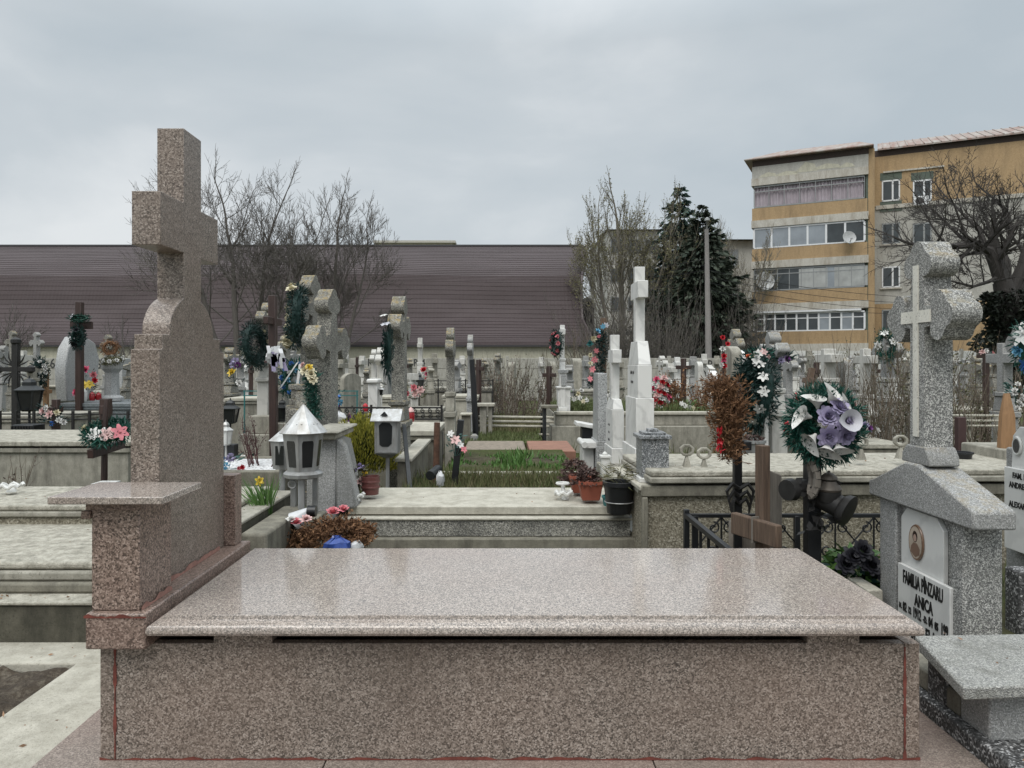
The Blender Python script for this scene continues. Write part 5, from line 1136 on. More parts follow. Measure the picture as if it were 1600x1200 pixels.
MB().box(x0 - .012, x1 + .01, 4.70, 4.94, z0 + .015, z0 + .044).build('white_base', 'marble', gbx, bevel=.003); MB().box(x0 - .025, x1 + .02, 4.69, 4.95, z0 - .05, z0 + .0145).build('foot', 'conc_light', gbx, bevel=.003)
# --- iron fence
fn = thing('iron_fence', 'low black wrought iron fence with scrolls around the grave behind the tomb', 'fence', (1.6, 4.2, -.1))
def rail(a, b_, wdt=.022, nm='rail'): MB().beam(a, b_, wdt).build(nm, 'black', fn, bevel=.002, seg=1)
FY, FZ = 4.2, .3
rail((1.05, FY, FZ), (2.25, FY, FZ)); rail((1.05, FY, .02), (2.25, FY, .02)); rail((1.05, FY, FZ), (1.05, 3.25, FZ), .028); rail((1.05, FY, .02), (1.05, 3.25, .02))
for x, y, h in ((1.05, FY, .335), (1.1, FY, .3), (1.05, 3.25, .335), (1.68, FY, .3), (2.25, FY, .32)): rail((x, y, -.12), (x, y, h), .03, 'post')
def spiral(cx_, y, cz, r0, a0, turns, sgn, n=20): return [(cx_ + sgn * r0 * (1 - .75 * i / n) * math.cos(a0 + turns * 6.283 * i / n), y, cz + r0 * (1 - .75 * i / n) * math.sin(a0 + turns * 6.283 * i / n)) for i in range(n + 1)]
for cx_ in (1.25, 1.55, 1.9, 2.12):
    mb = MB()
    for sg in (-1, 1):
        mb.tube([(cx_ + sg * .15 * math.sin(R(90 * i / 10)), FY, FZ - .19 + .18 * (1 - math.cos(R(90 * (1 - i / 10)))) * 1.0) for i in range(11)], .005, 5); mb.tube(spiral(cx_ + sg * .045, FY, FZ - .07, .035, R(90), 1.2, sg), .005, 5); mb.tube(spiral(cx_ + sg * .05, FY, FZ - .2, .03, R(-90), 1.2, sg), .005, 5)
    mb.tube([(cx_, FY, FZ), (cx_, FY, .02)], .006, 5); mb.build('scroll', 'black', fn)
for y in (4.05, 3.9, 3.75, 3.6, 3.45): MB().beam((1.05, y, .02), (1.05, y, FZ), .014).build('bar', 'black', fn)
# --- black post with dried conifer
dp = thing('metal_cross', 'black iron cross post holding the big dried conifer bunch', 'grave cross', (PX(1152, 3.95), 3.95, -.1)); x = PX(1152, 3.95)
MB().box(x - .021, x + .021, 3.93, 3.97, -.1, PZ(606, 3.95)).build('post', 'black', dp, bevel=.003); MB().box(x - .02, x + .02, 3.78, 4.12, .72, .765).build('crossbar', 'black', dp, bevel=.003); MB().lathe((x, 3.95, PZ(606, 3.95)), [(.026, 0), (.03, .006), (.012, .03)], 4, R(45)).build('cap', 'black', dp)
mb = MB()
for k, (zz, rr) in enumerate(((.5, .07), (.46, .06), (.42, .05))):
    for sg in (-1, 1): mb.tube([(x, 3.92, zz), (x + sg * rr * .6, 3.9, zz + .03), (x + sg * rr, 3.9, zz - .01), (x + sg * rr * .9, 3.9, zz - .05)], [.012, .012, .01, .004], 5)
mb.build('leaf_ornament', 'iron', dp)
db = thing('dried_bunch', 'tall brown dried conifer bunch with a red ribbon tied to the black post', 'dried bunch', (PX(1130, 3.85), 3.85, PZ(720, 3.85))); q = random.Random(12); mb = MB()
for i in range(520):
    u = q.random() ** .8; z = PZ(722 - 122 * u, 3.85); wd = .03 + .062 * max(0, min(1, (u - .2) / .4)); cxx = PX(1140 - 8 * u, 3.85); p = Vector((cxx + q.uniform(-1, 1) * wd * .75, 3.85 + q.uniform(-.06, .06), z)); d = Vector((q.uniform(-1, 1) * (.5 + u), q.uniform(-.8, .5), q.uniform(-.1, 1.2))).normalized(); L = q.uniform(.05, .1)
    for k in range(15):
        pp = p + d * L * k / 15; mb.leaf(pp, d * .9 + Vector((q.uniform(-1, 1), q.uniform(-1, 1), q.uniform(-1, 1))) * .8, q.uniform(.018, .034), .006, q)
mb.build('twigs', 'dry', db, smooth=False)
mb = MB(); q = random.Random(3)
for i in range(40): mb.leaf((PX(1122 + q.uniform(-3, 4), 3.8), 3.78, PZ(q.uniform(672, 705), 3.8)), (q.uniform(-.3, .3), -.2, q.uniform(-1, 1)), .03, .016, q)
mb.build('ribbon', 'f_red', db)
# --- wooden cross and plank
wc = thing('wooden_cross', 'rough brown wooden cross leaning behind the granite lid', 'grave cross', (1.3, 3.68, -.1))
MB().box(-.022, .024, -.03, .03, -.02, .858).build('post', 'wood_brown', None, bevel=.004); o = bpy.data.objects['post'] if False else C.objects[-1]
o.parent = wc
MB().box(-.062, -.023, -.17, .17, .385, .495).build('crossbar', 'wood_brown', None, bevel=.006); C.objects[-1].parent = wc
MB().box(-.064, -.0225, -.005, .005, .375, .505).build('centre_band', 'wood_grey', None); C.objects[-1].parent = wc
wc.rotation_euler = (0, 0, R(20))
tag(MB().add([(1.375, 3.8, -.1), (1.46, 3.83, -.1), (1.46, 3.87, -.1), (1.375, 3.84, -.1), (1.37, 3.8, .62), (1.455, 3.83, .585), (1.455, 3.87, .585), (1.37, 3.84, .62)], [(3, 2, 1, 0), (4, 5, 6, 7), (0, 1, 5, 4), (1, 2, 6, 5), (2, 3, 7, 6), (3, 0, 4, 7)]).build('wooden_plank', 'wood_grey', bevel=.006, org=(1.41, 3.83, -.1)), 'grey weathered plank standing behind the brown wooden cross', 'plank')
tag(MB().box(1.22, 1.42, 3.95, 3.99, -.1, .33).build('stone_stub', 'wood_grey', bevel=.02, org=(1.3, 3.97, -.1)), 'low dark weathered board at the foot of the brown wooden cross', 'board')
# --- pipe cross with lantern and purple wreath
pc_ = thing('metal_cross', 'black iron pipe cross with flanged arms below the purple rose wreath', 'grave cross', (1.515, 3.6, -.1)); x = 1.515
MB().box(x - .034, x + .034, 3.57, 3.63, -.1, .86).build('post', 'black', pc_, bevel=.004)
def pipe(p, q_, prof, nm, mat, n=14):
    p = Vector(p); q_ = Vector(q_); mb = MB(); mb.tube([p.lerp(q_, u) for u, r_ in prof], [r_ for u, r_ in prof], n); return mb.build(nm, mat, pc_, ang=50)
pipe((1.5, 3.6, .565), (1.36, 3.52, .56), [(0, .038), (.5, .04), (.62, .033), (.75, .036), (.78, .055), (1, .05)], 'left_arm', 'iron')
pipe((1.52, 3.58, .53), (1.63, 3.46, .47), [(0, .05), (.75, .055), (.78, .062), (.84, .072), (1, .078), (1.03, .05)], 'right_arm', 'iron')
lm = thing('brass_lantern', 'dull brown tiered lantern cap on the right arm of the pipe cross', 'lantern', (PX(1298, 3.5), 3.5, PZ(772, 3.5)))
c = (PX(1298, 3.5), 3.52, PZ(768, 3.5)); MB().lathe(c, [(.055, 0), (.058, .01), (.052, .022), (.036, .04), (.033, .048), (.036, .05)], 18).build('lower_tier', 'bronze', lm); MB().lathe(c, [(.03, .051), (.04, .056), (.038, .066), (.022, .082), (.006, .09), (.006, .096)], 18).build('upper_tier', 'bronze', lm)
MB().lathe(c, [(.05, -.05), (.055, -.03), (.055, -.002)], 14).build('body', 'iron', lm)
q = random.Random(6); mb = MB()
for i in range(14):
    a0 = 2 * math.pi * i / 14; a1 = a0 + .43
    mb.beam((1.475 + .01 * math.cos(a0 * 2), 3.5 + .03 * math.cos(a0), .62 + .085 * math.sin(a0)), (1.475 + .01 * math.cos(a1 * 2), 3.5 + .03 * math.cos(a1), .62 + .085 * math.sin(a1)), .024 * q.uniform(.7, 1.2), .03)
mb.build('cracked_ring', 'wood_grey', pc_)
mb = MB()
for i in range(22): p = Vector((x + q.uniform(-.09, .06), 3.53, q.uniform(.36, .62))); mb.leaf(p, (q.uniform(-1, 1), -.3, q.uniform(-1, .2)), q.uniform(.04, .08), .035, q)
mb.build('leaf_ornament', 'iron', pc_, smooth=False)
wr = wreath('green wreath with purple roses and white calla lilies on the pipe cross', (PX(1287, 3.5), 3.5, PZ(664, 3.5)), .105, .06, (-.28, -1, .12), 'fakegreen', [], 5200, .036, .0065, (1.05, 1.15))
def wf(kind, colr, dx, dy, sz, dirv=None, dz=.06, spin=None): flower(kind, colr, wr, (dx, dy, dz), dirv or (dx * 3, dy * 3, .35), sz, spin)
for dx, dy, sz in ((.0, .035, .052), (.05, .08, .047), (.0, -.055, .053), (.075, -.05, .048), (.1, .03, .04), (.06, .0, .04)): wf('rose', 'purple', dx + .01, dy, sz, None, .085)
for dx, dy, sz, ang in ((-.085, .045, .075, 170), (-.045, .1, .07, 100), (.02, .14, .07, 60), (-.06, -.065, .075, 230), (.005, -.115, .07, 265), (.06, -.115, .06, 290), (.085, .1, .055, 40)):
    wf('calla', 'white', dx * .72, dy * .72, sz, (math.cos(R(ang)) * 1.1, math.sin(R(ang)) * 1.1, .55), .06, 0)
wf('calla', 'pale', .085, .015, .08, (.3, .05, 1), .08, 1.5)
# --- black roses
br = thing('rose_bunch', 'bunch of black artificial roses with green leaves right of the tomb', 'flowers', (PX(1338, 3.5), 3.5, -.05)); 
heap(br, (PX(1340, 3.55), 3.6, -.02), .34, .27, 420, 'leafgreen', 8, .06, .03); heap(br, (PX(1340, 3.55), 3.6, .0), .3, .22, 300, 'fakedark', 9, .06, .03)
for px, py, sz in ((1318, 880, .05), (1345, 858, .05), (1358, 882, .052), (1330, 868, .045), (1375, 893, .045)): flower('rose', 'roseblack', br, Vector((PX(px, 3.42), 3.4, PZ(py, 3.42))) - br.location, (.1, -.8, .6), sz)
tag(MB().box(PX(1356, 3.3), PX(1380, 3.3), 3.3, 3.6, -.1, PZ(922, 3.3)).build('marble_slab', 'conc_light', bevel=.006, org=(1.7, 3.45, -.1)), 'small pale slab corner beside the black roses', 'slab')
lg = tag(MB().box(2.25, 2.9, 3.2, 3.3, -.14, .26).build('dark_kerb', 'terrazzo_dark', bevel=.01, org=(2.5, 3.25, .06)), 'dark stone kerb piece standing behind the portrait monument', 'kerb')
# ================================================================== MIDDLE GROUND
def slab_grave(label, x0, x1, d0, d1, top, mat='conc', lid='conc_light', gap=True, z0=None, lt=.05, name='concrete_grave', steps_=1):
    """px extents measured at the front edge d0; top = py of the lid's front top edge"""
    X0, X1 = PX(x0, d0), PX(x1, d0); zt = PZ(top, d0); z0 = g(d0) - .05 if z0 is None else z0
    t = thing(name, label, 'grave', ((X0 + X1) / 2, (d0 + d1) / 2, z0))
    zb = zt - lt - (.02 if gap else .004)
    MB().box(X0 + .04, X1 - .04, d0 + .04, d1 - .03, z0, zb - .05).build('body', mat, t, bevel=.008)
    MB().box(X0 + .015, X1 - .015, d0 + .015, d1 - .01, zb - .049, zb).build('rim', mat, t, bevel=.008)
    MB().box(X0, X1, d0, d1, zt - lt, zt).build('lid', lid, t, bevel=.008)
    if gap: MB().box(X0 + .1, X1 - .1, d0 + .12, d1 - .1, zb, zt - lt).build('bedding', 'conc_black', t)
    return t
# --- left: grey rendered tomb, wreath cross, railings
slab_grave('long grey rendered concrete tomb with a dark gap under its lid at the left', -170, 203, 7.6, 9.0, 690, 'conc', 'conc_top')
bouquet('low green plants with white flowers growing before the grey rendered tomb', (PX(80, 6.6), 6.6, g(6.6)), .13, .62, 'leafgreen', [('carn', 'white', -.19, -.05, .1, .05), ('carn', 'white', -.12, -.06, .1, .05)], 260, cat='plant', name='plant', L=.07, lw=.02)
twig_bush('dried dark weed stalks before the grey tomb at the far left', (PX(12, 6.4), 6.4, g(6.4)), .35, .62, 9, 'twig_brown', 5, 60, 'dry2', .025, cat='weed', name='dry_weed', r0=.005, maxlv=1)
wcx = thing('wooden_cross', 'thin dark wooden cross below a green artificial wreath, before the grey tomb', 'grave cross', (PX(165, 6.0), 6.0, g(6)))
x = PX(164, 6.0); MB().tube([(x - .01, 6.0, -.12), (x, 6.0, PZ(660, 6.0)), (x + .005, 6.02, PZ(625, 6))], [.028, .024, .02], 8).build('post', 'wood_dark', wcx)
mb = MB(); mb.beam((x - .01, 5.8, PZ(705, 6)), (x + .03, 6.22, PZ(698, 6)), .05, .07); mb.build('crossbar', 'wood_dark', wcx, bevel=.004)
wreath('flat green wreath with white lilies and a big pink flower on the thin dark cross', (PX(168, 5.95), 5.95, PZ(676, 5.95)), .13, .055, (0, -.35, 1), 'fakegreen', [('star', 'white', 250, .13, .06), ('star', 'white', 285, .12, .055), ('star', 'pink', 330, .17, .07), ('star', 'palepink', 300, .14, .06), ('carn', 'cream', 185, .16, .05)], 1500, .05, .01)
tag(MB().box(PX(142, 5.4), PX(172, 5.4), 5.4, 5.55, .02, PZ(756, 5.4)).build('white_plaque', 'plaque', org=(PX(157, 5.4), 5.45, .02)), 'small white plaque at the foot of the thin dark cross', 'plaque')
rl = thing('iron_railing', 'old dark iron railing with thin bars behind the grey tomb at the left', 'railing', (PX(100, 10.2), 10.2, -.3)); 
for z in (PZ(647, 10.2), PZ(655, 10.2), PZ(672, 10.2)): MB().beam((PX(-60, 10.2), 10.2, z), (PX(206, 10.2), 10.2, z), .018).build('rail', 'iron', rl)
for px in (-40, 0, 25, 53, 88, 114, 140, 200): MB().beam((PX(px, 10.2), 10.2, -.3), (PX(px, 10.2), 10.2, PZ(642, 10.2)), .03).build('post', 'iron', rl)
mono('dark square wooden stake behind the railing, right of the pink wreath bunch', 159, 172, 9.6, 623, style='wood', mat='wood_dark', span=.2, arm=640, cat='grave cross')
mono('short rusty brown stake cross standing in the old iron railing', 83, 92, 9.7, 624, style='wood', mat='wood_dark', span=.25, arm=640)
bouquet('pale pink and white flower heap by the old iron railing', (PX(82, 9.6), 9.6, PZ(668, 9.6)), .3, .3, 'fakedark', [('carn', 'palepink', -.06, -.1, .22, .06), ('carn', 'palepink', .02, -.1, .18, .06), ('carn', 'white', -.02, -.1, .26, .05), ('carn', 'cream', .1, -.08, .2, .05), ('carn', 'white', .14, -.1, .1, .05), ('pom', 'blue', .05, -.1, .06, .04), ('carn', 'white', .2, -.1, .08, .05)], 90)
bx = thing('ribbed_bin', 'dark ribbed metal box standing behind the left grey tomb', 'bin', (PX(35, 9.5), 9.5, -.3)); MB().box(PX(17, 9.5), PX(52, 9.5), 9.5, 9.75, -.3, PZ(664, 9.5)).build('box', 'darkmetal', bx, bevel=.01)
for k in range(8): MB().beam((PX(19 + k * 4.4, 9.5), 9.49, -.3), (PX(19 + k * 4.4, 9.5), 9.49, PZ(666, 9.5)), .015).build('rib', 'iron', bx)
# black ornate cross, lantern at far left
oc = thing('iron_cross', 'ornate black wrought iron cross with leaf ornaments at the far left', 'grave cross', (PX(25, 10.8), 10.8, -.3)); x = PX(25, 10.8)
MB().beam((x, 10.8, -.3), (x, 10.8, PZ(533, 10.8)), .085).build('post', 'iron', oc, bevel=.005); MB().beam((PX(-4, 10.8), 10.8, PZ(577, 10.8)), (PX(51, 10.8), 10.8, PZ(577, 10.8)), .07).build('crossbar', 'iron', oc, bevel=.005)
mb = MB()
for sx_ in (-1, 1):
    for zc in (560, 590):
        for k in range(3): a = R(20 + 30 * k); mb.tube([(x + sx_ * .04, 10.78, PZ(577, 10.8) + (.05 if zc == 560 else -.05)), (x + sx_ * (.06 + .1 * math.cos(a)), 10.76, PZ(577, 10.8) + (1 if zc == 560 else -1) * (.05 + .12 * math.sin(a))), (x + sx_ * (.05 + .17 * math.cos(a)), 10.76, PZ(577, 10.8) + (1 if zc == 560 else -1) * (.05 + .22 * math.sin(a)))], [.01, .012, .004], 5)
for px in (-2, 48): mb.lathe((PX(px, 10.8), 10.8, PZ(577, 10.8) - .06), [(.02, 0), (.06, .03), (.06, .09), (.02, .12)], 8)
mb.lathe((x, 10.8, PZ(540, 10.8)), [(.03, 0), (.07, .04), (.07, .09), (.02, .12)], 8); mb.build('ornaments', 'iron', oc)
def lantern(label, px, d, base, top, wpx, mat='darkmetal', roof=None, n=4, glass='glassdark', legs=False, pole=True, z0=None):
    """flared street-lamp style grave lantern"""
    s = S(d); x = PX(px, d); w_ = wpx * s / 2; zb, zt = PZ(base, d), PZ(top, d); h = zt - zb; z0 = g(d) if z0 is None else z0
    t = thing('grave_lantern', label, 'lantern', (x, d, z0)); ph = R(45) if n == 4 else 0; k = 1.414 if n == 4 else 1
    mb = MB(); mb.lathe((x, d, zb), [(w_ * .62 * k, 0), (w_ * .9 * k, h * .55)], n, ph); b_ = mb.build('glass', glass, t, ang=10)
    mb = MB()
    for i in range(n):
        a = ph + 2 * math.pi * i / n; mb.beam((x + w_ * .62 * k * math.cos(a), d + w_ * .62 * k * math.sin(a), zb), (x + w_ * .92 * k * math.cos(a), d + w_ * .92 * k * math.sin(a), zb + h * .56), w_ * .16)
    mb.lathe((x, d, zb - h * .05), [(w_ * .5 * k, 0), (w_ * .7 * k, h * .05)], n, ph); mb.build('frame', mat, t, ang=10)
    mb = MB(); mb.lathe((x, d, zb + h * .55), [(w_ * 1.08 * k, 0), (w_ * 1.1 * k, h * .03), (w_ * .5 * k, h * .16), (w_ * .5 * k, h * .26), (w_ * .3 * k, h * .34), (w_ * .08, h * .38), (w_ * .1, h * .45)], n, ph); mb.build('roof', roof or mat, t, ang=10)
    if pole: MB().tube([(x, d, z0 - .05), (x, d, zb)], max(.012, w_ * .14), 6).build('pole', mat, t)
    return t
lantern('large black flared lantern near the ornate iron cross at the left', 46, 10.4, 640, 587, 28)
lantern('dark square lantern right of the granite headstone', 360, 8.8, 660, 622, 22)
lantern('dark arched lantern at the foot of the tall brown wooden cross', 441, 9.2, 657, 622, 17, pole=False)
lantern('small white lantern with amber lower part right of the granite headstone', 353, 7.4, 694, 656, 22, 'galv', 'galv', 6, 'whitepaint')
tag(MB().box(PX(345, 7.4), PX(366, 7.4), 7.4, 7.52, g(7.4), PZ(695, 7.4)).build('black_box', 'black', bevel=.004, org=(PX(355, 7.4), 7.46, g(7.4))), 'black box under the small white lantern', 'box')
# --- polished blue-grey tomb with sail stele
slab_grave('polished blue-grey granite tomb carrying the sail-shaped stele', 92, 215, 13.6, 15.2, 630, 'bluegranite', 'bluegranite', False, lt=.07, name='granite_grave')
sl_ = thing('gravestone', 'tall grey sail-shaped granite stele with curved edge', 'headstone', (PX(115, 14.4), 14.4, PZ(627, 14.4)))
s = S(14.4); x0 = PX(106, 14.4)
out = [(13.95, PZ(626, 14.4)), (14.75, PZ(626, 14.4)), (15.0, PZ(590, 14.4)), (15.05, PZ(560, 14.4)), (14.9, PZ(535, 14.4)), (14.5, PZ(524, 14.4)), (14.2, PZ(527, 14.4)), (13.98, PZ(545, 14.4)), (13.88, PZ(575, 14.4)), (13.9, PZ(600, 14.4))]
MB().prism(out, PX(110, 14.4), PX(127, 14.4)).build('slab', 'greygranite', sl_, fix=True, bevel=.02)
wsl = mono('dark brown wooden cross rising above the sail-shaped stele', 120, 129, 13.6, 472, style='wood', mat='wood_dark', span=.3, arm=508, z0=-.2, name='wooden_cross')

MB().box(PX(108, 13.5), PX(143, 13.5), 13.52, 13.56, PZ(514, 13.5), PZ(502, 13.5)).build('crossbar', 'wood_dark', wsl, bevel=.005)
wreath('round dark wreath on the wooden cross above the sail-shaped stele', (PX(121, 13.4), 13.4, PZ(527, 13.4)), .11, .06, (0.1, -1, 0), 'fakedark', [('carn', 'roseblack', 90, .1, .07), ('carn', 'roseblack', 250, .1, .08)], 700, .06, .016, (.8, 1.3))
wreath('green ribbon garland on top of the dark wooden cross at the left', (PX(124, 13.42), 13.42, PZ(497, 13.4)), .1, .04, (0.1, -1, .5), 'fakegreen', [('star', 'pale', 160, .1, .06)], 420, .06, .014, (1.3, .5))
bouquet('pink, red and yellow flowers at the foot of the sail-shaped stele', (PX(138, 14.0), 14.0, PZ(626, 14)), .62, .36, 'olive', [('carn', 'hotpink', 0.0, -.1, .58, .1), ('carn', 'pink', .12, -.05, .48, .09), ('star', 'yellow', 0.0, -.12, .3, .09), ('star', 'yellow', .09, -.12, .31, .09), ('carn', 'hotpink', -.15, -.12, .16, .1), ('carn', 'red', -.1, -.12, .14, .1), ('carn', 'palepink', 0.0, -.15, .13, .08), ('carn', 'red', .17, -.1, .38, .08)], 80)
def candle(label, px, d, base, top, wpx, mat, capm='galv'):
    x = PX(px, d); z = PZ(base, d); h = PZ(top, d) - z; r_ = wpx * S(d) / 2; t = thing('grave_candle', label, 'grave candle', (x, d, z))
    MB().lathe((x, d, z), [(r_ * .8, 0), (r_, h * .2), (r_ * .95, h * .6), (r_ * .75, h * .68)], 12).build('glass', mat, t); MB().lathe((x, d, z + h * .68), [(r_ * .95, 0), (r_ * .9, h * .08), (r_ * .4, h * .24), (r_ * .1, h * .32)], 12).build('lid', capm, t); return t
candle('white house-shaped candle holder before the pink and red flowers', 132, 13.8, 627, 607, 9, 'whitepaint', 'whitepaint'); candle('amber grave candle left of the white candle holder', 122, 13.85, 626, 612, 9, 'amber', 'amber'); candle('round orange grave candle by the small grey pedestal at the left', 99, 14.3, 623, 611, 10, 'f_orange', 'redglass'); candle('red grave candle right of the white candle holder', 144, 13.85, 626, 612, 9, 'redglass', 'redglass'); candle('darker red grave candle nearest the grey pillar', 154, 13.9, 625, 613, 9, 'redglass', 'redglass')
pg = thing('stone_pillar', 'fluted grey stone pillar with flared cap on the polished blue-grey tomb', 'pillar', (PX(175, 14.3), 14.3, PZ(626, 14.3))); z = PZ(626, 14.3); s = S(14.3)
MB().lathe((PX(175, 14.3), 14.3, z), [(17 * s, 0), (17 * s, 5 * s), (11 * s, 9 * s), (10 * s, 44 * s), (15 * s, 50 * s), (16 * s, 60 * s)], 8, R(22)).build('shaft', 'greygranite', pg, ang=25)
wreath('white scalloped wreath lying on the fluted grey pillar cap', (PX(176, 14.2), 14.2, PZ(563, 14.2)), .17, .04, (0, -.3, 1), 'olive', [('carn', 'white', a, .18, .055) for a in range(0, 360, 40)], 300, .05, .02)
mono('small lichened trefoil cross with a brown dried wreath behind the fluted pillar', 165, 173, 16.5, 523, 585, span=.4, arm=540, rot=70, mat='lichen', pmat='terrazzo_grey')
wreath('brown dried wreath on the small lichened cross behind the fluted pillar', (PX(172, 16.2), 16.2, PZ(544, 16.2)), .13, .06, (.3, -1, 0), 'dry', [], 500, .06, .014)
pb = thing('stone_pedestal', 'small square grey concrete pedestal left of the sail-shaped stele', 'pedestal', (PX(86, 14.5), 14.5, -.3)); MB().box(PX(75, 14.5), PX(97, 14.5), 14.4, 14.7, -.3, PZ(605, 14.5)).build('body', 'conc', pb, bevel=.01); MB().box(PX(72, 14.5), PX(99, 14.5), 14.35, 14.75, PZ(605, 14.5) + .001, PZ(602, 14.5)).build('cap', 'conc_light', pb, bevel=.006)
mono('pale orange wooden stake cross left of the small grey pedestal', 69, 75, 13.5, 578, style='wood', mat='wood_orange', span=.3, arm=612)
wreath('dark green oval wreath with white flowers at the left, by the orange stake', (PX(62, 13.3), 13.3, PZ(582, 13.3)), .14, .07, (.4, -1, 0), 'fakedark', [('carn', 'white', a, .14, .055) for a in (-40, 0, 40, 80, 20)], 700, .07, .016, (.7, 1.35))
mono('lichened trefoil cross at the far left, behind the ornate iron cross', 16, 24, 17, 517, 600, span=.4, arm=535, mat='lichen', rot=72)
mono('pale trefoil cross on a thin shaft, second from the far left', 54, 61, 18, 519, 596, span=.4, arm=536, mat='terrazzo_grey', rot=72)
slab_grave('low flat grey grave behind the iron railing at the far left', -60, 88, 11.3, 12.6, 650, 'conc', 'conc', False)
# --- between headstone and tall lichen crosses
gr_ = thing('gravel_bed', 'kerbed grave filled with white marble gravel right of the granite headstone', 'grave', (PX(395, 6.6), 6.9, g(6.6)))
x0, x1 = PX(240, 6.5), PX(440, 6.5); zt = PZ(737, 6.5)
MB().box(x0, x1, 6.5, 6.62, -.2, zt).build('front_kerb', 'conc_dark', gr_, bevel=.008); MB().box(x1 - .1, x1, 6.621, 7.5, -.2, zt).build('side_kerb', 'conc_dark', gr_, bevel=.008); MB().box(x0, x1, 7.501, 7.62, -.2, zt).build('back_kerb', 'conc_dark', gr_, bevel=.008); MB().box(x0, x1 - .11, 6.63, 7.49, -.2, zt - .012).build('gravel', 'gravel', gr_)
twig_bush('bare dark red rose bush growing in the white gravel', (PX(408, 7.0), 7.0, zt - .02), .42, .42, 10, 'twig_red', 4, 160, 'dry2', .025, cat='rose bush', name='rose_bush', r0=.006, maxlv=2, nbr=3)
bouquet('blue and turquoise artificial flowers on the white gravel', (PX(357, 6.75), 6.75, zt - .01), .12, .2, 'fakeblue', [('pom', 'blue', -.04, -.03, .08, .05), ('pom', 'purple', .02, 0, .1, .05), ('pom', 'skyblue', 0.0, -.06, .03, .045), ('carn', 'red', .14, -.05, .02, .035), ('carn', 'pink', .11, -.05, .01, .03)], 20)
mc = mono('lichened trefoil cross on a patterned marble pedestal beside the tall brown wooden cross', 411, 424, 9.4, 473, 568, span=.6, arm=498, mat='lichen', pmat='marble_old', z0=PZ(676, 9.4))
t = thing('stone_plinth', 'stepped concrete plinth under the marble pedestal and brown wooden cross', 'plinth', (PX(410, 9.3), 9.4, -.3))
MB().box(PX(376, 9.0), PX(470, 9.0), 8.9, 10.1, -.35, PZ(678, 9.0)).build('lower_step', 'conc', t, bevel=.01); MB().box(PX(388, 9.0), PX(425, 9.0), 9.0, 9.9, PZ(678, 9.0) + .001, PZ(650, 9.0)).build('upper_block', 'conc', t, bevel=.01); MB().box(PX(426, 9.0), PX(468, 9.0), 9.02, 9.9, PZ(678, 9.0) + .001, PZ(662, 9.0)).build('ledge', 'conc_light', t, bevel=.008)
mono('tall dark brown wooden cross leaning beside the lichened trefoil cross', 423, 434, 8.9, 462, style='wood', mat='wood_dark', span=.55, arm=502, lean=-.5)
wreath('big dark green wreath seen edge-on on the left lichened trefoil cross', (PX(398, 9.1), 9.1, PZ(540, 9.1)), .2, .075, (1, -.22, .1), 'fakedark', [('carn', 'cream', a, .2, .05) for a in (-30, 10, 50)] + [('carn', 'palepink', -60, .2, .05)], 2200, .05, .009, (1, 1.1))
rb = thing('ribbon_bow', 'grey and white funeral ribbon hanging on the tall brown wooden cross', 'ribbon', (PX(432, 8.8), 8.8, PZ(545, 8.8))); mb = MB(); q = random.Random(8)
for i in range(12):
    px = q.uniform(418, 442); p = Vector((PX(px, 8.75), 8.75 + q.uniform(-.06, .06), PZ(q.uniform(540, 552), 8.75))); L = q.uniform(.08, .26); a = Vector((.022, q.uniform(-.02, .02), 0)); b_ = p + Vector((q.uniform(-.05, .05), q.uniform(-.04, .02), -L))
    mb.add([p - a, p + a, (p + b_) / 2 + a + Vector((0, -.02, 0)), b_ + a, b_ - a, (p + b_) / 2 - a + Vector((0, -.02, 0))], [(0, 1, 2, 5), (5, 2, 3, 4)])
mb.build('tails', 'whitebag', rb, smooth=False); mb = MB()
for i in range(8): p = Vector((PX(q.uniform(425, 440), 8.7), 8.7, PZ(q.uniform(548, 560), 8.7))); a = Vector((.025, 0, 0)); b_ = p + Vector((q.uniform(-.02, .06), 0, -q.uniform(.1, .22))); mb.add([p - a, p + a, b_ + a, b_ - a], [(0, 1, 2, 3)])
mb.build('dark_tails', 'f_purple', rb, smooth=False)
# the two big lichened crosses
mono('big lichened trefoil cross with rusty yellow top, front one of the pair left of centre', 500, 523, 6.1, 452, 690, span=.74, arm=536, z0=g(6.1), mat='lichen', pmat='terrazzo_grey', rot=-9)
mono('lichened trefoil cross standing behind the front big one, dark wreath on its arm', 474, 494, 7.4, 430, 600, span=.72, arm=484, mat='lichen', pmat='lichen', rot=-8)
wreath('dark green wreath with white roses hanging on the rear big lichened cross', (PX(463, 7.05), 7.05, PZ(494, 7.0)), .17, .085, (-1, -.28, .08), 'fakedark', [('rose', 'cream', a, .235, .05, (.0 + math.cos(R(a)), math.sin(R(a)), .35)) for a in (60, 85, 110, 135, 160, 180, 200, 225, 250, 275, 300)] + [('rose', 'white', 160, .2, .035)], 2000, .045, .009, (1, 1.22))
gd = thing('green_garland', 'long green needle garland hanging down the front big lichened cross', 'garland', (PX(490, 5.95), 5.9, PZ(600, 5.9))); mb = MB(); q = random.Random(2)
for i in range(1500): u = q.random(); p = Vector((PX(484 + 8 * u, 5.85) + q.uniform(-.045, .045), 5.85 + q.uniform(-.05, .05), PZ(575 + 78 * u, 5.85))); mb.leaf(p, (q.uniform(-1, 1), q.uniform(-1, .4), q.uniform(-1, .6)), q.uniform(.03, .06), .007, q)
mb.build('needles', 'fakegreen', gd, smooth=False)
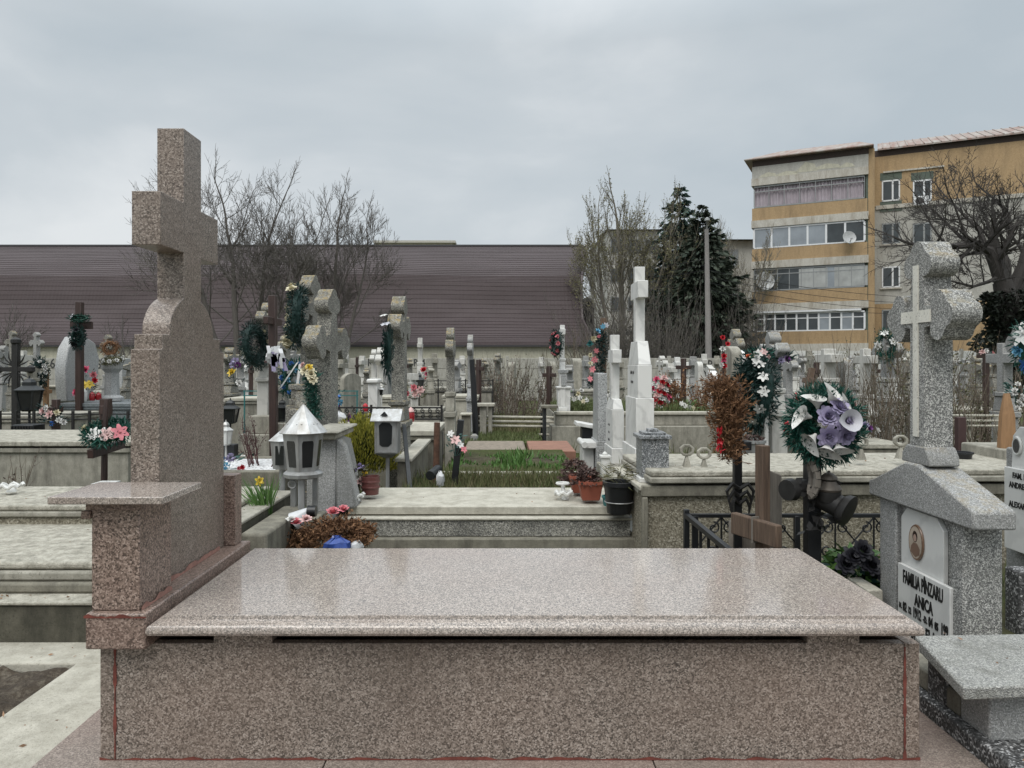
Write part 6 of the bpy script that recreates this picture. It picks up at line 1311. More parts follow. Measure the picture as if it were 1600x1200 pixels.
bouquet('cream roses above the green garland on the front big lichened cross', (PX(484, 5.75), 5.75, PZ(596, 5.75)), .12, .1, 'fakegreen', [('rose', 'cream', -.03, -.03, .09, .04), ('rose', 'cream', .02, -.04, .06, .045), ('rose', 'yellow', .0, -.03, .11, .03), ('rose', 'palepink', -.05, -.02, .13, .025), ('rose', 'cream', .03, -.04, .02, .04)], 10)
wreath('blue and white wreath with long white ribbons left of the front big lichened cross', (PX(450, 9.0), 9.3, PZ(592, 9.3)), .14, .07, (.1, -1, .3), 'fakegreen', [('pom', 'blue', a, .15, .045) for a in range(0, 360, 36)] + [('carn', 'white', a, .08, .04) for a in (20, 140, 260)] + [('pom', 'skyblue', a, .07, .04) for a in (80, 200, 320)], 900, .06, .012, (1.0, 1.25))
rb = thing('ribbon', 'two white ribbons across the blue and white wreath', 'ribbon', (PX(455, 9.15), 9.15, PZ(590, 9.1))); mb = MB()
for a, b_ in (((466, 566), (441, 606)), ((470, 568), (466, 612))): p = Vector((PX(a[0], 9.15), 9.12, PZ(a[1], 9.15))); q_ = Vector((PX(b_[0], 9.1), 9.02, PZ(b_[1], 9.1))); w_ = Vector((.018, 0, .012)); mb.add([p - w_, p + w_, q_ + w_, q_ - w_], [(0, 1, 2, 3)])
mb.build('tails', 'f_white', rb, smooth=False)
pd_ = thing('stone_pedestal', 'stepped old concrete pedestal between the brown cross and the front big lichened cross', 'pedestal', (PX(470, 7.6), 7.6, g(7.6))); mb = MB(); steps(mb, PX(470, 7.6), 7.6, [(g(7.6), PZ(632, 7.6), .1, .2), (PZ(632, 7.6), PZ(622, 7.6), .075, .17), (PZ(622, 7.6), PZ(608, 7.6), .06, .15), (PZ(608, 7.6), PZ(600, 7.6), .08, .17)]); mb.build('body', 'lichen', pd_, bevel=.008)
mono('small lichened trefoil cross right of the granite headstone, before the back wall', 353, 366, 15.5, 543, 598, span=.8, arm=560, mat='lichen')
bouquet('purple and yellow flowers behind the dark square lantern', (PX(370, 14), 14, PZ(605, 14)), .55, .4, 'fakedark', [('pom', 'purple', .0, -.1, .5, .09), ('pom', 'violet', .05, -.1, .42, .08), ('carn', 'yellow', -.05, -.1, .28, .1), ('carn', 'white', .08, -.1, .08, .08), ('pom', 'purple', -.05, -.1, .42, .07)], 60)
slab_grave('flat pale grave with a green rail at the foot of the rear crosses', 350, 468, 12.2, 13.4, 622, 'conc', 'conc_light', False)
rl = thing('green_railing', 'low green metal railing on the flat pale grave', 'railing', (PX(420, 12), 12, PZ(620, 12)));
for py in (611, 618): MB().beam((PX(380, 12.1), 12.1, PZ(py, 12.1)), (PX(560, 12.1), 12.1, PZ(py, 12.1)), .016).build('rail', 'f_teal', rl)
for px in (382, 420, 470, 520, 558): MB().beam((PX(px, 12.1), 12.1, -.3), (PX(px, 12.1), 12.1, PZ(610, 12.1)), .02).build('post', 'f_teal', rl)
bouquet('white flowers and dark leaves before the marble pedestal', (PX(382, 8.6), 8.6, g(8.6)), .4, .3, 'fakedark', [('star', 'white', 0, -.1, .36, .05), ('star', 'white', -.05, -.1, .3, .05), ('star', 'white', .06, -.1, .2, .04)], 160)
# --- golden thuja and house lantern
th = thing('thuja_bush', 'round golden-green thuja bush left of the house-shaped lantern', 'bush', (PX(565, 6.9), 6.9, g(6.9))); c = Vector((PX(565, 6.9), 6.9, PZ(730, 6.9))); q = random.Random(4)
for mt, n, lo_, hi in (('thuja_dark', 3200, .2, .85), ('thuja', 7000, .6, 1.0)):
    mb = MB()
    for i in range(n):
        a = q.uniform(0, 6.28); el = q.uniform(-.1, 1.57); k = q.uniform(lo_, hi) * (1 + .12 * math.sin(3 * a + 5 * el)); dr = Vector((math.cos(a) * math.cos(el), math.sin(a) * math.cos(el), math.sin(el))); p = c + Vector((dr.x * .33 * k, dr.y * .28 * k, dr.z * .44 * k)); mb.leaf(p, dr * .5 + Vector((q.uniform(-.4, .4), q.uniform(-.4, .4), .9)), q.uniform(.025, .055), .011, q)
    mb.build('foliage' if mt == 'thuja' else 'inner_foliage', mt, th, smooth=False)
hx, hy = PX(604, 6.3), 6.3; hl = thing('house_lantern', 'grey sheet metal house-shaped lantern with gable roof on a thin post', 'lantern', (hx, hy, g(6.3)))
x0, x1, zb, ze = PX(585, hy), PX(621, hy), PZ(709, hy), PZ(657, hy)
bd = MB().box(x0, x1, hy, hy + .2, zb, ze + .01).build('body', 'silver', hl, bevel=.003)
out = [(PX(593, hy), PZ(695, hy)), (PX(597, hy), PZ(698, hy)), (PX(607, hy), PZ(698, hy)), (PX(612, hy), PZ(693, hy)), (PX(613, hy), PZ(666, hy)), (PX(609, hy), PZ(661, hy)), (PX(597, hy), PZ(660, hy)), (PX(592, hy), PZ(665, hy))]
mb = MB(); mb.v = [(a, hy - .004, b_) for a, b_ in out]; mb.f = [tuple(range(len(out)))]; mb.build('window', 'glassdark', bd, smooth=False)
mb = MB(); mb.box(x0 + .01, x0 + .018, hy - .006, hy, zb + .02, ze - .02); mb.box(x1 - .018, x1 - .01, hy - .006, hy, zb + .02, ze - .02); mb.box(x0 + .01, x1 - .01, hy - .0065, hy, zb + .01, zb + .018); mb.build('door_frame', 'silver', bd)
mb = MB(); yr = hy + .1; zr = PZ(640, hy); mb.v = [(x0 - .03, hy - .04, ze), (x1 + .03, hy - .04, ze), (x1 + .03, yr, zr), (x0 - .03, yr, zr), (x1 + .03, hy + .24, ze), (x0 - .03, hy + .24, ze), (x0 - .03, hy - .04, ze - .006), (x1 + .03, hy - .04, ze - .006), (x1 + .03, hy + .24, ze - .006), (x0 - .03, hy + .24, ze - .006)]
mb.f = [(0, 1, 2, 3), (3, 2, 4, 5), (6, 7, 1, 0), (8, 9, 5, 4), (9, 8, 7, 6), (7, 8, 4, 2, 1), (9, 6, 0, 3, 5)]; mb.build('roof', 'galv', hl, smooth=False)
mb = MB(); xv = PX(600, hy); mb.v = [(xv - .035, hy + .0, ze + .04), (xv + .035, hy + .0, ze + .04), (xv, hy + .0, ze + .075), (xv, hy + .06, ze + .07)]; mb.f = [(0, 1, 2), (0, 2, 3), (1, 3, 2)]; mb.build('roof_vent', 'darkmetal', hl, smooth=False)
mb = MB(); mb.v = [(x0, hy, zb), (x1, hy, zb), (x1, hy + .2, zb), (x0, hy + .2, zb), ((x0 + x1) / 2 - .03, hy + .08, zb - .045), ((x0 + x1) / 2 + .03, hy + .08, zb - .045), ((x0 + x1) / 2 + .03, hy + .12, zb - .045), ((x0 + x1) / 2 - .03, hy + .12, zb - .045)]; mb.f = [(0, 1, 5, 4), (1, 2, 6, 5), (2, 3, 7, 6), (3, 0, 4, 7), (4, 5, 6, 7), (3, 2, 1, 0)]; mb.build('funnel', 'silver', hl, smooth=False)
MB().beam(((x0 + x1) / 2, hy + .1, -.12), ((x0 + x1) / 2, hy + .1, zb - .04), .03).build('post', 'silver', hl)
# --- M2 tall lichened cross behind house lantern
mono('tall lichened trefoil cross with flower spray, behind the house-shaped lantern', 614, 634, 7.3, 463, 625, span=.66, arm=512, z0=g(7.3), mat='lichen', pmat='lichen', rot=-2, base_w=.9)
wreath('withered green spray with white flowers on the tall lichened cross', (PX(606, 6.95), 6.95, PZ(550, 6.95)), .05, .05, (-.5, -1, 0), 'fakedark', [('star', 'pale', 90, .1, .05), ('star', 'white', 110, .14, .04), ('star', 'pale', 250, .12, .04)], 420, .05, .009, (.45, 2.6))
slab_grave('grave with thick pale lid behind the golden thuja bush', 480, 682, 8.3, 9.6, 673, 'conc_dark', 'conc_light', False, lt=.06)
tr_ = thing('concrete_kerb', 'tall grey concrete side kerb running back right of the house-shaped lantern', 'kerb', (PX(650, 6.6), 7.2, g(7))); MB().box(PX(618, 6.4), PX(636, 6.4), 6.5, 8.2, -.2, PZ(722, 6.5)).build('wall', 'conc_dark', tr_, bevel=.01); MB().box(PX(618, 6.4) - .02, PX(642, 6.4), 6.48, 8.22, PZ(722, 6.5) + .001, PZ(716, 6.5)).build('coping', 'conc_light', tr_, bevel=.008)
lp = tag(MB().beam((PX(631, 6.6), 6.6, PZ(664, 6.6)), (PX(645, 6.1), 6.1, -.12), .035, .03).build('metal_stake', 'darkmetal', org=(PX(645, 6.1), 6.1, -.12)), 'dark metal stake leaning between the house-shaped lantern and the kerb', 'stake')
candle('red candle lamp with pale dome on the thick pale lid', 642, 8.9, 659, 636, 12, 'redglass', 'f_palepink')
# --- M3 cross, rusty pipes, leaning spray
mono('slim lichened trefoil cross on a stepped pedestal, in the centre', 698, 710, 8.6, 512, 612, span=.55, arm=545, mat='lichen', pmat='conc', base_w=.8, z0=g(8.6))
tag(MB().tube([(PX(680, 6.6), 6.6, -.15), (PX(683, 6.6), 6.6, PZ(660, 6.6))], [.032, .027], 8).build('rusty_pipe', 'rust', org=(PX(680, 6.6), 6.6, -.15)), 'rusty brown upright pipe in the grass at the centre', 'pipe')
mb = MB(); mb.tube([(PX(673, 6.3), 6.25, PZ(742, 6.3)), (PX(683, 6.3), 6.4, PZ(736, 6.3))], .042, 14); tag(mb.build('pipe_elbow', 'darkmetal', org=(PX(676, 6.3), 6.3, PZ(742, 6.3))), 'short black pipe end beside the rusty pipe', 'pipe')
crumple('white plastic bottle wrap lying by the rusty pipe', 'plastic_bag', (PX(688, 6.2), 6.2, PZ(748, 6.2)), .045, 'whitebag', 12, .7, 1.5)
mono('thin leaning black post with a white flower spray near the rusty pipe', 700, 710, 6.5, 655, style='wood', mat='black', span=.12, arm=700, lean=6, name='wooden_cross')
bouquet('pink and white lily spray tied to the thin leaning black post', (PX(712, 6.3), 6.3, PZ(712, 6.3)), .2, .14, 'fakeblue', [('star', 'palepink', .0, -.05, .14, .045), ('star', 'white', -.04, -.04, .19, .035), ('star', 'pink', .07, -.04, .06, .035), ('star', 'white', .04, -.04, .1, .035)], 40, L=.05, lw=.014)
grass_patch('long dry grass and weeds around the rusty pipe', PX(632, 6.4), PX(900, 6.4), 5.95, 7.2, .05, 3800, .14, 'drygrass', 3, 'dry_grass')
grass_patch('short green grass before the central plots', PX(640, 6.6), PX(900, 6.6), 5.95, 7.2, .05, 3400, .12, 'grass', 4)
tag(MB().box(PX(640, 6.4), PX(905, 6.4), 5.9, 7.24, -.2, .05).build('turf', 'earth', org=(0, 6.5, -.2)), kind='structure')
tag(MB().box(PX(690, 7.4), PX(905, 7.4), 7.36, 9.55, -.35, .06).build('turf', 'earth', org=(0, 8.4, -.3)), kind='structure')
kx = thing('concrete_kerb', 'pale low kerb across the grass right of the central slim cross', 'kerb', (PX(800, 7.3), 7.3, g(7.3))); MB().box(PX(690, 7.3), PX(905, 7.3), 7.25, 7.35, -.3, PZ(737, 7.3)).build('kerb', 'conc_light', kx, bevel=.01)

q = random.Random(8); mb = MB()
for i in range(1900):
    x = q.uniform(PX(705, 7.8), PX(895, 7.8)); y = q.uniform(7.45, 8.9)
    if math.sin(x * 9 + 1) + math.sin(y * 8 + x * 3) + q.uniform(-.8, .8) < .15: continue
    mb.leaf((x, y, .05), (q.uniform(-.6, .6), q.uniform(-.6, .6), 1), q.uniform(.04, .11) * (1 + .5 * math.sin(x * 7)), .022, q)
tag(mb.build('green_plants', 'leafgreen', smooth=False, org=(0, 7.9, g(7.9))), 'fresh green leafy plants growing in the central plot', 'plants', kind='stuff')
tag(MB().box(PX(828, 9.6), PX(900, 9.6), 9.6, 10.9, -.34, .035).build('tile_slab', 'tile', bevel=.01, org=(PX(860, 9.6), 10.2, -.3)), 'flat red clay tile slab on the ground right of centre', 'slab')
tag(MB().box(PX(722, 9.6), PX(824, 9.6), 9.6, 11.1, -.34, .015).build('stone_edging', concrete('pinkish_path', (.3, .25, .2), (.2, .17, .135), .6, streak=False, ds=5), bevel=.03, org=(PX(775, 10), 10, -.3)), 'rough pinkish stone path crossing the grassy plots at the centre', 'path slab')
grass_patch('mossy green grass on the raised central plot', PX(725, 11), PX(850, 11), 11.1, 12.7, -.02, 3000, .075, 'grass', 9, 'grass', .012)
tag(MB().box(PX(720, 10.2), PX(850, 10.2), 11.1, 12.75, -.36, -.02).build('turf', 'earth', org=(PX(780, 12), 12, -.36)), kind='structure')
# --- M4 pale cross, bench, pipe rails
mono('slim pale grey trefoil cross with a black post leaning against it, centre', 731, 739, 12.6, 523, 600, span=.62, arm=546, mat='terrazzo_grey', pmat='greygranite', base_w=.8)
tag(MB().tube([(PX(737, 12.0), 12, PZ(562, 12)), (PX(740, 12), 12, PZ(600, 12)), (PX(745, 12), 11.9, -.3)], [.04, .05, .05], 7).build('black_post', 'black', org=(PX(745, 12), 11.9, -.3)), 'black post leaning against the slim pale trefoil cross', 'post')
t = thing('stone_pedestal', 'low dark pedestal with a lichened cap by the slim pale cross', 'pedestal', (PX(726, 11.5), 11.5, -.3)); MB().box(PX(721, 11.5), PX(735, 11.5), 11.5, 11.7, -.3, PZ(649, 11.5)).build('body', 'conc_dark', t, bevel=.01); MB().box(PX(719, 11.5), PX(737, 11.5), 11.46, 11.74, PZ(649, 11.5) + .001, PZ(646, 11.5)).build('cap', 'conc_light', t, bevel=.006)
t = thing('stone_bollard', 'short pale rounded bollard right of the low dark pedestal', 'bollard', (PX(741, 11.4), 11.4, -.3)); MB().lathe((PX(741, 11.4), 11.4, -.3), [(.075, 0), (.06, .3), (.06, .36), (.03, .39)], 8).build('body', 'terrazzo_grey', t); MB().box(PX(732, 11.4), PX(750, 11.4), 11.3, 11.5, -.32, -.27).build('foot', 'conc', t)
def bench(label, px0, px1, d, top, tk, mat, legs, legmat, dep=.35):
    t = thing('bench', label, 'bench', ((PX(px0, d) + PX(px1, d)) / 2, d, g(d))); zt = PZ(top, d)
    MB().box(PX(px0, d), PX(px1, d), d - dep / 2, d + dep / 2, zt - tk, zt).build('seat', mat, t, bevel=.008)
    for a, b_ in legs: MB().box(PX(a, d), PX(b_, d), d - dep * .35, d + dep * .35, g(d), zt - tk - .001).build('leg', legmat, t, bevel=.006)
    return t
bench('white stone bench right of the slim pale cross', 745, 773, 12.6, 630, .05, 'conc_light', ((750, 760), (763, 769)), 'conc')
bench('dark topped bench on a dark post before the concrete tomb', 845, 871, 12.2, 633, .045, 'conc_dark', ((848, 853),), 'darkmetal')
rl = thing('pipe_railing', 'low railing of four pale horizontal pipes behind the grassy plot', 'railing', (PX(800, 12.9), 12.9, -.3))
for py in (651, 658, 665, 678): MB().tube([(PX(748, 12.9), 12.9, PZ(py, 12.9)), (PX(868, 12.9), 12.85, PZ(py + 1, 12.9))], .022, 7).build('pipe', 'conc_light', rl)
for px in (750, 847, 866): MB().beam((PX(px, 12.95), 12.98, -.3), (PX(px, 12.95), 12.98, PZ(646, 12.9)), .05).build('post', 'darkmetal', rl)
# --- M5 and the concrete terrace tomb
tr_ = thing('concrete_tomb', 'two-tier grey concrete terrace tomb with a grassy top, right of centre', 'tomb', (PX(990, 12.5), 13.2, -.3))
MB().box(PX(862, 12.2), PX(1128, 12.2), 12.2, 15.5, -.32, PZ(666, 12.2)).build('lower_tier', 'conc', tr_, bevel=.012); MB().box(PX(868, 12.4), PX(1128, 12.4), 12.35, 15.5, PZ(666, 12.2) + .001, PZ(648, 12.4)).build('upper_tier', 'conc', tr_, bevel=.012); MB().box(PX(866, 12.4), PX(1130, 12.4), 12.32, 12.5, PZ(648, 12.4) + .001, PZ(643, 12.4)).build('coping', 'conc_light', tr_, bevel=.01)
ztp = PZ(648, 12.4); MB().box(PX(869, 12.4), PX(1127, 12.4), 12.51, 15.4, ztp + .001, ztp + .02).build('bed', 'earth', tr_)
grass_patch('grass growing on top of the grey terrace tomb', PX(875, 12.6), PX(1125, 12.6), 12.6, 15.2, ztp + .02, 5000, .17, 'grass', 6, 'grass', .014)
mono('white marble cross on a square pedestal on the terrace tomb, dark wreath at its side', 875, 882, 12.7, 508, 560, 'latin', 'marble', span=.42, arm=519, z0=ztp)
t = thing('marble_pedestal', 'square white marble pedestal under the white cross on the terrace tomb', 'pedestal', (PX(881, 12.6), 12.7, ztp)); MB().box(PX(872, 12.6), PX(891, 12.6), 12.58, 12.9, ztp, PZ(607, 12.6)).build('body', 'marble', t, bevel=.006); MB().box(PX(870, 12.6), PX(893, 12.6), 12.55, 12.93, PZ(607, 12.6) + .001, PZ(604, 12.6)).build('cap', 'marble', t, bevel=.006)
t = thing('crucifix', 'small grey crucifix figure panel fixed before the white cross on the terrace tomb', 'crucifix', (PX(880, 12.55), 12.55, PZ(603, 12.55))); mb = MB(); mb.box(PX(877, 12.55), PX(886, 12.55), 12.54, 12.57, PZ(603, 12.55), PZ(586, 12.55)); mb.box(PX(872, 12.55), PX(888, 12.55), 12.54, 12.57, PZ(583, 12.55), PZ(578, 12.55)); mb.build('panel', 'greygranite', t, bevel=.005)
wreath('dark wreath with pink flowers hung on the white cross of the terrace tomb', (PX(870, 12.4), 12.4, PZ(537, 12.4)), .16, .05, (-1, -.45, 0), 'fakedark', [('carn', 'pink', a, .16, .05) for a in range(0, 360, 40)], 600, .05, .014, (.8, 1.1))
fp = mono('brown wooden cross behind the granite stele, hung with a flower garland', 938, 947, 9.6, 497, style='wood', mat='wood_brown', span=.3, arm=525)
gd = thing('flower_garland', 'teal bow and hanging garland of pink and cream flowers on the brown wooden cross', 'garland', (PX(932, 9.4), 9.4, PZ(550, 9.4))); mb = MB(); q = random.Random(5)
for i in range(900): u = q.random(); p = Vector((PX(938 - 14 * u + 8 * math.sin(u * 3), 9.4) + q.uniform(-.06, .06), 9.4 + q.uniform(-.05, .05), PZ(512 + 92 * u, 9.4))); mb.leaf(p, (q.uniform(-1, 1), q.uniform(-1, .4), q.uniform(-1, .6)), q.uniform(.04, .08), .012, q)
mb.build('needles', 'fakedark', gd, smooth=False)
for px, py, k, cl_, sz in ((927, 529, 'carn', 'cream', .07), (922, 537, 'carn', 'teal', .07), (934, 518, 'carn', 'skyblue', .06), (942, 510, 'star', 'skyblue', .05), (947, 508, 'star', 'pale', .05), (932, 548, 'star', 'pink', .05), (929, 562, 'star', 'pink', .06), (926, 577, 'star', 'pink', .06), (922, 592, 'star', 'pink', .055), (923, 555, 'carn', 'cream', .05), (922, 568, 'carn', 'cream', .05), (936, 526, 'carn', 'pink', .04)): flower(k, cl_, gd, Vector((PX(px, 9.3), 9.3, PZ(py, 9.3))) - gd.location, (rnd.uniform(-.6, .6), -1, rnd.uniform(-.3, .6)), sz * .75)
# --- white marble group
def marble_mono(label, xr0, xr1, d, span, levels, cr, bar, z0, mat='marble', txt=None, txk=1.0):
    """levels: (py top, py bottom, half-width factor, depth factor)"""
    x = PX((xr0 + xr1) / 2, d); h = (xr1 - xr0) * S(d) / 2; t = thing('marble_monument', label, 'headstone', (x, d + span / 2, z0)); y = d + span / 2
    mb = MB(); prev = None
    for py1, py0, hx, hy, tx, ty in levels: mb.box(x - h * hx, x + h * hx, y - span / 2 * hy, y + span / 2 * hy, PZ(py0, d), PZ(py1, d) - .001, h * tx, span / 2 * ty)
    mb.build('body', mat, t, bevel=.004)
    cw = (cr[1] - cr[0]) * S(d) / 2; zt = PZ(cr[2], d); zb = PZ(cr[3], d); za = (PZ(bar[0], d) + PZ(bar[1], d)) / 2; ah = (PZ(bar[0], d) - PZ(bar[1], d))
    out = latin_outline(cw * 1.9, zb, zt, bar[2], za, ah); MB().prism([(a + y, b_) for a, b_ in out], x - cw, x + cw).build('cross', mat, t, bevel=.004, fix=True)
    if txt:
        for cnt, py, sz in txt: worn_lines(cnt, sz, '-x', (x - h * txk - .0015, y, PZ(py, d)), t, int(py))
    return t
mm = marble_mono('tallest white marble cross monument, right of centre', 994, 1022, 5.8, .5, [(700, 745, 1.25, 1.2, 0, 0), (622, 700, 1.0, 1.0, 0, 0), (570, 622, .8, .96, .02, .0), (532, 570, .72, .95, .12, .35)], (990 + 8, 1006 + 8, 411, 532), (436, 463, .34), .28, txt=[(10, 585, .04), (8, 600, .034)], txk=.8)
tag(MB().box(PX(958, 5.6), PX(1030, 5.6), 5.55, 6.6, -.12, PZ(745, 5.7)).build('stone_plinth', 'conc', bevel=.01, org=(PX(995, 5.6), 6, -.12)), 'weathered concrete base under the tallest white marble cross', 'plinth')
marble_mono('shorter white marble cross monument left of the tallest one', 957, 975, 6.5, .42, [(700, 742, 1.2, 1.15, 0, 0), (640, 700, 1.0, 1.0, 0, 0), (624, 640, .95, .98, .3, .2)], (960, 974, 522, 625), (546, 567, .3), .1, txt=[(8, 668, .032), (6, 680, .03), (7, 692, .03)])
gs = marble_mono('grey granite stele with engraved side left of the white marble crosses', 934, 950, 7.0, .4, [(697, 735, 1.35, 1.2, 0, 0), (689, 697, 1.2, 1.1, 0, 0), (583, 689, 1.0, 1.0, .12, .12)], (938, 946, 586, 600), (589, 592, .1), -.2, 'greygranite')
wl_ = thing('white_lantern', 'small white box lantern at the foot of the shorter marble cross', 'lantern', (PX(946, 6.0), 6.0, -.1)); MB().box(PX(940, 6.0), PX(953, 6.0), 6.0, 6.07, PZ(745, 6), PZ(716, 6)).build('body', 'whitepaint', wl_, bevel=.004); MB().box(PX(938, 6.0), PX(955, 6.0), 5.985, 6.085, PZ(716, 6) + .001, PZ(712, 6)).build('roof', 'whitepaint', wl_, bevel=.004); MB().lathe((PX(946, 6), 6.035, PZ(712, 6)), [(.02, 0), (.022, .015), (.005, .03)], 8).build('finial', 'whitepaint', wl_); MB().box(PX(943, 6.0), PX(951, 6.0), 5.997, 6.0, PZ(740, 6), PZ(721, 6)).build('pane', 'plaque', wl_); MB().box(PX(941, 6.0), PX(952, 6.0), 5.99, 6.08, -.12, PZ(745, 6) - .001).build('foot', 'conc', wl_)
t = thing('marble_bench', 'white marble slab tilted on a black stub beside the granite stele', 'bench', (PX(915, 8), 8, g(8))); mb = MB(); mb.beam((PX(899, 8), 8, PZ(661, 8)), (PX(928, 8), 8, PZ(666, 8)), .3, .04); mb.build('slab', 'marble', t, bevel=.005); MB().box(PX(908, 8), PX(926, 8), 7.9, 8.1, g(8), PZ(668, 8)).build('stub', 'black', t, bevel=.005)
t = thing('marble_bench', 'white marble block with rolled edge in front of the tilted slab', 'bench', (PX(918, 7.2), 7.2, g(7.2))); MB().box(PX(909, 7.2), PX(926, 7.2), 7.1, 7.4, g(7.2), PZ(697, 7.2)).build('block', 'marble', t, bevel=.005); mb = MB(); mb.tube([(PX(910, 7.2), 7.0, PZ(692, 7.2)), (PX(910, 7.2), 7.45, PZ(692, 7.2))], .03, 10); mb.box(PX(910, 7.2), PX(930, 7.2), 7.02, 7.43, PZ(697, 7.2) + .001, PZ(689, 7.2)); mb.build('top', 'marble', t)
# ================================================================== RIGHT MIDDLE AND FAR ROWS
mono('grey wooden stele with a marble side behind the dried conifer bunch', 1134, 1150, 8.2, 541, style='stele', mat='conc', span=.42)
mono('white marble curved headstone right behind the grey stele', 1150, 1158, 8.6, 547, style='stele', mat='marble', span=.5)
mono('small yellow-lichened trefoil cross behind the red flower spray', 1143, 1155, 11, 514, 600, span=.55, arm=540, mat='lichen')
gd = thing('flower_spray', 'upright red and white flower spray left of the grey stele', 'flowers', (PX(1132, 8), 8, g(8))); mb = MB(); q = random.Random(3); mb.tube([(PX(1132, 8), 8, g(8)), (PX(1131, 8), 8, PZ(580, 8)), (PX(1130, 8), 8, PZ(530, 8))], [.03, .02, .01], 6); mb.build('stem', 'wood_dark', gd)
for px, py, cl_, sz in ((1129, 528, 'red', .04), (1137, 538, 'red', .04), (1131, 557, 'red', .045), (1131, 563, 'hotpink', .035), (1129, 545, 'white', .04), (1127, 570, 'white', .035), (1132, 572, 'red', .04)): flower('carn', cl_, gd, Vector((PX(px, 7.95), 7.95, PZ(py, 7.95))) - gd.location, (-.1, -1, .3), sz)
wreath('big black wreath with white lilies seen edge-on, right of the grey stele', (PX(1178, 7.6), 7.6, PZ(612, 7.6)), .24, .12, (-.9, -.45, .12), 'fakedark', [('star', 'white', a, .27, .06) for a in (-60, -30, 0, 25, 50)] + [('carn', 'cream', 75, .27, .06), ('carn', 'orange', 95, .27, .05)], 4200, .07, .014, (.8, 1.3), fill=True)
t = thing('grave_lantern', 'black boxed lantern behind the dried conifer bunch', 'lantern', (PX(1151, 7.0), 7.0, g(7))); MB().box(PX(1144, 7), PX(1157, 7), 6.95, 7.05, g(7), PZ(603, 7)).build('body', 'black', t, bevel=.005); MB().lathe((PX(1150.5, 7), 7, PZ(603, 7)), [(.055, 0), (.06, .01), (.02, .03)], 4, R(45)).build('roof', 'black', t)
pt, pc3 = pot('grey plastic pot with withered plant behind the black iron post', 1177, 722, 6.6, .07, .1, .2, 'silver'); heap(pt, pc3 + Vector((0, 0, .17)), .2, .07, 160, 'dry2', 5)
mm = mono('white stone trefoil cross with flowers and a leaning plaque, right of the black wreath', 1199, 1217, 7.9, 519, 606, span=.62, arm=548, mat='terrazzo_grey', pmat='marble_old', z0=g(7.9))
t = thing('marble_plaque', 'white marble plaque leaning on the white trefoil cross pedestal', 'plaque', (PX(1196, 7.6), 7.6, g(7.6))); x = PX(1192, 7.5); MB().prism([(7.45, g(7.5)), (7.85, g(7.5)), (7.85, PZ(645, 7.6)), (7.65, PZ(628, 7.6)), (7.45, PZ(645, 7.6))], x, x + .04).build('slab', 'plaque', t, fix=True, bevel=.003)
for i, (cnt, z) in enumerate(((10, .66), (9, .58), (6, .48), (8, .4))): worn_lines(cnt, .05, '-x', (x - .002, 7.65, z), t, i)
bouquet('pale flowers and dark ribbon on the arms of the white trefoil cross', (PX(1190, 7.5), 7.5, PZ(568, 7.5)), .16, .2, 'fakegreen', [('star', 'white', -.05, -.05, .1, .05), ('star', 'palepink', .0, -.06, .12, .04), ('star', 'white', -.07, -.05, .03, .05), ('carn', 'palepink', .05, -.05, .07, .03), ('star', 'white', .13, -.05, .17, .04)], 90, L=.06)
bouquet('violet ribbon and dark twigs on the right arm of the white trefoil cross', (PX(1222, 7.7), 7.7, PZ(568, 7.7)), .12, .2, 'fakedark', [('carn', 'purple', -.03, -.05, .03, .05), ('carn', 'violet', .03, -.05, .05, .05), ('carn', 'purple', .0, -.05, .09, .04)], 60)
mono('slim pale pillar cross right behind the white trefoil cross', 1226, 1236, 9.5, 552, 616, span=.5, arm=572, mat='terrazzo_grey')
mono('leaning brown wooden cross before the twiggy bushes on the right', 1236, 1244, 12, 572, style='wood', mat='wood_brown', span=.45, arm=592, lean=12)
candle('bright red grave lamp between the white trefoil cross and the purple wreath', 1229, 7.2, 681, 655, 9, 'f_red', 'f_red'); candle('dark red grave lamp left of the purple wreath top', 1244, 10, 627, 613, 8, 'redglass', 'f_red')
mono('ornate white shield-shaped headstone behind the purple wreath', 1285, 1304, 9.6, 545, 590, 'latin', 'marble_old', span=.5, arm=560)
mono('rough terrazzo stele right of the ornate white headstone', 1307, 1319, 9.8, 557, style='stele', mat='terrazzo', span=.5)
mono('white cross with plaque left of the big terrazzo cross, in the bushes', 1346, 1358, 9.3, 545, 616, 'latin', 'marble_old', span=.45, arm=562)
mono('pale trefoil cross with a green wreath left of the big terrazzo cross', 1380, 1394, 10, 520, 590, span=.62, arm=548, mat='terrazzo_grey', pmat='marble_old')
wreath('green and white wreath on the pale trefoil cross left of the big one', (PX(1384, 9.7), 9.7, PZ(540, 9.7)), .13, .05, (-.5, -1, 0), 'fakegreen', [('star', 'white', a, .13, .06) for a in (20, 100, 180, 260)], 800, .05, .012, (.7, 1.25))
slab_grave('pale kerbed grave under the twiggy bushes at the right', 1300, 1420, 7.6, 9.0, 694, 'conc_dark', 'conc_top', False)
bouquet('magenta flower on the pale kerbed grave right of the purple wreath', (PX(1347, 7.9), 7.9, PZ(676, 7.9)), .12, .16, 'olive', [('carn', 'purple', 0, -.05, .08, .06), ('carn', 'violet', .05, -.05, .05, .05), ('carn', 'white', .13, -.05, .03, .05)], 20)
